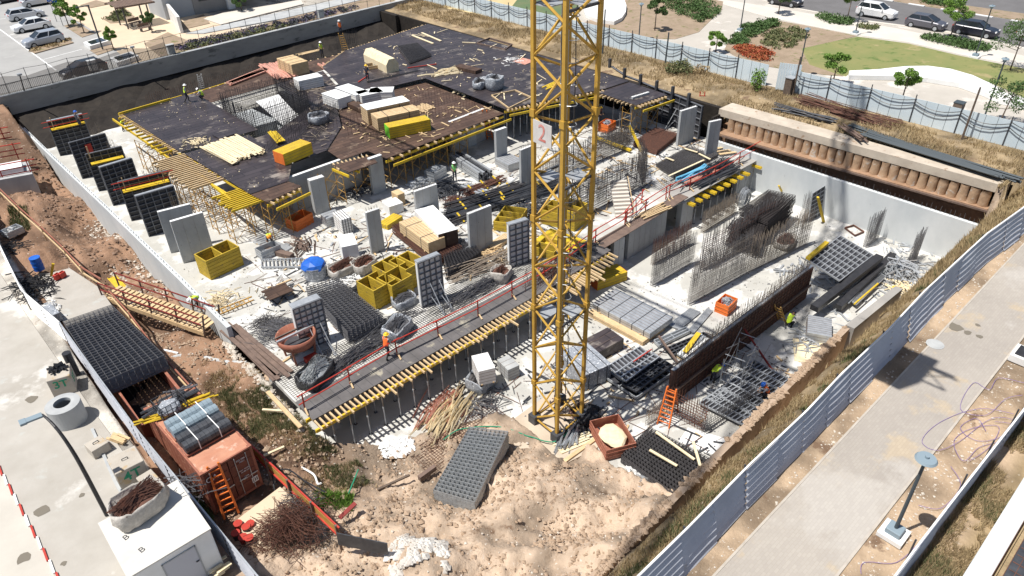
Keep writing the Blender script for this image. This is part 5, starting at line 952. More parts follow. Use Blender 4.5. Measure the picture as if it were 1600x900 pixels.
loosepx('bright yellow board lying on the grey planks by the dark wall', (1070, 550), (1092, 520), F0 + .55, .3, .06, M['yellow'], 'board', 'board', z2=F0 + .7)
loosepx('weathered post leaning against the dark wall corner', (1029, 525), (1060, 568), F0 + 1.0, .12, .12, M['oldwood'], z2=F0 + .3)
loosepx('long dark red pole leaning over the pit floor behind the dark wall', (1163, 514), (1208, 580), F0 + 1.9, .09, .09, M['dred'], 'pole', 'pole', z2=F0 + .1)
loosepx('red bar lying on the ladder panels', (1018, 546), (990, 565), F0 + 1.1, .06, .06, M['red'], 'bar', 'bar')
loosepx('longer black beam reaching over the far corner of the pit', (1272, 482), (1374, 402), F0 + .9, .55, .4, M['black'], 'steel_beam', 'beam', z2=F0 + 1.4)
loosepx('shorter black beam behind the long one', (1310, 480), (1395, 398), F0 + .5, .45, .35, M['black'], 'steel_beam', 'beam', z2=F0 + .8)
loosepx('bright yellow prop leaning against the grid board', (1278, 308), (1287, 347), F0 + 2.6, .2, .14, M['yellow'], 'prop_beam', 'beam', z2=F0)
loosepx('yellow prop standing by the black ladder', (1217, 290), (1222, 300), F0 + 2.0, .15, .1, M['yellow'], 'prop_beam', 'beam', z2=F0 + .6)
loosepx('orange yellow bar lying on the large steel grid board', (1262, 404), (1292, 379), -.3, .3, .2, M['yellow'], 'board', 'board')
loosepx('yellow bar in the clutter of the far pit corner', (1335, 475), (1372, 443), F0 + .8, .1, .1, M['yellow'], 'bar', 'bar')
loosepx('bright yellow board leaning on the mesh stack on the upper floor', (983, 196), (1003, 237), 2.0, .28, .1, M['yellow'], 'board', 'board', z2=.1)
loosepx('yellow perforated beam lying behind the standing rebar grids', (932, 215), (986, 235), .3, .25, .2, M['yellow'], 'beam', 'beam')
for k, (a, b) in enumerate((((1045, 275), (1100, 250)), ((1070, 232), (1090, 238)), ((1092, 240), (1110, 249)), ((1040, 246), (1053, 251)))): loosepx(['long pale plank along the near edge of the flat black mesh', 'short plank at the far end of the flat black mesh', 'short plank at the right of the flat black mesh', 'short plank at the left of the flat black mesh'][k], a, b, .5, .16, .06, M['palewood'], 'plank', 'plank')
for k, (a, b) in enumerate((((1025, 675), (1085, 718)), ((1015, 703), (1058, 728)), ((1083, 690), (1094, 728)))): loosepx(['long pine plank on the pit mesh', 'shorter pine plank in the middle of the pit mesh', 'pale plank at the right edge of the pit mesh'][k], a, b, F0 + .75, .14, .06, M['palewood'], 'plank', 'plank')
for k, (a, b) in enumerate((((644, 55), (677, 68)), ((659, 51), (689, 64)), ((637, 106), (682, 100)), ((575, 58 + 60), (560, 128)))): loosepx(['pale board lying near the back of the large dark deck', 'second pale board near the back of the large dark deck', 'red bar on the large dark deck', 'short red board near the white packs'][k], a, b, ZD + .05, .25 if k < 2 else .1, .06, M['palewood'] if k < 2 else M['red'], 'board', 'board')
for k, (a, b) in enumerate((((1110, 234), (1150, 226)), ((1115, 238), (1172, 230)), ((1124, 241), (1160, 236)))): loosepx(['pale plank at the back of the pile by the slim column', 'yellowish plank in the pile by the slim column', 'front plank of the pile by the slim column'][k], a, b, .2, .3, .06, M['wood'], 'plank', 'plank')
# ---------------------------------------------------------------- yellow box frames
def boxframe(label, px, z0, Lx, Ly, H, rz=0.0, cells=2, n=None, m='boxy'):
    q = at(*px, z0); r = thing('box_frame', label, 'box frame', q, rz); n = n or max(3, int(H / .22)); h = H / n
    for k in range(n):
        b = MB(); z = h * k + h / 2; t = .07
        for s in (-1, 1): b.box((0, s * (Ly / 2 - t / 2), z), (Lx, t, h * .9)); b.box((s * (Lx / 2 - t / 2), 0, z), (t, Ly - 2 * t, h * .9))
        for c in range(1, cells): b.box((-Lx / 2 + c * Lx / cells, 0, z), (t, Ly - 2 * t, h * .85))
        b.build('frame_ring', M[m], r)
    return r
boxframe('stack of yellow timber box frames beside the square concrete panels', (347, 420), 0, 2.5, 1.5, 1.5, .12, 2)
boxframe('front left stack of yellow box frames', (592, 468), 0, 1.8, 1.7, 1.5, .1, 2); boxframe('front right stack of yellow box frames', (620, 462), 0, 1.7, 1.5, 1.5, .1, 2)
boxframe('rear left stack of yellow box frames', (612, 446), 0, 1.7, 1.4, 1.7, .1, 2); boxframe('rear right stack of yellow box frames next to the grid panel', (640, 440), 0, 1.7, 1.7, 1.7, .1, 2)
boxframe('low yellow box frames left of the crane mast', (798, 350), 0, 2.6, 1.8, .8, .5, 3); boxframe('yellow box frames seen through the crane mast', (893, 350), 0, 1.8, 1.6, 1.6, .2, 2); boxframe('yellow box frames left behind the crane mast', (868, 345), 0, 1.8, 1.6, 1.2, .3, 2)
boxframe('yellow box frames at the far side of the mast near the mesh wall', (858, 395), 0, 1.6, 1.6, .7, .3, 2)
# ---------------------------------------------------------------- bins, sacks, heaps
def heap(label, px, z0, R1, R2, H, n, L, m, r=.012, seed=1, rz=0.0, spread=3.14, name='scrap_heap', cat='scrap heap', parent=None, base=None):
    rr = random.Random(seed); b = MB()
    for _ in range(n):
        u, v = rr.gauss(0, .4), rr.gauss(0, .4); z = H * max(.02, 1 - (u * u + v * v) * 1.2) * rr.random(); a = rz + rr.uniform(-spread, spread) / 2; l = L * rr.uniform(.5, 1); d = Vector((math.cos(a), math.sin(a), rr.uniform(-.12, .12))) * l / 2; p = Vector((u * R1, v * R2, z + .03)); mm = p + Vector((0, 0, rr.uniform(0, .15) * l)); b.rod(p - d, mm, r); b.rod(mm, p + d, r)
    if parent is not None: return b.build('scrap', M[m], parent, loc=(0, 0, base or 0))
    q = at(*px, z0) if len(px) == 2 else Vector(px); return tag(b.build(name, M[m], loc=q), label, cat)
def bin_(label, px, z0, Lx, Ly, H, rz, m, fill=None, fl=.5, name='open_bin', cat='bin', fm='steel'):
    q = at(*px, z0); r = thing(name, label, cat, q, rz); b = MB(); t = .05
    for s in (-1, 1): b.box((0, s * (Ly / 2 - t / 2), H / 2), (Lx, t, H)); b.box((s * (Lx / 2 - t / 2), 0, H / 2), (t, Ly - 2 * t, H))
    b.box((0, 0, .06), (Lx - 2 * t, Ly - 2 * t, .06)); b.build('body', M[m], r)
    for z in (H * .33, H * .66): k = MB(); [k.box((0, s * (Ly / 2 + .012), z), (Lx, .024, .05)) for s in (-1, 1)]; [k.box((s * (Lx / 2 + .012), 0, z), (.024, Ly, .05)) for s in (-1, 1)]; k.build('rib', M[m], r)
    if fill: heap(None, None, 0, Lx * .3, Ly * .3, .35, fill, .5, fm, .03, int(px[0]), parent=r, base=H * fl)
    return r
bin_('orange red steel bin standing empty on the upper floor', (470, 352), 0, 1.7, 1.1, .85, .25, 'orange', 6, .1)
bin_('grey bin with the worker in the orange helmet bending over it', (421, 398), 0, 1.5, .9, .7, .05, 'steel', 8, .3)
bin_('orange bin heaped with steel scrap on the lower floor', (1133, 484), F0, 1.3, .95, .8, .1, 'orange', 70, .75)
bin_('orange red bin of fittings near the rear standing rebar', (948, 203), 0, 1.5, 1.1, .8, .2, 'orange', 60, .75, fm='film')
bin_('grey bin overflowing with fittings near the row of props', (681, 277), 0, 1.6, 1.1, .8, .2, 'steel', 90, .8)
bin_('concrete coloured tray on the deck near the worker', (588, 110), 3.08, 2.0, 1.2, .7, -.3, 'wood', 10, .4)
bin_('tipped orange brown steel tray with pale sediment at the pit edge', (956, 690), F0 + .1, 1.7, 2.3, .75, -.45, 'rust', None)
b = MB(); b.blob((0, 0, .45), (.7, .95, .2), 2, .12); tag(b.build('sediment', M['palewood'], loc=at(956, 690, F0 + .1), rz=-.45), 'pale dried slurry inside the tipped steel tray', 'slurry')
def sack(label, px, z0, Lx, Ly, H, rz, m='sack', fill='rebar', n=80, seed=1, fl=1.15):
    q = at(*px, z0); r = thing('big_bag', label, 'big bag', q, rz); rr = random.Random(seed); N = 26; rings = [(0, .82), (.12, .97), (.5, 1.04), (.85, 1.0), (1.0, .97), (.97, .92), (.6, .9)]; vs = []; ph = rr.uniform(0, 6)
    for (h, s) in rings:
        for i in range(N):
            a = 2 * PI * i / N; c, sn = math.cos(a), math.sin(a); e = .55; x = math.copysign(abs(c) ** e, c) * Lx / 2; y = math.copysign(abs(sn) ** e, sn) * Ly / 2; k = s * (1 + .05 * math.sin(a * 5 + ph + h * 3) + .03 * math.sin(a * 11 + ph * 2)) + rr.uniform(-.035, .035); vs.append((x * k, y * k, H * h + (rr.uniform(-.05, .05) + .07 * math.sin(a * 3 + ph)) * (h > .3)))
    fs = [(k * N + i, k * N + (i + 1) % N, (k + 1) * N + (i + 1) % N, (k + 1) * N + i) for k in range(len(rings) - 1) for i in range(N)] + [tuple(range((len(rings) - 1) * N, len(rings) * N))]
    MB().add(vs, fs).build('bag', M[m], r, smooth=True); MB().blob((0, 0, H * .7), (Lx * .46, Ly * .46, H * .26), 2, .12).build('contents', M[fill], r); heap(None, None, 0, Lx * .26, Ly * .24, .25, n, Lx * .7, fill, .022, seed, spread=1.0, parent=r, base=H * fl * .75); return r
sack('black plastic big bag of short black bars beside the guard rail', (495, 592), 0, 2.3, 1.5, .75, .5, 'black', 'rebar_s', 150, 1)
sack('grey wrapped bundle bag behind the worker on the near deck', (622, 521), 0, 1.9, 1.4, .8, .4, 'film', 'rebar_g', 60, 2)
sack('big bag of dark bars next to the blue wrapped sack', (537, 427), 0, 2.1, 1.3, .75, .2, 'sack', 'rebar_r', 70, 3)
sack('big bag of rusty bars right of the white carton', (570, 421), 0, 1.7, 1.3, .75, .3, 'sack', 'rebar_r', 70, 4)
sack('white big bag of rusty offcuts near the guard rail left of the mast', (783, 436), 0, 1.3, 1.2, .8, .3, 'sack', 'rebar_r', 50, 5)
sack('big bag under the white cube of blocks in the pit', (752, 603), F0, 1.7, 1.5, .85, .2, 'film', 'rebar', 50, 6)
sack('big bag of brown scrap on the pale floor by the large grid board', (1226, 383), F0, 2.0, 1.4, .6, .2, 'sack', 'rebar_r', 90, 7)
sack('grey bag in front of the yellow box frames', (632, 476), 0, 1.5, 1.1, .6, .1, 'film', 'rebar_g', 60, 8)
sack('film wrapped pallet on the dark reinforced deck', (499, 191), 3.07, 1.7, 1.5, .75, .3, 'film', 'rebar_g', 40, 9); sack('film wrapped pallet nearest the deck edge on the large dark deck', (773, 139), ZD, 1.6, 1.4, 1.2, .1, 'film', 'rebar', 20, 10)
sack('black and silver wrapped bundle beside the wrapped pallet on the dark deck', (750, 136), ZD, 2.0, 1.1, .7, .6, 'film', 'rebar', 20, 11)
sack('bag of black pieces behind the crane foot', (920, 655), F0, 1.4, 1.1, .5, .4, 'black', 'dsteel', 60, 12)
sack('woven bag of wire near the timber packs', (722, 392), 0, 1.4, 1.2, .6, .7, 'film', 'rebar_g', 50, 13)
q = at(494, 432, 0); r = thing('wrapped_sack', 'blue film wrapped sack on the white floor', 'sack', q); b = MB(); b.blob((0, 0, .9), (.85, .8, .55), 2, .08); b.build('blue_cover', M['blue'], r); b = MB(); b.tube((0, 0, 0), (0, 0, .95), .75, 14, .82); b.build('bag', M['film'], r)
# heaps
for a in [('tangle of black rebar offcuts left of the hopper', (437, 520), 0, 1.5, 1.2, .7, 220, 1.6, 'rebar_g', .014, 1, 2.2, 1.2), ('heap of thin dark bars beside the brown board frame', (415, 507), 0, 1.2, .8, .4, 110, 1.2, 'rebar', .013, 2), ('heap of galvanised fittings near the grey bin', (655, 288), 0, 1.3, .7, .6, 90, .7, 'steel', .035, 3), ('heap of silver pipes and clamps in the far corner of the pit', (1400, 428), F0, 2.4, 1.5, 1.0, 170, 1.5, 'steel', .045, 4, .6, 2.4), ('scatter of white and yellow offcuts by the far pit edge', (1405, 452), F0, 1.8, 1.2, .3, 60, 1.0, 'palewood', .04, 5), ('brown coil of bars among the long bundles', (710, 318), 0, 1.0, .8, .5, 120, 1.3, 'rebar_r', .016, 6),
          ('heap of wire and bars beside the rusty mesh stack', (965, 222), 0, 2.2, 1.6, .8, 220, 2.2, 'rebar', .014, 7), ('untidy bars in front of the crane mast on the near slab', (860, 425), 0, 2.2, 1.2, .4, 110, 2.5, 'rebar_r', .014, 8, .4, 1.0), ('tangled thin brown wire heap beside the barrier at the bottom left', (452, 830), H1(6.2, 17.2), 2.0, 1.4, 1.0, 420, 2.0, 'rebar_r', .012, 9), ('grey brushwood of wire behind the tangled heap', (470, 800), H1(7, 18.2), 1.0, 1.4, .6, 120, 1.8, 'rebar_g', .012, 10),
          ('red and white timber heap under the near deck edge', (690, 640), F0, 1.7, 1.0, .3, 26, 3.4, 'redsheet', .05, 11, .45, .4), ('pale timber strips in the heap at the pit edge', (700, 648), F0, 1.9, 1.2, .35, 60, 3.4, 'palewood', .05, 12, .45, .5), ('heap of black fittings at the foot of the crane mast', (912, 665), F0, 1.3, .9, .6, 110, .8, 'black', .06, 13), ('clutter of grey planks right of the crane foot', (890, 683), F0, 1.4, .6, .3, 30, 1.9, 'steel', .07, 14, .5, .7),
          ('clutter of small timber and steel on the floor near the left wall', (345, 470), 0, 1.8, 1.4, .25, 70, .9, 'palewood', .03, 15), ('debris of boards beside the trench pack', (188, 418), -1.75, 1.6, 1.6, .25, 50, .9, 'palewood', .05, 16), ('white torn paper and board litter in the trench', (92, 345), -1.6, 1.6, 1.0, .35, 90, .7, 'whitep', .08, 17), ('white litter and fittings right of the blue sack', (535, 440), 0, 1.6, .8, .2, 70, .6, 'whitep', .04, 18), ('scattered steel between bundles and the wall stub', (700, 300), 0, 2.0, 1.0, .3, 70, 1.6, 'dsteel', .05, 19), ('litter of pipe ends at the pit edge below the tray', (1000, 755), F0 + .15, 1.8, .7, .15, 50, .5, 'steel', .04, 20), ('white cement crust on the pit bottom edge', (985, 745), F0 + .1, 1.5, .5, .15, 60, .5, 'whitep', .08, 21),
          ('broken timbers on the floor near the ladder panel', (470, 385), 0, 1.0, 1.2, .5, 26, 1.7, 'oldwood', .05, 22, 1.2, 1.4), ('scattered rods near the left end of the mesh block', (600, 512), 0, 2.0, .7, .2, 60, 3.0, 'rebar_g', .02, 23, .15, .5), ('scattered clips beside the stair landing', (1110, 270), .1, 3.4, 1.0, .5, 110, 2.8, 'dsteel', .04, 24, .1, .5), ('small steel parts in the shaded pit corner', (1270, 525), F0, 2.6, 1.2, .25, 80, 1.3, 'steel', .035, 25), ('bars strewn along the slab left of the guard rail', (745, 455), 0, 3.5, .7, .25, 120, 3.4, 'rebar_g', .018, 26, .05, .4), ('thin rods strewn along the slab near the hopper', (560, 555), 0, 2.2, .6, .35, 80, 3.4, 'rebar_g', .022, 27, .1, .5),
          ('dark bits on the floor behind the stub near the crane', (830, 330), 0, 2.0, 1.5, .3, 70, 1.8, 'dsteel', .04, 28), ('splintered boards left of the slot on the plank deck', (310, 222), 3.2, 1.6, 1.4, .08, 60, .5, 'palewood', .04, 29), ('offcuts scattered over the brown deck', (730, 143), 3.02, 2.2, 1.5, .08, 60, .5, 'palewood', .05, 30), ('torn boards in the middle of the large dark deck', (700, 112), ZD, 2.0, 1.0, .2, 26, 1.9, 'palewood', .07, 31, .1, 1.0), ('white scraps by the edge of the dark deck', (800, 95), ZD, 1.8, 1.6, .08, 40, .6, 'whitep', .03, 32), ('loose pine pieces near the red pile', (540, 105), 3.1, 1.5, 1.2, .1, 30, 1.2, 'palewood', .05, 33)]:
    heap(*a[:10], seed=a[10], rz=a[11] if len(a) > 11 else 0, spread=a[12] if len(a) > 12 else 3.14)
def bundle(label, a, b, z0, n, R, m, r=.04, seed=1, fan=.2, name='bar_bundle', cat='bar bundle', sag=0.0, ties=0):
    A = at(*a, z0); B = at(*b, z0); c = (A + B) / 2; rr = random.Random(seed); bb = MB(); d = (B - A).normalized(); nn = Vector((-d.y, d.x, 0))
    for _ in range(n):
        o1 = nn * rr.uniform(-R, R) * (1 + fan) + Vector((0, 0, r + rr.random() ** 2 * R * .8)); o2 = nn * rr.uniform(-R, R) + Vector((0, 0, r + rr.random() ** 2 * R * .8)); e = d * rr.uniform(-.35, .35); m1 = (A + B) / 2 - c + (o1 + o2) / 2 + Vector((0, 0, -sag)); bb.tube(A - c + o1 + e, m1, r, 5); bb.tube(m1, B - c + o2 + e, r, 5)
    rt = thing(name, label, cat, c); bb.build('bars', M[m], rt)
    for k in range(ties): p = A.lerp(B, (k + .5) / ties) - c; q = MB(); q.bar(p - nn * R * 1.2 + Vector((0, 0, .03)), p + nn * R * 1.2 + Vector((0, 0, R)), .14, .05); q.build('tie', M['yellow'], rt)
    return rt
for k, a in enumerate([('longest dark bar bundle nearest the timber packs', (697, 340), (870, 285), .1, 26, .45, 'dsteel', .045, 1), ('dark bar bundle ending beside the wall stub', (702, 350), (805, 312), .1, 20, .4, 'rebar', .045, 2), ('dark bar bundle second from the front', (700, 327), (815, 290), .2, 22, .4, 'rebar', .045, 3), ('rust streaked bar bundle behind the dark ones', (727, 303), (785, 281), .1, 22, .4, 'rebar_r', .04, 4), ('short black bar bundle near the worker with the tablet', (650, 304), (706, 284), .1, 16, .4, 'dsteel', .05, 5), ('bar bundle running out behind the crane mast', (770, 325), (880, 292), .25, 20, .35, 'dsteel', .045, 6), ('light steel rods on the slab beside the mast', (700, 432), (800, 405), .1, 26, .9, 'rebar_p', .03, 7), ('black corrugated pipe roll on the dark deck', (578, 131), (656, 113), ZD - .2, 12, .2, 'black', .09, 8)]): bundle(*a[:4], *a[4:6], a[6], a[7], a[8], ties=3 if k < 4 else 0)
for k, a in enumerate([('long grey pipes on the bank, topmost bundle behind the capping beam', (1330, 200), (1590, 285), 3.1, 10, .3, 'lampdark', .09, 21), ('long grey pipes on the bank, nearest the capping beam', (1350, 212), (1560, 280), 3.1, 10, .3, 'lampdark', .09, 22), ('rusty rods on the dry bank left of the grey pipes', (1250, 160), (1400, 205), 3.15, 40, 1.0, 'rebar_r', .03, 23), ('dark rods lying along the dry bank above the piles', (1210, 170), (1300, 192), 3.15, 16, .5, 'dsteel', .05, 24), ('grey boards on the bank beside the rusty rods', (1318, 200), (1348, 222), 3.15, 8, .4, 'oldwood', .08, 25), ('bright blue pipes lying behind the red rail', (1062, 283), (1105, 262), .35, 9, .3, 'bluep', .07, 26), ('red pipes lying beside the blue pipes', (1075, 287), (1120, 268), .3, 6, .2, 'redsheet', .06, 27), ('dark pipes beside the blue pipes', (1090, 290), (1150, 262), .2, 12, .35, 'dsteel', .06, 28), ('grey lengths of timber by the rusty rods', (1300, 175), (1395, 202), 3.3, 12, .25, 'rebar_r', .05, 29)]):
    if 'bluep' not in M: M['bluep'] = mk('light_blue_pipe', (.12, .42, .62), (.2, .5, .7), 3, coord='obj')
    bundle(*a[:4], *a[4:6], a[6], a[7], a[8])
# channel beam stacks
def channels(label, a, b, z0, n, rows):
    A = at(*a, z0); B = at(*b, z0); d = B - A; rz = math.atan2(d.y, d.x); c = (A + B) / 2; L = d.length; r = thing('steel_beam_stack', label, 'steel beams', c, rz); rr = random.Random(n)
    for j in range(rows):
        for i in range(n):
            m = MB(); y = (i - n / 2) * .34 + rr.uniform(-.03, .03); z = .13 + j * .3; x = rr.uniform(-.2, .2); m.box((x, y - .08, z), (L, .05, .24)); m.box((x, y + .08, z), (L, .05, .24)); m.box((x, y, z + .1), (L, .12, .03)); m.build('channel_beam', M['steel'] if rr.random() < .7 else M['dsteel'], r)
channels('stack of perforated steel channel beams right of the worker with the tablet', (716, 252), (762, 282), 0, 4, 3); channels('lower stack of steel channel beams behind the bar bundles', (728, 290), (762, 305), 0, 3, 1)
# planks pile and red boards on the upper decks
def plankpile(label, a, b, z0, W, n, m, L2=.5, seed=1, wd=.16, rows=3, name='plank_pile'):
    A = at(*a, z0); B = at(*b, z0); d = B - A; rz = math.atan2(d.y, d.x); c = (A + B) / 2; L = d.length; r = thing(name, label, 'planks', c, rz); rr = random.Random(seed)
    for k in range(n): y = (k % (n // rows) - n / rows / 2) * W / (n / rows); MB().box((rr.uniform(-L2, L2), y, .04 + .08 * (k // (n // rows))), (L * rr.uniform(.85, 1.05), wd, .06), rr.uniform(-.04, .04)).build('plank', M[m], r)
plankpile('pile of pale planks splayed over the dark deck', (345, 222), (392, 247), 3.3, 3.2, 45, 'palewood', .35, 1)
plankpile('salmon red boards in a long stack by the stair core', (357, 132), (415, 109), 3.15, 1.0, 14, 'redsheet', .2, 2, .3, 2)
plankpile('pink and red boards lying next to the white block pack', (420, 100), (450, 122), 3.15, 2.2, 24, 'redsheet', .3, 3, .18, 2)
plankpile('crossed red boards between the brown pack and the tray', (502, 100), (530, 120), 3.15, .8, 8, 'redsheet', .6, 4, .16, 2)
plankpile('timber lengths beside the fresh cut pack', (655, 165), (672, 172), 3.05, 1.6, 9, 'wood', .3, 5, .12, 1)
plankpile('yellow lengths under the left deck slab edge', (425, 205), (440, 222), 3.3, .7, 7, 'yellow', .2, 6, .12, 1)
plankpile('timber planks at the back of the brown strip', (470, 85), (500, 78), 3.15, .7, 8, 'wood', .5, 7, .1, 1)
plankpile('yellow boards between the mast and the deck edge', (850, 138), (872, 128), ZD, .9, 4, 'yellow', .3, 8, .16, 1)
plankpile('weathered brown boards along the left edge of the slab', (358, 508), (450, 590), .02, 1.1, 8, 'oldwood', .2, 9, .25, 2)
plankpile('brown formboard frame lying beside the rebar tangle', (412, 463), (452, 447), .5, 1.3, 6, 'plybrown', .05, 10, .22, 1)
plankpile('long pine plank pieces on the floor behind the hopper', (545, 515), (580, 505), .02, .6, 3, 'palewood', .4, 11, .2, 1)
plankpile('timber sleepers by the pit edge beside the crane foot', (870, 700), (925, 678), F0 + .05, .8, 5, 'palewood', .2, 12, .2, 1)
b = MB(); b.prism([(-.7, -1.0), (.9, -.8), (.8, .9), (-.8, .8)], 0, .04); tag(b.build('ply_sheet', M['redsheet'], loc=at(818, 96, ZD)), 'salmon plywood sheet on the deck left of the mast', 'plywood sheet')
b = MB(); b.prism([(-.7, -.8), (.9, -.6), (.8, .7), (-.8, .6)], 0, .04); tag(b.build('ply_sheet', M['ply'], loc=at(350, 210, 3.26)), 'dark plywood sheet behind the pile of pale planks', 'plywood sheet')
M['holeblack'] = mk('hollow_shade', (.02, .018, .018))  # near-black stands in for the shade inside the open container and ring
for (l, z, lb) in (([(745, 68), (765, 60), (800, 70), (790, 78)], ZD, 'framed opening near the back right of the large dark deck'), ([(768, 150), (805, 142), (830, 153), (795, 170)], ZD, 'framed opening at the front edge of the large dark deck')):
    P = [at(*p, z) for p in l]; c = sum(P, Vector()) / 4; f = MB()
    for i in range(4): f.bar(P[i] - c, P[(i + 1) % 4] - c, .08, .24)
    tag(f.build('opening_frame', M['wood'] if l[0][0] > 760 else M['oldwood'], loc=c), lb, 'opening frame')
# rusty hopper
q = at(470, 556, 0); r = thing('concrete_hopper', 'rusty round mixer hopper on four legs with orange lining', 'hopper', q); b = MB(); N = 24; vs = []; fs = []
for (rad, z) in ((.35, .55), (.95, .95), (1.1, 1.25), (1.12, 1.6), (1.05, 1.6), (.9, 1.0), (.3, .7)):
    for i in range(N): vs.append((rad * math.cos(2 * PI * i / N), rad * math.sin(2 * PI * i / N), z))
fs = [(k * N + i, k * N + (i + 1) % N, (k + 1) * N + (i + 1) % N, (k + 1) * N + i) for k in range(6) for i in range(N)]
b.add(vs, fs).build('drum', M['rust'], r, smooth=True); MB().box((0, 0, 1.62), (2.3, .12, .12)).build('cross_bar', M['steel'], r); MB().box((0, .35, 1.62), (2.2, .1, .1)).build('cross_bar', M['oldwood'], r)
for sx in (-1, 1):
    for sy in (-1, 1): MB().bar((sx * .6, sy * .6, 0), (sx * .7, sy * .7, 1.15), .1).build('leg', M['rust'], r)
b = MB(); b.tube((0, 0, .9), (0, 0, .93), .85, 20); b.build('grid_floor', M['dsteel'], r); b = MB(); b.box((.2, -.9, .2), (.7, .4, .4)); b.box((.4, -1.1, .35), (.3, .3, .25)); b.build('motor', M['red'], r)
# ladders
def ladder(label, a, za, b_, zb, wd=.5, n=10, m='orange', aframe=False, t=.07):
    A = at(*a, za); B = at(*b_, zb); d = B - A; c = A.copy(); r = thing('ladder', label, 'ladder', c); hz = Vector((d.y, -d.x, 0)); hz = hz.normalized() if hz.length > .05 else Vector((1, 0, 0)); hz *= wd / 2
    for s in (-1, 1): MB().bar(hz * s * 1.15, d + hz * s * .85, t, t).build('rail', M[m], r)
    rg = MB()
    for k in range(1, n): p = d * k / n; rg.bar(p - hz * (1.12 - .25 * k / n), p + hz * (1.12 - .25 * k / n), t * .7, t * .7)
    rg.build('rungs', M[m], r)
    if aframe:
        e = Vector((d.x + (d.x) * 1.1, d.y + d.y * 1.1, 0)) if Vector((d.x, d.y, 0)).length > .3 else Vector((.9, .5, 0)); 
        for s in (-1, 1): MB().bar(d + hz * s * .8, e + hz * s * 1.1, t, t).build('rail', M[m], r)
        rg = MB()
        for k in range(1, n): p = d.lerp(e, k / n); rg.bar(p - hz, p + hz, t * .6, t * .6)
        rg.build('rungs', M[m], r)
    return r
ladder('orange ladder leaning on the brown container doors', (362, 806), -.45, (332, 726), 2.3, .55, 9, t=.09)
ladder('orange step ladder standing at the end of the dark wall', (1036, 666), F0, (1050, 606), F0 + 2.3, .6, 9, aframe=True)
ladder('orange ladder leaning against the wall under the dark deck', (766, 218), 0, (757, 172), 3.2, .5, 10)
ladder('black and white ladder standing against the pale concrete wall', (1226, 296), F0, (1233, 260), .3, .55, 9, 'whitep')
ladder('dark ladder behind the worker in orange at the back deck', (541, 83), 2.2, (532, 52), 4.8, .6, 9, 'ochre')
ladder('yellow step ladder behind the crouching worker in the pit', (1222, 503), F0, (1215, 478), F0 + 2.0, .5, 6, 'ochre')
ladder('grey ladder in the dark behind the two deck workers', (316, 140), 1.0, (311, 116), 3.6, .45, 8, 'steel')
ladder('pair of aluminium ladders leaning where the piles begin', (1092, 205), 0, (1118, 165), 2.8, .5, 9, 'steel', True)
ladder('red striped ladder beside the soldier beams', (1092, 200), 0, (1098, 143), 3.4, .5, 9, 'red')
ladder('yellow ladder laid on the floor edge beside the ramp', (332, 492), .1, (395, 466), .3, .5, 9, 'ochre')
# tower scaffold frame in the pit
tower(31.5, 15.0, 2.4, 1.2, 1.9, 'grey scaffold frame standing on the pit floor beside the board', F0, .2, mt='steel')
pack('pine board lying below the silver pipe bundle', (1240, 545), (1290, 552), F0 - .05, 2.3, .1, 'palewood', 'board', 'board')
sheet('floor_patch', pxs([(1075, 668), (1150, 690), (1120, 712), (1060, 690)], F0 + .01), F0 + .012, M['whitep'])
# galvanised coil
q = at(1160, 326, F0); r = thing('wire_coil', 'silver wire coil standing upright on the lower floor', 'wire coil', q); b = MB(); rr = random.Random(3)
for k in range(14):
    rad = .6 + rr.uniform(0, .35); pts = [(rad * math.cos(t * PI / 9) * .8, (k - 7) * .04, 1.0 + rad * math.sin(t * PI / 9)) for t in range(19)]; b.path(pts, .03, 4)
b.build('wire', M['steel'], r)
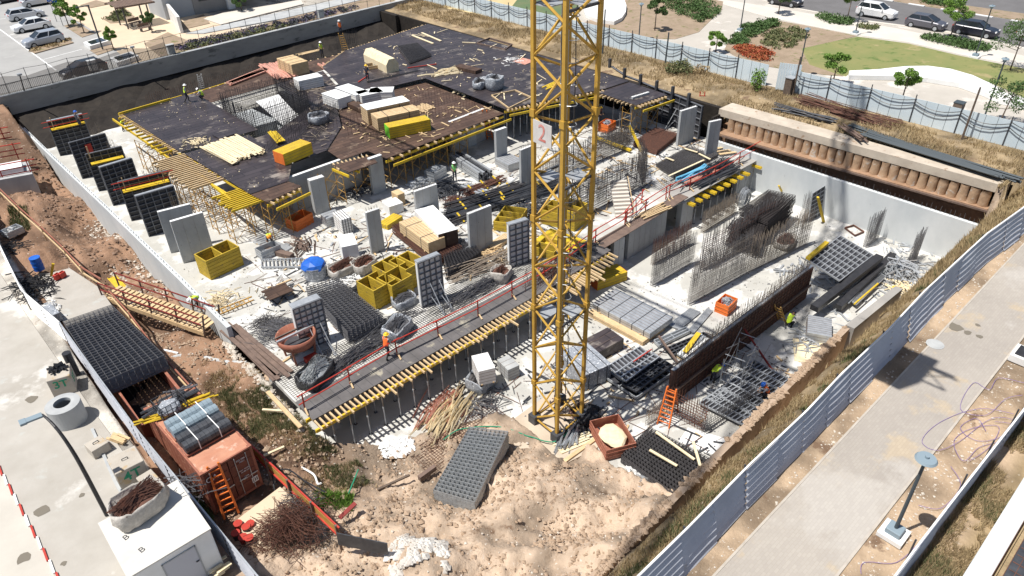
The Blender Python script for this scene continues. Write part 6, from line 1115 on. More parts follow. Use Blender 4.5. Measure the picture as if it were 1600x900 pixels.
# ================================================================ tower crane
def truss(bm, A, B, w0, w1, up, r, n, tri=False):
    d = (B - A); L = d.length; d.normalize(); s = d.cross(up).normalized()
    corners = [(s, 0), (-s, 0)] ; P = []
    for k in range(n + 1): c = A.lerp(B, k / n); w_ = w0 + (w1 - w0) * k / n; P.append([c + s * w_ / 2, c - s * w_ / 2, c + up * w_ * .9])
    for k in range(n):
        for i in range(3): bm.tube(P[k][i], P[k + 1][i], r, 5); j = (i + 1) % 3; bm.tube(P[k][i], P[k + 1][j], r * .6, 4); bm.tube(P[k][j], P[k][i], r * .6, 4)
M['redfade'] = mk('faded_red_paint', (.50, .13, .10), (.62, .35, .32), 5)
def crane():
    cx, cy = 21.12, 19.85; legs = [(20.12, 20.72), (20.0, 18.87), (22.1, 19.0), (22.25, 20.8)]; top = 27.6
    r = thing('tower_crane', 'tall yellow lattice tower crane carrying the number 2 sign', 'crane', (cx, cy, F0))
    for x, y in legs:
        b = MB(); b.box((x, y, (F0 + top) / 2), (.165, .165, top - F0), rz=.05)
        for z in np.arange(F0 + 3, top, 5.0): b.box((x, y, z), (.25, .25, .32), rz=.05)
        b.build('mast_leg', M['crane'], r, world=True)
    for i in range(4):
        a = Vector((*legs[i], 0)); c = Vector((*legs[(i + 1) % 4], 0)); fl = i % 2; z = F0 + .35; k = 0; 
        while z < top - 2.5:
            z1 = z + (1.55 if k % 2 == 0 else .95); p, q = (a, c) if (k + fl) % 2 == 0 else (c, a)
            MB().tube((p.x, p.y, z), (q.x, q.y, z1), .06, 6).build('brace', M['crane'], r, world=True); z = z1; k += 1
    for z in (F0 + .35,): 
        b = MB()
        for i in range(4): b.tube((*legs[i], z), (*legs[(i + 1) % 4], z), .055, 6)
        b.build('base_ring', M['crane'], r, world=True)
    ld = MB(); x0, y0 = 21.5, 20.3
    for s in (-.2, .2): ld.box((x0 + s, y0, (F0 + top) / 2), (.04, .04, top - F0))
    for z in np.arange(F0 + .3, top, .3): ld.box((x0, y0, z), (.4, .03, .03))
    ld.build('ladder', M['steel'], r, world=True); hg = MB()
    for z in np.arange(F0 + 2, top, .9): pts = [(x0 + .38 * math.cos(t * PI / 6), y0 - .1 - .6 * math.sin(t * PI / 6), z) for t in range(7)]; MB().path(pts, .018, 4).build('safety_hoop', M['steel'], r, world=True)
    for z in (4.9, 12.3, 19.6):
        b = MB(); b.prism([(20.15, 19.9), (21.2, 19.9), (21.2, 20.75), (20.15, 20.7)], z, z + .04); b.prism([(21.2, 19.0), (22.1, 19.05), (22.2, 20.0), (21.2, 19.9)], z, z + .04); pf = b.build('platform', M['steel'], r, world=True); f = MB(); f.bar((20.1, 18.95, z), (22.1, 19.05, z), .1); f.bar((20.15, 20.8, z), (22.2, 20.85, z), .1); f.build('platform_frame', M['dsteel'], r, world=True)
    cb = MB()
    for k, (x, y) in enumerate(((21.75, 19.9), (20.4, 19.4))): MB().path([(x + .05 * math.sin(z), y + .05 * math.cos(z * 1.3), z) for z in np.arange(F0, top, 1.5)], .03, 4).build('power_cable', M['black'], r, world=True)
    # number sign on the left-front face
    A = Vector(legs[0] + (0,)); B = Vector(legs[1] + (0,)); d = (B - A).normalized(); n = Vector((-1, 0.06, 0)).normalized(); c = A.lerp(B, .40) + n * .17; zc = 14.6
    sg = MB(); h = .50; w2 = .58; P = [c - d * w2, c + d * w2]; sg.add([(P[0].x, P[0].y, zc - h), (P[1].x, P[1].y, zc - h), (P[1].x, P[1].y, zc + h), (P[0].x, P[0].y, zc + h), (P[0].x - n.x * .03, P[0].y - n.y * .03, zc - h), (P[1].x - n.x * .03, P[1].y - n.y * .03, zc - h), (P[1].x - n.x * .03, P[1].y - n.y * .03, zc + h), (P[0].x - n.x * .03, P[0].y - n.y * .03, zc + h)], [(0, 1, 2, 3), (7, 6, 5, 4), (0, 4, 5, 1), (1, 5, 6, 2), (2, 6, 7, 3), (3, 7, 4, 0)])
    so_ = sg.build('sign_board', mk('faded_sign', (.60, .58, .56), (.48, .46, .45), 2, coord='obj'), r, world=True); text('2', c + n * .012 + Vector((0, 0, zc)), d, Vector((0, 0, 1)), 1.05, M['redfade'], so_, 'sign_number')
    # slewing unit, jib, counter jib (above the frame)
    z = top; MB().tube((cx, cy, z), (cx, cy, z + .8), 1.1, 16).build('slewing_ring', M['crane'], r, world=True); MB().box((cx + 1.3, cy + .6, z + 1.9), (1.3, 1.5, 2.1)).build('cab', M['crane'], r, world=True)
    t = MB(); truss(t, Vector((cx, cy, z + 1)), Vector((cx - 1.7, cy + 46, z + 1)), 1.2, .9, Vector((0, 0, 1)), .07, 26); t.build('jib', M['crane'], r, world=True)
    t = MB(); truss(t, Vector((cx, cy, z + 1)), Vector((cx + .4, cy - 11, z + 1)), 1.3, 1.3, Vector((0, 0, 1)), .07, 7); t.build('counter_jib', M['crane'], r, world=True)
    for k in range(4): MB().box((cx + .3, cy - 7.4 - k * .72, z + .3), (2.3, .66, 2.9)).build('counterweight', M['conc'], r, world=True)
    t = MB(); t.bar((cx - .5, cy, z + .8), (cx, cy, z + 6), .15); t.bar((cx + .5, cy, z + .8), (cx, cy, z + 6), .15); t.build('tower_head', M['crane'], r, world=True)
    t = MB(); t.rod((cx, cy, z + 6), (cx - 1.2, cy + 30, z + 2), .04); t.rod((cx, cy, z + 6), (cx + .35, cy - 10, z + 1.5), .04); t.build('tie_rod', M['dsteel'], r, world=True)
    sheet('crane_base_slab', [(17.2, 21.6), (17.9, 17.6), (21.6, 16.9), (23.6, 18.4), (23.4, 21.8)], F0 + .05, mk('crane_base', (.55, .46, .36), (.45, .37, .28), .8, bump=.2), .3)
    for i, (x, y) in enumerate(legs): b = MB(); b.box((x, y, F0 + .3), (.5, .5, .6)); b.build('foot', M['dsteel'], r, world=True)
def text(s, c, xd, yd, size, m, parent=None, name='lettering', off=.0, bold=.0):
    cu = bpy.data.curves.new('t', 'FONT'); cu.body = s; cu.size = size; cu.align_x = 'CENTER'; cu.align_y = 'CENTER'; cu.offset = bold; cu.extrude = .004; o = bpy.data.objects.new('t', cu); COL.objects.link(o); bpy.context.view_layer.update()
    me = bpy.data.meshes.new_from_object(o.evaluated_get(bpy.context.evaluated_depsgraph_get())); bpy.data.objects.remove(o); me.materials.clear(); me.materials.append(m)
    xd = Vector(xd).normalized(); yd = Vector(yd); yd = (yd - xd * yd.dot(xd)).normalized(); zd = xd.cross(yd); T = Matrix(((xd.x, yd.x, zd.x, c[0]), (xd.y, yd.y, zd.y, c[1]), (xd.z, yd.z, zd.z, c[2]), (0, 0, 0, 1)))
    if parent is not None:
        pl = parent; Mx = Matrix.Identity(4)
        while pl: Mx = (Matrix.Translation(pl.location) @ pl.rotation_euler.to_matrix().to_4x4()) @ Mx; pl = pl.parent
        T = Mx.inverted() @ T
    me.transform(T); me.name = name; o = bpy.data.objects.new(name, me); COL.objects.link(o); o.parent = parent; return o
crane()
# second crane standing outside the frame: only its jib shadow reaches the pit
r = thing('tower_crane', 'second yellow crane outside the frame whose jib shadow crosses the pit', 'crane', (-26, 12.4, 0)); b = MB()
for sx in (-1, 1):
    for sy in (-1, 1): b.box((sx, sy, 28), (.2, .2, 56))
b.build('mast_leg', M['crane'], r); b = MB(); truss(b, Vector((0, 0, 55)), Vector((70, 20.6, 55)), 1.6, 1.2, Vector((0, 0, 1)), .12, 36); b.build('jib', M['crane'], r)
# ================================================================ containers and the left bank
MB_ = MB(); MB_.prism([(33.6, 27.5), (44.2, 28.0), (44.2, 28.9), (33.6, 28.6)], .051, .09); tag(MB_.build('walkway_board', M['oldwood'], origin=(39, 28, .05)), 'weathered walkway boards linking the two deck parts past the stair', 'boards')
plankpile('loose timbers on the stair landing', (1000, 340), (1040, 322), .1, 1.0, 12, 'wood', .4, 77, .1, 2)
def container():
    r = thing('shipping_container', 'rust brown shipping container with an orange ladder at its doors', 'container', (5.05, 28.0, -.42), .045); L, W, H = 6.02, 2.44, 2.6; m = M['rust']
    b = MB(); n = 44; vs = []; fs = []
    for s in (-1, 1):
        base = len(vs)
        for k in range(n + 1): y = -L / 2 + .1 + (L - .2) * k / n; x = s * (W / 2 - .02 - (.035 if (k // 2) % 2 else 0)); vs += [(x, y, .15), (x, y, H - .1)]
        for k in range(n): a = base + 2 * k; fs.append((a, a + 2, a + 3, a + 1))
    b.add(vs, fs); b.build('side_wall', m, r); t = MB(); vs = []; 
    for k in range(n + 1): y = -L / 2 + .1 + (L - .2) * k / n; z = H - .02 - (.03 if (k // 2) % 2 else 0); vs += [(-W / 2 + .06, y, z), (W / 2 - .06, y, z)]
    t.add(vs, [(2 * k, 2 * k + 1, 2 * k + 3, 2 * k + 2) for k in range(n)]); t.build('roof', M['rustroof'], r); f = MB()
    for sx in (-1, 1):
        for sy in (-1, 1): f.box((sx * (W / 2 - .06), sy * (L / 2 - .06), H / 2), (.12, .12, H)); f.box((sx * (W / 2 - .08), sy * (L / 2 - .08), H - .04), (.18, .18, .12))
        f.box((sx * (W / 2 - .04), 0, H - .05), (.08, L - .1, .1)); f.box((sx * (W / 2 - .04), 0, .08), (.08, L - .1, .14))
    for sy in (-1, 1): f.box((0, sy * (L / 2 - .04), H - .05), (W - .1, .08, .1)); f.box((0, sy * (L / 2 - .04), .08), (W - .1, .08, .14))
    f.build('corner_frame', m, r); MB().box((0, 0, .12), (W - .12, L - .12, .1)).build('floor', M['rustdark'], r); MB().box((0, L / 2 - .08, H / 2), (W - .2, .05, H - .2)).build('end_wall', m, r)
    for s in (-1, 1):
        d = MB(); d.box((s * .59, -L / 2 + .05, H / 2), (1.14, .06, H - .3))
        for z in (.55, 1.2, 1.85): d.box((s * .59, -L / 2 + .012, z), (1.0, .02, .34))
        dd = d.build('door', M['rustdark'], r); q = MB()
        for x in (.3, .85): q.tube((s * x, -L / 2 - .03, .15), (s * x, -L / 2 - .03, H - .15), .02, 6); q.box((s * x + .12, -L / 2 - .045, 1.05), (.34, .03, .05))
        q.build('lock_bar', M['steel'], dd)
    C = lambda x, z: Matrix.Translation(r.location) @ Matrix.Rotation(.045, 4, 'Z') @ Vector((x, -L / 2 - .012, z)); xd = (C(1, 0) - C(0, 0)); up = (0, 0, 1)
    text('CA', C(-.8, 2.08), xd, up, .42, M['whitep'], r, 'lettering')
    for x, z, s_, sz in ((.62, 2.2, '245 006 8', .13), (.62, 2.06, '22G1', .12), (.62, 1.55, 'MAX. GROSS', .09), (.62, 1.42, '30.480 KG', .09), (.62, 1.1, 'TARE', .09), (.62, .97, '2.200 KG', .09), (-.35, 1.5, 'MAX. GROSS', .08)): text(s_, C(x, z), xd, up, sz, M['whitep'], r, 'lettering')
    q = C(.98, .62); b = MB(); b.box((.93, -L / 2 - .015, .62), (.3, .012, .34)); b.build('label_plate', M['whitep'], r); b = MB(); [b.box((.84 + i * .09, -L / 2 - .025, .62), (.05, .008, .2)) for i in range(3)]; b.build('label_marks', M['dsteel'], r)
container()
def opentop():
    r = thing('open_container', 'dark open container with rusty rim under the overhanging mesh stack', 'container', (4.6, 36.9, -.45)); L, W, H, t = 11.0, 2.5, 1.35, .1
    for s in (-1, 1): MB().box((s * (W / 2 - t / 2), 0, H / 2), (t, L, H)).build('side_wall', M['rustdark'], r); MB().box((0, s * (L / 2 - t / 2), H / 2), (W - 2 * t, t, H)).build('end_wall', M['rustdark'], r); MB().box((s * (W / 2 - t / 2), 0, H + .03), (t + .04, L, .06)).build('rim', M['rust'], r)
    MB().box((0, 0, .06), (W - 2 * t, L - 2 * t, .08)).build('floor', M['holeblack'], r)  # floor coloured near-black to paint the dark of the interior
opentop()
cz = 2.19
for y, x, lb, m in ((28.25, 5.1, 'blue grey roll pack strapped on the container roof', 'lampblue'), (26.95, 5.12, 'dark grey roll pack nearest the container doors on the roof', 'dsteel')):
    r = thing('roll_pack', lb, 'roll pack', (x, y, cz), .05); MB().box((0, 0, .05), (2.3, 1.1, .08)).build('pallet', M['rust'], r); b = MB()
    for j in (-1, 1):
        for k in range(11): b.tube((-1.1 + k * .2, j * .29, .36), (-1.1 + k * .2 + .19, j * .29, .36), .285 + .012 * (k % 2), 14)
    b.build('rolls', M[m], r, smooth=False); s = MB(); s.box((-.5, 0, .66), (.04, 1.15, .02)); s.box((.5, 0, .66), (.04, 1.15, .02)); s.box((-.5, -.585, .36), (.04, .015, .58)); s.box((.5, -.585, .36), (.04, .015, .58)); s.build('strap', M['whitep'], r)
r = thing('wire_crate', 'wire mesh crate of rubbish on the container roof', 'crate', (4.65, 29.7, cz), .1); b = MB()
for s in (-1, 1):
    for k in range(6): b.rod((s * .6, -.5 + k * .2, 0), (s * .6, -.5 + k * .2, .9), .02); b.rod((-.6 + k * .24, s * .5, 0), (-.6 + k * .24, s * .5, .9), .02)
    for z in (.3, .6, .9): b.rod((s * .6, -.5, z), (s * .6, .5, z), .02); b.rod((-.6, s * .5, z), (.6, s * .5, z), .02)
b.build('wire_sides', M['dsteel'], r); b = MB(); b.blob((0, 0, .35), (.55, .45, .35), 2, .3); b.build('rubbish', M['film'], r)
bundle('black pipes lying across the far end of the container roof', (232, 650), (302, 615), cz, 9, .3, 'dsteel', .07, 41); bundle('yellow timbers poking over the left side of the container roof', (222, 662), (262, 648), cz, 7, .22, 'yellow', .04, 42); bundle('yellow timbers poking over the right side of the container roof', (280, 637), (330, 618), cz, 7, .22, 'yellow', .04, 43); bundle('wood slats beside the container rubbish crate', (255, 625), (300, 606), cz + .1, 6, .3, 'rebar_g', .05, 44)
# barrier with red rails below the container
r = thing('barrier', 'yellow board barrier with red rails running past the container', 'barrier', (7.0, 23, -.5)); b = MB(); b.bar((6.75, 27.2, .35), (7.35, 19.6, .35), .05, .5); b.build('board', M['ochre'], r, world=True)
for z in (.85, .12): MB().bar((6.68, 27.4, z), (7.32, 19.4, z), .07, .08).build('rail', M['red'], r, world=True)
for k in range(5): x = 6.75 + k * .15; y = 27 - k * 1.85; MB().box((x - .08, y, .0), (.1, .1, 1.8)).build('post', M['oldwood'], r, world=True)
b = MB(); b.bar((7.1, 19.3, .45), (8.4, 17.5, .3), .04, .8); tag(b.build('steel_plate', M['dsteel'], origin=(7.8, 18.4, 0)), 'grey steel plate standing at the end of the yellow barrier', 'steel plate')
b = MB(); b.bar((-.5, 0, 0), (.45, .1, .15), .22, .05); tag(b.build('board', M['dred'], loc=at(545, 800, -.8)), 'dark red board sticking out behind the grey steel plate', 'board')
# buckets
r = random.Random(5)
for k, (px, py) in enumerate(((373, 822), (386, 828), (392, 822), (370, 838), (382, 846), (392, 848), (446, 776), (456, 778))):
    q = at(px, py, -.3); b = MB(); b.tube((0, 0, 0), (0, 0, .38), .15, 14, .19); rt = thing('paint_bucket', ['bucket nearest the foot of the orange ladder', 'bucket in the middle of the top row by the ladder', 'rightmost bucket of the top row by the ladder', 'lower left bucket of the group', 'lower middle bucket of the group', 'lower right bucket of the group', 'left bucket beside the yellow barrier', 'right bucket beside the yellow barrier'][k].replace('bucket', 'red lidded bucket'), 'bucket', (q.x, q.y, H1(q.x, q.y))); b.build('body', M['dsteel'] if k % 2 else M['red'], rt); MB().tube((0, 0, .38), (0, 0, .42), .2, 14).build('lid', M['red'], rt)
q = at(430, 820, -.4); sheet('concrete_pad', pxs([(372, 812), (438, 762), (480, 800), (420, 860), (385, 850)], -.3), -.24, M['tan'], .3)
# ramp bridge with rails
def ramp():
    A = Vector((6.45, 46.2, .35)); B = Vector((9.7, 38.3, .05)); d = (B - A); r = thing('foot_bridge', 'timber foot bridge with red rails from the bank to the floor', 'foot bridge', A); n = 22; s = Vector((-d.y, d.x, 0)).normalized(); b = MB()
    for k in range(n): c = A + d * (k + .5) / n; b.bar(c - s * .65, c + s * .65, .26, .05)
    b.build('tread', M['wood'], r, world=True)
    for sg in (-1, 1):
        b = MB(); b.bar(A + s * sg * .65 - Vector((0, 0, .18)), B + s * sg * .65 - Vector((0, 0, .18)), .08, .3); b.build('side_beam', M['wood'], r, world=True)
        for z in (.5, 1.0): MB().bar(A + s * sg * .65 + Vector((0, 0, z)), B + s * sg * .65 + Vector((0, 0, z)), .06, .07).build('rail', M['dred'], r, world=True)
        for k in range(5): c = A + d * k / 4 + s * sg * .65; MB().bar(c - Vector((0, 0, .3)), c + Vector((.06 * k, 0, 1.05)), .09).build('post', M['oldwood'], r, world=True)
ramp()
def barr(label, pts, zf, m1, m2):
    r = thing('barrier', label, 'barrier', (*pts[0], zf))
    for a, b_ in zip(pts, pts[1:]):
        for z in (.45, .95): MB().bar((*a, zf + z), (*b_, zf + z), .07, .12).build('rail', M[m1] if z > .5 else M[m2], r, world=True)
        MB().bar((*a, zf - .2), (*a, zf + 1.05), .09).build('post', M['wood'], r, world=True)
barr('long orange and timber barrier along the edge of the trench', [(4.6, 67), (4.9, 62), (5.3, 57), (5.6, 52.5), (5.7, 49), (6.2, 46.4)], .3, 'rust', 'wood')
barr('timber and red barrier running down beside the open container', [(6.2, 46.2), (6.3, 42), (6.2, 37.5), (6.35, 32.5)], -.1, 'rust', 'wood')
sheet('concrete_pad', [(2.95, 51.5), (3.2, 43.2), (5.9, 43.4), (6.0, 47), (5.3, 51)], .42, M['street'], .4)
def barrel():
    q = at(62, 421, .3); r = thing('barrel', 'bright blue plastic barrel standing on the left bank', 'barrel', q); b = MB(); b.tube((0, 0, 0), (0, 0, .92), .33, 18); b.build('body', M['blue'], r); b = MB()
    for z in (.3, .6): b.tube((0, 0, z), (0, 0, z + .04), .345, 18)
    b.build('rib', M['blue'], r); MB().tube((0, 0, .92), (0, 0, .96), .345, 18).build('lid', M['blue'], r)
barrel()
q = at(198, 486, -1.2); b = MB(); b.tube((0, 0, .25), (.55, .2, .25), .25, 14); tag(b.build('barrel', M['blue'], loc=q), 'small blue drum lying below the yellow topped pack', 'barrel')
for k, (px, py) in enumerate(((91, 436), (99, 433))):
    q = at(px, py, .45); r = thing('fuel_can', ['left red fuel can on the bank', 'right red fuel can on the bank'][k], 'fuel can', q, .5); MB().box((0, 0, .2), (.42, .28, .4)).build('body', M['red'], r, bevel=.05); MB().box((0, 0, .44), (.25, .05, .05)).build('handle', M['red'], r)
pack('blue and white generator set down by the pale hoarding', (70, 478), (84, 492), .42, .7, .6, 'film', 'generator', 'generator'); heap('dark tools and hoses heaped along the pale hoarding', (50, 452), .35, 1.6, 2.6, .5, 150, 1.4, 'black', .03, 51); heap('white rags beside the generator', (75, 485), .42, .8, .8, .3, 60, .5, 'whitep', .06, 52); heap('dark net bundle on the bank above the barrel', (25, 395), .2, 1.0, 2.4, .5, 120, 1.2, 'black', .03, 53)
bin_('grey mortar tub with white sediment on the bank', (22, 366), .2, 1.2, .9, .5, .3, 'steel', 20, .5, fm='whitep')
looseb('yellow post leaning against the trench barrier', at(80, 432, .4), at(83, 412, 1.3), .16, .16, M['yellow'], 'post', 'post')
b = MB(); b.prism([(3.2, 69.6), (7.4, 68.4), (7.8, 71.6), (3.4, 73)], -1.9, 1.0); tag(b.build('concrete_block', M['conc'], origin=(5.5, 70.5, -1.9)), 'big concrete abutment with red rails at the left edge', 'concrete block')
b = MB(); b.prism([(3.5, 70.2), (7.0, 69.4), (7.3, 71.0), (3.6, 71.9)], 1.001, 1.5); tag(b.build('white_slab', M['whitep'], origin=(5.3, 70.6, 1)), 'white foam slabs on top of the concrete abutment', 'slab')
for z0, y0, lb in ((1.0, 69.4, 'front red tube rails on the abutment'), (1.2, 73.6, 'middle red tube rails behind the abutment'), (1.6, 77.5, 'rear red tube rails near the back wall')):
    r = thing('guard_rail', lb, 'guard rail', (3, y0, z0))
    for z in (.1, .55, 1.05): MB().tube((2.6, y0 + .9, z0 + z), (8.0, y0 - .6, z0 + z), .045, 6).build('rail', M['red'], r, world=True)
    for x in (3.4, 5.4, 7.4): MB().tube((x, y0 + .66 - (x - 3.4) * .28, z0 - .3), (x, y0 + .66 - (x - 3.4) * .28, z0 + 1.2), .045, 6).build('post', M['red'], r, world=True)
# ================================================================ left street
def ring():
    r = thing('concrete_ring', 'grey concrete manhole ring standing on the left street', 'manhole ring', (.95, 34.9, .5)); N = 36; vs = []
    prof = [(.80, 0), (.80, 1.15), (.55, 1.2), (.40, 1.2), (.40, 1.0), (.62, .9), (.62, .05)]
    for (rd, z) in prof:
        for i in range(N): vs.append((rd * math.cos(2 * PI * i / N), rd * math.sin(2 * PI * i / N), z))
    MB().add(vs, [(k * N + i, k * N + (i + 1) % N, (k + 1) * N + (i + 1) % N, (k + 1) * N + i) for k in range(len(prof) - 1) for i in range(N)]).build('ring', M['conc'], r); MB().tube((0, 0, .03), (0, 0, .05), .62, 24).build('dark_inside', M['holeblack'], r)  # black disc puts the shade inside the ring into colour
ring()
M['green'] = mk('green_marker', (.03, .25, .14)); M['blockc'] = mk('counterweight_concrete', (.46, .42, .36), (.37, .33, .28), 1.2, coord='obj', bump=.3, c4=(.42, .32, .2), t4=.56, s4=1.5)
def cw(c, rz, S, txt, lb, two=False):
    r = thing('concrete_block', lb, 'concrete block', c, rz); MB().box((0, 0, S[2] / 2), S).build('block', M['blockc'], r, bevel=.03); Mx = Matrix.Translation(c) @ Matrix.Rotation(rz, 4, 'Z'); lift = MB(); lift.path([(-.12, 0, S[2]), (-.12, 0, S[2] + .1), (.12, 0, S[2] + .1), (.12, 0, S[2])], .02, 5); lift.build('lifting_eye', M['dsteel'], r)
    if txt: text(txt, Mx @ Vector((0, -S[1] / 2 - .006, S[2] * .64)), Mx.to_3x3() @ Vector((1, 0, 0)), (0, 0, 1), S[2] * .55, M['green'], r, 'painted_number', bold=.012)
    if two: text(txt, Mx @ Vector((S[0] / 2 + .006, 0, S[2] * .55)), Mx.to_3x3() @ Vector((0, 1, 0)), (0, 0, 1), S[2] * .5, M['green'], r, 'painted_number', bold=.012)
cw((1.95, 28.7, .5), -.02, (1.25, 1.25, 1.25), '4T', 'concrete counterweight block painted with a green 4T')
cw((1.5, 37.7, .5), -.28, (1.1, 1.15, 1.15), '3T', 'concrete counterweight block painted with a green 3T', True)
cw((1.35, 31.6, .5), .15, (.8, .8, .55), '', 'small plain concrete block on the street beside the hoarding'); cw((2.35, 27.2, .5), .1, (.7, 1.0, .9), '', 'plain concrete block half hidden behind the 4T block')
heap('black pipe fittings piled on the 3T block', (1.5, 37.9, 1.65), 1.65, .45, .45, .35, 26, .5, 'black', .07, 61)
r = thing('plastic_pipe', 'black pipe stub standing behind the 3T block', 'pipe', (2.25, 38.6, .5)); b = MB(); b.tube((0, 0, 0), (0, 0, 1.5), .22, 12); b.build('pipe', M['black'], r)
plankpile('short offcuts piled behind the small concrete block', (178, 680), (200, 688), .5, .6, 7, 'wood', .2, 31, .12, 2)
def booth():
    r = thing('site_booth', 'low white box booth with a grey door and pen marks on its roof', 'booth', (1.5, 23.0, .5)); x, y, h = 3.1, 3.3, 2.3
    MB().box((0, 0, h / 2), (x, y, h)).build('body', M['whitep'], r, bevel=.05); MB().box((0, 0, h + .03), (x + .06, y + .06, .06)).build('roof', mk('booth_roof', (.62, .60, .55), (.52, .50, .46), 1.2, coord='obj'), r)
    d = MB().box((.2, -y / 2 - .015, 1.0), (1.2, .03, 1.9)).build('door', mk('booth_door', (.50, .50, .53)), r); MB().box((.72, -y / 2 - .05, 1.15), (.12, .04, .05)).build('handle', M['dsteel'], d); f = MB(); f.box((-.43, -y / 2 - .02, 1.0), (.05, .04, 2.0)); f.box((.83, -y / 2 - .02, 1.0), (.05, .04, 2.0)); f.box((.2, -y / 2 - .02, 1.98), (1.3, .04, .05)); f.build('door_frame', M['conc'], r)
    for (u, v) in ((-1.0, .2), (-.75, -.8)): text('B', (1.5 + u, 23.0 + v, .5 + h + .066), (1, .2, 0), (-.2, 1, 0), .38, M['dsteel'], r, 'pen_mark')
booth()
sack('big woven bag of rusty bars on the roof of the white booth', (0, 0), 2.86, 2.1, 1.35, .95, .25, 'sack', 'rebar_r', 200, 71)
bb = [o for o in COL.objects if o.get('label', '') == 'big woven bag of rusty bars on the roof of the white booth'][0]; bb.location = (1.42, 24.0, 2.86)
plankpile('pine planks stacked below the booth by the hoarding', (330, 895), (352, 880), .6, .7, 9, 'palewood', .2, 32, .12, 3); heap('wires and rods behind the booth by the hoarding', (290, 770), 1.2, .8, 1.2, .8, 40, 1.8, 'rebar_g', .025, 62)
def lampL():
    base = Vector((.35, 27.35, .5)); r = thing('street_lamp', 'curved black street lamp with a grey head over the left street', 'street lamp', base); e0 = at(66, 648, 5.7); b0 = base + Vector((0, 0, 2.6)); b1 = base + Vector((0, 0, 5.4)); pts = [base] + [b0 * (1 - t) ** 2 + b1 * 2 * t * (1 - t) + e0 * t * t for t in [i / 9 for i in range(10)]]
    b = MB()
    for i, (a, c) in enumerate(zip(pts, pts[1:])): b.tube(a, c, .09 - i * .004, 8, .086 - i * .004)
    b.build('pole', M['black'], r, world=True); h = MB(); e = at(30, 662, 5.75); h.bar(pts[-1], e, .3, .1); h.bar(e.lerp(pts[-1], .3), e, .36, .12); h.build('lamp_head', M['lampblue'], r, world=True, bevel=.02)
lampL()
kr = MB(); kw = MB(); 
for k in range(16): y0 = 35.2 - k * .82; x0 = -2.55 + k * .035; (kr if k % 2 == 0 else kw).box((x0, y0, .54), (.08, .80, .08), -.04)
tag(kr.build('kerb_red_marking', M['red']), kind='structure'); tag(kw.build('kerb_white_marking', M['whitep']), kind='structure')
b = MB(); b.bar((1.55, 33.4, .55), (1.25, 29.0, .55), .14, .1); b.bar((1.25, 29.0, .55), (1.2, 26, .55), .14, .1); tag(b.build('kerb', M['conc']), kind='structure')
def patch(poly, z, m, name='stain'): sheet(name, poly, z, m, .002)
M['stain'] = mk('oil_stain', (.17, .15, .12)); rr = random.Random(8)
for px, py, s in ((66, 798, .35), (38, 872, .28), (128, 774, .12), (100, 880, .12), (48, 624, .3)):
    pass
for px, py, s, zz in ((66, 798, .35, .512), (38, 872, .28, .512), (128, 774, .12, .512), (100, 880, .12, .512), (48, 624, .3, .512), (1492, 510, .35, 3.03), (1512, 520, .2, 3.03), (1530, 526, .15, 3.03), (1528, 508, .12, 3.03)):
    q = at(px, py, zz - .012); patch([(q.x + s * (1 + rr.uniform(-.35, .35)) * math.cos(t * .628), q.y + s * (1 + rr.uniform(-.35, .35)) * math.sin(t * .628)) for t in range(10)], zz, M['stain'])
# footpath details
q = at(1461, 538, 3.02); b = MB(); b.tube((0, 0, 0), (0, 0, .02), .42, 24); b.tube((0, 0, .02), (0, 0, .03), .34, 24); tag(b.build('manhole_cover', M['conc'], loc=(q.x, q.y, 3.022)), 'round manhole cover set in the brick footpath', 'manhole cover')
q = at(1594, 560, 3); b = MB(); b.box((0, 0, .2), (1.2, .8, .4)); r = thing('site_box', 'white cabinet with dark lid at the right edge of the verge', 'cabinet', q); b.build('body', M['whitep'], r, bevel=.03); MB().box((0, 0, .43), (.9, .5, .05)).build('lid', M['black'], r)
P2 = [tuple(at(*p, 4.6)[:2]) for p in ((1380, 925), (1440, 845), (1520, 742), (1600, 640))]; P2 = [(P2[0][0] - 6, P2[0][1])] + P2 + [(P2[-1][0] + 12, P2[-1][1])]
corr('hoarding', 'low metal fence with a white top rail at the bottom right', P2, lambda x, y: 3.0, 1.6, M['fencegrey'], vert=False, amp=.03, railm=M['whitep'])
yb = P2[2][1]
sheet('concrete_edge', [(15, yb - 2.15), (60, yb - 2.15), (60, yb - 1.45), (15, yb - 1.45)], 3.3, M['conc_l'], .5)
r = thing('dark_roof', 'corner of a dark tiled roof with a vent at the bottom right', 'roof', (22, yb - 5.2, 3.0)); MB().box((8, 0, .35), (40, 5.6, .7)).build('roof_slab', M['dsteel'], r); g = MB()
for k in range(90): g.box((-10 + k * .42, 1.2, .71), (.03, 3.1, .02))
for k in range(12): g.box((8, .2 + k * .26, .712), (38, .02, .02))
g.build('tile_joint', M['rebar_r'], r); MB().tube((.5, 1.9, .7), (.5, 1.9, 1.0), .22, 14).build('vent', M['steel'], r)
def cable(label, l, z, r_, m, seed):
    rr = random.Random(seed); P = [at(*p, z) for p in l]; c = P[0].copy(); pts = []
    for a, b_, c_, d_ in zip([P[0]] + P[:-2], P[:-1], P[1:], P[2:] + [P[-1]]):
        for t in range(6): u = t / 6; pts.append(.5 * ((2 * b_) + (c_ - a) * u + (2 * a - 5 * b_ + 4 * c_ - d_) * u * u + (3 * b_ - a - 3 * c_ + d_) * u ** 3) - c + Vector((0, 0, .04 + .03 * rr.random())))
    b = MB(); b.path(pts, r_, 5); tag(b.build('loose_cable', M[m], loc=c), label, 'cable')
M['purplec'] = mk('purple_cable', (.22, .15, .36))
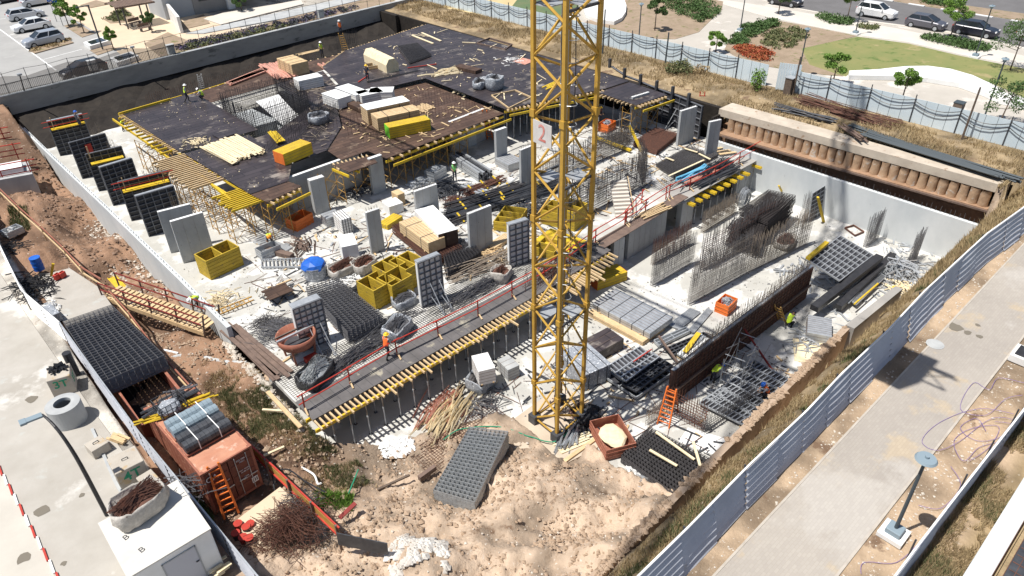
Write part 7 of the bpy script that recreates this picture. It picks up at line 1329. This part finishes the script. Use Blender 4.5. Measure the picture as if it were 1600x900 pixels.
for k, l in enumerate(([(1600, 600), (1560, 592), (1545, 610), (1520, 600), (1500, 640), (1540, 650), (1570, 625), (1600, 618)], [(1570, 690), (1530, 700), (1505, 722), (1490, 690), (1520, 670), (1560, 668), (1545, 700), (1510, 724)], [(1600, 660), (1550, 655), (1500, 690), (1465, 705), (1440, 690), (1470, 660), (1530, 640), (1590, 650)], [(1540, 675), (1525, 655), (1500, 670), (1525, 690), (1560, 685), (1580, 665), (1550, 660)], [(1485, 730), (1500, 760), (1470, 795), (1430, 790)], [(1440, 845), (1400, 880), (1350, 880), (1345, 900)])): cable(['purple cable looped at the top of the right verge', 'purple cable loop in the middle of the right verge', 'long purple cable arcing towards the footpath', 'small purple cable curl on the right verge', 'thin cable arc below the lamp head', 'thin cable curl at the bottom of the verge'][k], l, 3.0, .010, 'purplec', k)
cable('black hose arching over the yellow barrier', [(430, 770), (428, 742), (450, 735), (480, 755), (512, 772)], -.4, .04, 'black', 9); cable('green hose lying from the crane foot across the earth', [(905, 655), (870, 690), (830, 684), (780, 668), (720, 672), (690, 690)], -2.5, .035, 'green', 10); cable('green hose end on the weedy slope', [(560, 735), (552, 755), (545, 772), (556, 745)], -1.4, .035, 'green', 12); cable('white torn hose on the slope', [(468, 730), (490, 742), (497, 757), (503, 755)], -1.2, .05, 'whitep', 13)
cable('thick white mortar line across the bank below the bridge', [(268, 560), (300, 556), (350, 566), (390, 568)], -.75, .11, 'conc_l', 14); cable('dark coil of cable at the pit floor beside the timber heap', [(720, 620), (732, 612), (728, 602), (716, 606), (714, 618), (726, 624), (734, 616), (726, 604), (716, 610), (722, 628), (735, 640)], F0, .05, 'black', 15)
for k, (a, b_, z) in enumerate((((418, 612), (470, 668), -.3), ((412, 712), (444, 698), -.5), ((410, 640), (442, 642), -.4), ((590, 765), (640, 742), -2.2), ((655, 748), (680, 730), -2.3), ((248, 545), (278, 552), -.7), ((880, 722), (935, 682), F0), ((975, 762), (1015, 768), F0))): loosepx(['long orange pine board on the slope left of the deck corner', 'short pale plank crossing the yellow barrier', 'thin pale stick on the weedy slope', 'burnt dark log on the bare earth', 'square timber block on the bare earth', 'white rod on the bank beside the mesh stack', 'pine board at the edge of the crane base', 'thin timber lath at the pit edge'][k], a, b_, z + .12, .22 if k in (0, 4, 6) else .12, .08 if k != 4 else .3, M[['wood', 'palewood', 'palewood', 'bark', 'oldwood', 'whitep', 'wood', 'wood'][k]], 'board', 'board', z2=z + .12)
# ================================================================ loose ground cover
def sticks(name, label, poly, n, m, z, L=(.2, 1.2), wd=.07, seed=1, dirx=False, clump=0):
    g = np.random.default_rng(seed); A = np.array(poly); P = g.uniform(A.min(0), A.max(0), (n * 4, 2)); P = P[inpoly(P[:, 0], P[:, 1], poly)]
    if clump: cc = bumps(P[:, 0] * 1.3 + seed, P[:, 1] * 1.3); P = P[cc > np.quantile(cc, clump)]
    b = MB()
    for x, y in P[:n]:
        l = L[0] + (L[1] - L[0]) * g.random() ** 2; a = (g.normal(0, .35) if g.random() < .55 else g.normal(1.57, .4)) if dirx else g.uniform(0, 3.14); zz = z + .02 + g.random() * .05; w_ = wd * g.uniform(.5, 1.6); b.bar((x - l / 2 * math.cos(a), y - l / 2 * math.sin(a), zz), (x + l / 2 * math.cos(a), y + l / 2 * math.sin(a), zz + g.random() * .06), w_, w_ * .5)
    tag(b.build(name, m), label, None, None, 'stuff')
def scatter(name, label, poly, n, m, kind='stone', size=(.03, .12), seed=1, h=.3, clump=0, zf=None):
    g = np.random.default_rng(seed); A = np.array(poly); lo, hi = A.min(0), A.max(0); P = g.uniform(lo, hi, (n * 4, 2)); P = P[inpoly(P[:, 0], P[:, 1], poly)]
    if clump: cc = bumps(P[:, 0] * 1.7 + seed, P[:, 1] * 1.7); P = P[cc > np.quantile(cc, clump)]
    P = P[:n]; Z = HT(P[:, 0], P[:, 1]) if zf is None else np.full(len(P), zf); n = len(P); V = []; Fc = []
    if kind == 'blade':
        a = g.uniform(0, 6.28, n); w_ = g.uniform(.015, .035, n) * size[1] / .12; hh = h * g.uniform(.4, 1.2, n); lx = g.normal(0, .35, n) * hh; ly = g.normal(0, .35, n) * hh; X, Y = P[:, 0], P[:, 1]
        V = np.stack([np.stack([X - w_ * np.cos(a), Y - w_ * np.sin(a), Z - .03], -1), np.stack([X + w_ * np.cos(a), Y + w_ * np.sin(a), Z - .03], -1), np.stack([X + lx, Y + ly, Z + hh], -1)], 1).reshape(-1, 3); Fc = np.arange(3 * n).reshape(-1, 3)
    else:
        base = np.array([(1, 0, 0), (0, 1, 0), (-1, 0, 0), (0, -1, 0), (0, 0, 1), (0, 0, -1)], float); fb = np.array([(0, 1, 4), (1, 2, 4), (2, 3, 4), (3, 0, 4), (1, 0, 5), (2, 1, 5), (3, 2, 5), (0, 3, 5)]); s = size[0] + (size[1] - size[0]) * g.random(n) ** 3
        V = (base[None] * s[:, None, None] * g.uniform(.6, 1.3, (n, 6, 3)) * np.array([1, 1, .7]) + np.stack([P[:, 0], P[:, 1], Z + s * .25], -1)[:, None]).reshape(-1, 3); Fc = (fb[None] + 6 * np.arange(n)[:, None, None]).reshape(-1, 3)
    me = bpy.data.meshes.new(name); me.from_pydata(V.tolist(), [], Fc.tolist()); me.materials.append(m); o = bpy.data.objects.new(name, me); COL.objects.link(o); tag(o, label, None, None, 'stuff')
EARTH = [(3.6, 15), (7.5, 12), (11, 10.4), (21, 10.9), (20.6, 15), (19, 18), (18.5, 22.5), (13.5, 24.3), (10.6, 26), (9.8, 36), (6.6, 44), (6.6, 30), (6.4, 24), (4, 22)]
clod = mk('clod', (.42, .31, .22), (.33, .24, .165), .8); pale = mk('pale_stone', (.60, .55, .48), (.5, .44, .37), .8)
scatter('earth_clods', 'brown clods over the bare earth', EARTH, 9000, clod, size=(.015, .15), seed=1, clump=.3); scatter('pale_stones', 'pale stones and chips over the bare earth', EARTH, 1300, pale, size=(.015, .09), seed=2)
scatter('rocks', 'larger rocks and clods on the bare earth', EARTH, 160, clod, size=(.08, .24), seed=31, clump=.6)
scatter('earth_clods', 'clods heaped along the near kerb beam', [(12.6, 10.15), (35.5, 10.85), (35.4, 11.3), (12.6, 10.6)], 1500, clod, size=(.02, .17), seed=32, zf=1.05, clump=.3)
scatter('trench_rubble', 'reddish rubble in the trench', [(6, 46), (9.6, 40), (9.8, 60), (9.5, 76), (6, 72), (5.5, 56)], 1700, mk('red_clod', (.30, .20, .14), (.2, .13, .09), .8), size=(.03, .2), seed=3); scatter('trench_litter', 'white litter and chips along the wall foot', [(8.3, 40), (9.9, 40), (9.8, 62), (8.6, 62), (7.4, 50)], 1100, pale, size=(.03, .16), seed=4, clump=.5)
scatter('lime_heap', 'white lime and mortar lumps dumped on the earth', pxs([(606, 880), (632, 836), (660, 842), (676, 866), (715, 872), (738, 900), (700, 925), (690, 900), (655, 915), (620, 925)], -1.0), 2600, mk('lime', (.66, .64, .60), (.46, .42, .37), 1.5), size=(.02, .2), seed=5, clump=.35)
scatter('mortar_lumps', 'pale mortar lumps beside the pit corner', pxs([(590, 690), (640, 682), (650, 705), (600, 715)], -2.6), 700, M['whitep'], size=(.04, .18), seed=6); scatter('floor_litter', 'small litter of chips over the white upper floor', [(10.5, 32), (54, 32), (54, 44), (11, 46)], 2600, mk('litter', (.40, .37, .32), (.16, .14, .12), .5), size=(.02, .10), seed=7, zf=0.01); scatter('floor_litter', 'small litter of chips over the lower floor', [(24, 12), (54, 12), (54, 26), (12, 25.5), (18.5, 23)], 1800, M['rebar_g'], size=(.02, .09), seed=8, zf=F0 + .01)
scatter('edge_crust', 'pale crust along the left slab edge', [(9.4, 27), (10.3, 27), (10.3, 37), (9.6, 37)], 900, pale, size=(.05, .22), seed=9)
scatter('wood_litter', 'wood chips littering the plywood decks', [(17, 47), (22, 50), (22.5, 57), (23, 71), (16.6, 71)], 320, M['palewood'], size=(.015, .07), seed=10, zf=3.26, clump=.6); scatter('wood_litter', 'wood chips littering the large dark deck', [(36, 62), (42, 58), (42, 47), (54.5, 44), (54.5, 75), (41, 72)], 380, M['palewood'], size=(.015, .08), seed=11, zf=ZD + .01, clump=.65)
scatter('dry_grass', 'dry grass on the bank behind the piles', [(57.7, -4), (63.7, -4), (63.5, 90), (57.9, 88), (57.7, 34)], 42000, M['dry'], 'blade', h=.36, size=(0, .12), seed=12, clump=.3); scatter('dry_grass', 'dry weeds between the pit edge and the grey hoarding', [(12.5, 8.2), (56, 8.4), (56, 10.0), (44, 10.4), (35.5, 10.2), (12.5, 9.9)], 34000, M['dry'], 'blade', h=.26, size=(0, .08), seed=13, clump=.25); scatter('dry_grass', 'dry weeds beyond the pit corner', [(41.5, 9.0), (62, 8.4), (60, 10.4), (41.5, 10.6)], 9000, M['dry'], 'blade', h=.35, size=(0, .18), seed=14)
scatter('green_weeds', 'green weeds among the dry grass by the hoarding', [(13, 8.3), (50, 8.4), (50, 9.6), (13, 9.4)], 5000, M['weed'], 'blade', h=.3, size=(0, .12), seed=15, clump=.7); scatter('green_weeds', 'green weeds on the slope left of the pit corner', [(7.4, 24), (9.8, 23), (11.5, 23), (10.2, 27), (9.8, 33), (7.4, 33)], 20000, M['weed'], 'blade', h=.24, size=(0, .07), seed=16, clump=.5); scatter('dry_grass', 'dry tufts on the slope left of the pit corner', [(7.4, 24), (11.5, 22.5), (10.2, 27), (9.8, 36), (7.0, 36)], 12000, M['dry'], 'blade', h=.22, size=(0, .07), seed=17, clump=.4)
scatter('dry_grass', 'tangled dry weeds beyond the low fence at the bottom right', [(12, yb - 1.45), (60, yb - 1.45), (60, yb - .15), (12, yb - .15)], 42000, M['dry'], 'blade', h=.32, size=(0, .07), seed=18, clump=.15); scatter('green_weeds', 'green weeds beyond the low fence', [(12, yb - 1.45), (60, yb - 1.45), (60, yb - .2), (12, yb - .2)], 12000, M['weed'], 'blade', h=.34, size=(0, .07), seed=19, clump=.6)
scatter('verge_stones', 'pale stones on the verge beside the lamp', [(12, yb + .2), (60, yb + .2), (60, 3.5), (12, 3.5)], 1500, pale, size=(.015, .08), seed=20); scatter('verge_stones', 'stones on the strip between hoarding and footpath', [(12, 6.75), (60, 6.75), (60, 7.2), (12, 7.2)], 500, pale, size=(.015, .07), seed=21)
scatter('green_weeds', 'green tuft below the yellow barrier', pxs([(490, 770), (550, 765), (552, 798), (500, 800)], -1.3), 2500, M['leaf'], 'blade', h=.3, size=(0, .12), seed=22); scatter('green_weeds', 'green clump on the left bank', pxs([(15, 330), (45, 330), (50, 365), (20, 372)], -.2), 1800, M['weed'], 'blade', h=.35, size=(0, .15), seed=23); scatter('green_weeds', 'green clump by the container side', [(3.4, 24.6), (3.75, 24.6), (3.75, 26.5), (3.45, 26.5)], 900, M['leafd'], 'blade', h=.5, size=(0, .15), seed=24)
U1 = [(10.6, 31.5), (40, 31), (54.5, 31), (54.5, 42), (40, 44), (28, 44.5), (15, 44)]; L0 = [(22.5, 12), (34, 11.6), (36, 17), (27, 24), (20, 24)]
sticks('offcut_litter', 'timber offcuts littering the upper floor', U1, 240, M['wood'], 0, (.2, 1.6), .08, 1, True, .6); sticks('offcut_litter', 'dark steel bits littering the upper floor', U1, 380, M['dsteel'], 0, (.15, 1.8), .06, 2, True, .55); sticks('offcut_litter', 'grey steel bits littering the upper floor', U1, 260, M['steel'], 0, (.15, 1.4), .08, 3, True, .55); sticks('rod_litter', 'loose rods lying on the upper floor', U1, 380, M['rebar_r'], 0, (.6, 3.2), .025, 4, True)
sticks('offcut_litter', 'timber offcuts littering the lower floor', L0, 90, M['wood'], F0, (.2, 1.8), .07, 5, True, .4); sticks('offcut_litter', 'dark bits littering the lower floor', L0, 160, M['dsteel'], F0, (.15, 1.8), .06, 6, True, .4); sticks('rod_litter', 'loose rods lying on the lower floor', L0, 150, M['rebar_r'], F0, (.6, 3.0), .025, 7, True); sticks('offcut_litter', 'steel clips littering the right part of the lower floor', [(41, 11.5), (54, 11.5), (54, 16), (43, 20)], 260, M['steel'], F0, (.2, 1.6), .09, 8, False, .3)
sticks('offcut_litter', 'white and pale scraps on the upper floor', U1, 160, M['whitep'], 0, (.1, .6), .14, 9, False, .65); sticks('offcut_litter', 'timber scraps on the brown decks', [(28.5, 46.3), (41, 46.6), (41, 58), (33, 59), (29, 54)], 130, M['wood'], 3.0, (.2, 1.3), .07, 10, True, .5); sticks('offcut_litter', 'timber scraps on the large dark deck', [(42, 46), (54, 44.5), (54.5, 74), (42, 72), (37, 68), (42, 58)], 50, M['palewood'], ZD, (.2, 2.0), .09, 11, True, .6); sticks('offcut_litter', 'rods and scraps on the dark reinforced deck', [(22.5, 50.5), (25.4, 50.5), (29, 54), (33, 60), (35.5, 68), (31, 68), (29.8, 60.5)], 160, M['rebar_p'], 3.06, (.2, 1.8), .04, 12, True)
sticks('offcut_litter', 'pale scraps and twigs over the bare earth', EARTH, 200, M['palewood'], -2.3, (.1, .6), .04, 13) if False else None
rwall((22.8, 50.2, 3.05), (31.0, 57.6, 3.05), 3.05, 1.0, 'dense starter bars along the middle of the decks', seed=41, m='rebar', m2='rebar', sp=.22, r=.016, layers=3, th=1.4)
heap('mixed steel and timber clutter at the front of the brown deck', (560, 300), 0, 2.4, 1.0, .3, 70, 1.5, 'dsteel', .04, 81); heap('clutter of clamps in the middle of the upper floor', (660, 380), 0, 1.6, 1.0, .35, 80, .9, 'steel', .04, 82); heap('dark offcuts between the box frames and the mesh block', (560, 460), 0, 1.4, 1.2, .3, 70, 1.3, 'dsteel', .04, 83); heap('pale splinters beside the low box frames', (770, 400), 0, 1.4, 1.2, .25, 50, 1.4, 'wood', .045, 84); heap('black scrap beside the mast on the upper floor', (905, 395), 0, 1.8, 1.0, .4, 90, 1.6, 'dsteel', .04, 85); heap('steel clutter at the left edge of the lower floor', (760, 630), F0, 1.8, 1.2, .3, 60, 1.2, 'rebar_g', .035, 86); heap('silver clamps in the shade by the dark wall', (1120, 620), F0, 1.6, .6, .3, 60, .9, 'steel', .04, 87)
# ================================================================ workers
POSE = {  # joints: pelvis, chest, neck, head, shoulders, elbows, hands, hips, knees, ankles, toes (facing +x)
 'stand': dict(pel=(0, 0, .93), wai=(.01, 0, 1.1), che=(.0, 0, 1.33), nec=(.01, 0, 1.48), hea=(.03, 0, 1.64), sh=(0, .19, 1.42), el=(-.02, .25, 1.14), ha=(.24, .16, 1.08), kn=(.03, .1, .49), an=(0, .11, .08), to=(.15, .12, .04)),
 'walk': dict(pel=(0, 0, .92), wai=(.03, 0, 1.09), che=(.06, 0, 1.32), nec=(.1, 0, 1.46), hea=(.15, 0, 1.61), sh=(.06, .19, 1.4), el=(.12, .26, 1.13), ha=(.33, .2, 1.02), kn=(.12, .1, .5), an=(-.04, .12, .09), to=(.12, .13, .04)),
 'bend': dict(pel=(0, 0, .86), wai=(.12, 0, .99), che=(.36, 0, 1.08), nec=(.5, 0, 1.1), hea=(.64, 0, 1.08), sh=(.4, .19, 1.08), el=(.45, .24, .8), ha=(.56, .16, .56), kn=(.08, .13, .46), an=(0, .15, .08), to=(.15, .16, .04)),
 'crouch': dict(pel=(-.08, 0, .42), wai=(-.02, 0, .58), che=(.12, 0, .79), nec=(.2, 0, .92), hea=(.29, 0, 1.05), sh=(.14, .19, .88), el=(.3, .24, .68), ha=(.46, .12, .55), kn=(.3, .18, .46), an=(.04, .16, .09), to=(.2, .18, .04))}
def bodymesh(pose):
    J = POSE[pose]; vs = []; ed = []; rad = []; lab = []
    def v(p, r, l): vs.append(p); rad.append(r); lab.append(l); return len(vs) - 1
    pe = v(J['pel'], (.15, .12), 0); wa = v(J['wai'], (.14, .11), 1); ch = v(J['che'], (.17, .12), 1); ne = v(J['nec'], (.06, .06), 2); he = v(J['hea'], (.095, .105), 2); tp = v(tuple(Vector(J['hea']) + (Vector(J['hea']) - Vector(J['nec'])).normalized() * .09), (.07, .08), 2); ed += [(pe, wa), (wa, ch), (ch, ne), (ne, he), (he, tp)]
    for s in (1, -1):
        f = lambda p, dx=0: (p[0] + dx, p[1] * s, p[2]); a = v(f(J['sh']), (.068, .068), 1); b = v(f(J['el']), (.046, .046), 1); wx = Vector(f(J['el'])).lerp(Vector(f(J['ha'])), .82); w_ = v(tuple(wx), (.032, .028), 2); c = v(f(J['ha']), (.045, .022), 2); ed += [(ch, a), (a, b), (b, w_), (w_, c)]
        dx = .12 if (pose == 'walk' and s > 0) else (-.14 if pose == 'walk' else 0)
        h = v((J['pel'][0], .1 * s, J['pel'][2] - .05), (.095, .095), 0); k = v(f(J['kn'], dx * .6), (.066, .066), 0); an = v(f(J['an'], dx * 1.6), (.045, .045), 3); to = v(f(J['to'], dx * 1.6), (.05, .035), 3); ed += [(pe, h), (h, k), (k, an), (an, to)]
    me = bpy.data.meshes.new('b'); me.from_pydata(vs, ed, []); o = bpy.data.objects.new('b', me); COL.objects.link(o); o.modifiers.new('s', 'SKIN'); sv = me.skin_vertices[0].data
    for i, r in enumerate(rad): sv[i].radius = r; sv[i].use_root = (i == 0)
    ss = o.modifiers.new('u', 'SUBSURF'); ss.levels = 1; ss.render_levels = 1; bpy.context.view_layer.update(); out = bpy.data.meshes.new_from_object(o.evaluated_get(bpy.context.evaluated_depsgraph_get())); bpy.data.objects.remove(o)
    segs = [(Vector(vs[a]), Vector(vs[b]), lab[b]) for a, b in ed]; V = [tuple(p.co) for p in out.vertices]; Fc = [tuple(p.vertices) for p in out.polygons]; mi = []; tor = []
    for p in out.polygons:
        c = p.center; best = (9, 0)
        for i, (a, b, l) in enumerate(segs):
            d = b - a; t = max(0, min(1, (c - a).dot(d) / d.length_squared)); q = (c - (a + d * t)).length
            if q < best[0]: best = (q, i)
        mi.append(segs[best[1]][2]); tor.append(best[1] in (0, 1) )
    B = MB(); B.add(V, Fc); B.m = mi[:]
    for s in (1, -1):  # fingers and thumb
        hp = Vector((J['ha'][0], J['ha'][1] * s, J['ha'][2])); d = (hp - Vector((J['el'][0], J['el'][1] * s, J['el'][2]))).normalized(); sd = d.cross(Vector((0, 0, 1))).normalized(); dn = sd.cross(d) * -1
        for k in range(4): p0 = hp + d * .03 + sd * (k - 1.5) * .02; L = (.045, .052, .048, .038)[k]; p1 = p0 + d * L; p2 = p1 + d * L * .5 + dn * L * .5; B.tube(p0, p1, .009, 5, m=2); B.tube(p1, p2, .009, 5, .007, m=2)
        B.tube(hp - sd * .03, hp - sd * .06 + d * .035, .011, 5, m=2)
    H = Vector(J['hea']); fx = Vector((1, 0, 0)) if pose in ('stand', 'walk') else Vector((.7, 0, -.7)); upv = Vector((0, 0, 1)) if pose in ('stand', 'walk') else Vector((.7, 0, .7))
    B.blob(tuple(H + fx * .105 - upv * .0), (.018, .012, .02), 1, 0, 2)
    for s in (-1, 1): B.blob(tuple(H + fx * .092 + Vector((0, .033 * s, 0)) + upv * .025), (.012, .012, .01), 1, 0, 4); B.blob(tuple(H + Vector((0, .1 * s, 0))), (.02, .012, .03), 1, 0, 2)
    B.blob(tuple(H + fx * .092 - upv * .045), (.01, .025, .007), 1, 0, 5)
    ve = MB(); nv = {}
    for f, t, l in zip(out.polygons, tor, mi):
        if (t or l == 1) and (t or Vector(f.center).y ** 2 < .17 ** 2):
            ids = []
            for i in f.vertices:
                if i not in nv: nv[i] = len(ve.v); ve.v.append(tuple(out.vertices[i].co + out.vertices[i].normal * .018))
                ids.append(nv[i])
            ve.f.append(tuple(ids)); ve.m.append(0)
    return B, ve, H, upv, fx
BODY = {k: bodymesh(k) for k in POSE}
M['helw'] = mk('white_helmet', (.8, .8, .8), rough=.35); M['hely'] = mk('yellow_helmet', (.8, .5, .03), rough=.35); M['helb'] = mk('blue_helmet', (.02, .12, .5), rough=.35); M['helo'] = mk('orange_helmet', (.85, .3, .03), rough=.35); M['lips'] = mk('lips', (.3, .1, .09)); M['teal'] = mk('teal_vest', (.05, .3, .3)); M['greenw'] = mk('green_yellow_vest', (.25, .7, .2))
def worker(c, rz, pose, label, vest='hiviz', helm='helw', shirt='clothg', trous='cloth'):
    B, ve, H, up, fx = BODY[pose]; r = thing('person', label, 'person', c, rz); B.build('body', [M[trous], M[shirt], M['skin'], M['rubber'], M['rubber'], M['lips']], r, smooth=True); ve.build('vest', M[vest], r, smooth=True)
    h = MB(); N = 14; vs = []; sd = Vector((0, 1, 0))
    for (rad, z) in ((.165, .03), (.125, .035), (.12, .08), (.09, .125), (.04, .15), (.001, .153)):
        for i in range(N): a = 2 * PI * i / N; vs.append(H + up * z + fx * rad * math.cos(a) * 1.05 + sd * rad * math.sin(a))
    h.add(vs, [(k * N + i, k * N + (i + 1) % N, (k + 1) * N + (i + 1) % N, (k + 1) * N + i) for k in range(5) for i in range(N)]).build('helmet', M[helm], r, smooth=True)
    s = MB()
    return r
for px, py, z, rz, pose, lb, ve, he in [(711, 283, 0, 4.2, 'stand', 'worker in a green and yellow vest and white helmet looking down beside the steel beams', 'greenw', 'helw'), (606, 560, .03, .3, 'walk', 'worker in an orange vest and yellow helmet walking on the near deck', 'hivizo', 'hely'), (1112, 598, F0, -.3, 'bend', 'worker in a yellow vest and blue helmet bending over the ladder panels', 'hiviz', 'helb'), (1196, 622, F0 + .1, 2.4, 'crouch', 'worker in an orange vest and blue helmet crouching at the pit edge', 'hivizo', 'helb'), (1231, 511, F0, -.2, 'crouch', 'worker in a yellow vest crouching by the yellow step ladder', 'hiviz', 'cloth'), (1388, 482, F0 + .9, 2.6, 'stand', 'worker in a grey shirt standing by the dark post at the pit rim', 'clothg', 'hely'), (1092, 197, 0.5, .8, 'stand', 'worker in a yellow vest and white helmet on the aluminium ladders', 'hiviz', 'helw'), (937, 194, 0, 4.5, 'stand', 'worker in a dark vest and yellow helmet behind the rusty mesh stack', 'cloth', 'hely'), (931, 206, 0, 3.3, 'stand', 'worker in a grey vest and white helmet near the bin of fittings', 'clothg', 'helw'), (575, 128, 3.06, 4.0, 'stand', 'worker in dark clothes and yellow helmet beside the tray on the deck', 'cloth', 'hely'), (504, 90, 3.12, 4.6, 'stand', 'worker in a lime vest and white helmet at the back edge of the decks', 'hiviz', 'helw'), (533, 56, 4.2, 1.2, 'stand', 'worker in an orange vest high on the ladder at the back', 'hivizo', 'helw'), (293, 160, 3.22, -.3, 'walk', 'worker in a lime vest and white helmet walking on the left rear deck', 'hiviz', 'helw'), (318, 156, 3.22, 2.6, 'crouch', 'worker in a lime vest crouching near the grey ladder', 'hiviz', 'helw'), (193, 205, 0, -.6, 'bend', 'worker in a lime vest bending below the yellow beam stubs', 'hiviz', 'helw'), (127, 202, 2.2, .4, 'stand', 'worker in a dark vest and blue helmet on the rear black wall panel', 'cloth', 'helb'), (314, 482, 0.0, 3.6, 'bend', 'worker in a lime vest bending at the end of the pale wall', 'hiviz', 'helw'), (423, 384, 0, 4.4, 'bend', 'worker in a lime vest and orange helmet bending into the grey bin', 'hiviz', 'helo'), (47, 250, -.8, 1.8, 'walk', 'worker in teal clothes and blue helmet in the trench by the pale wall', 'teal', 'helb')]:
    worker(at(px, py, z), rz, pose, lb, ve, he)
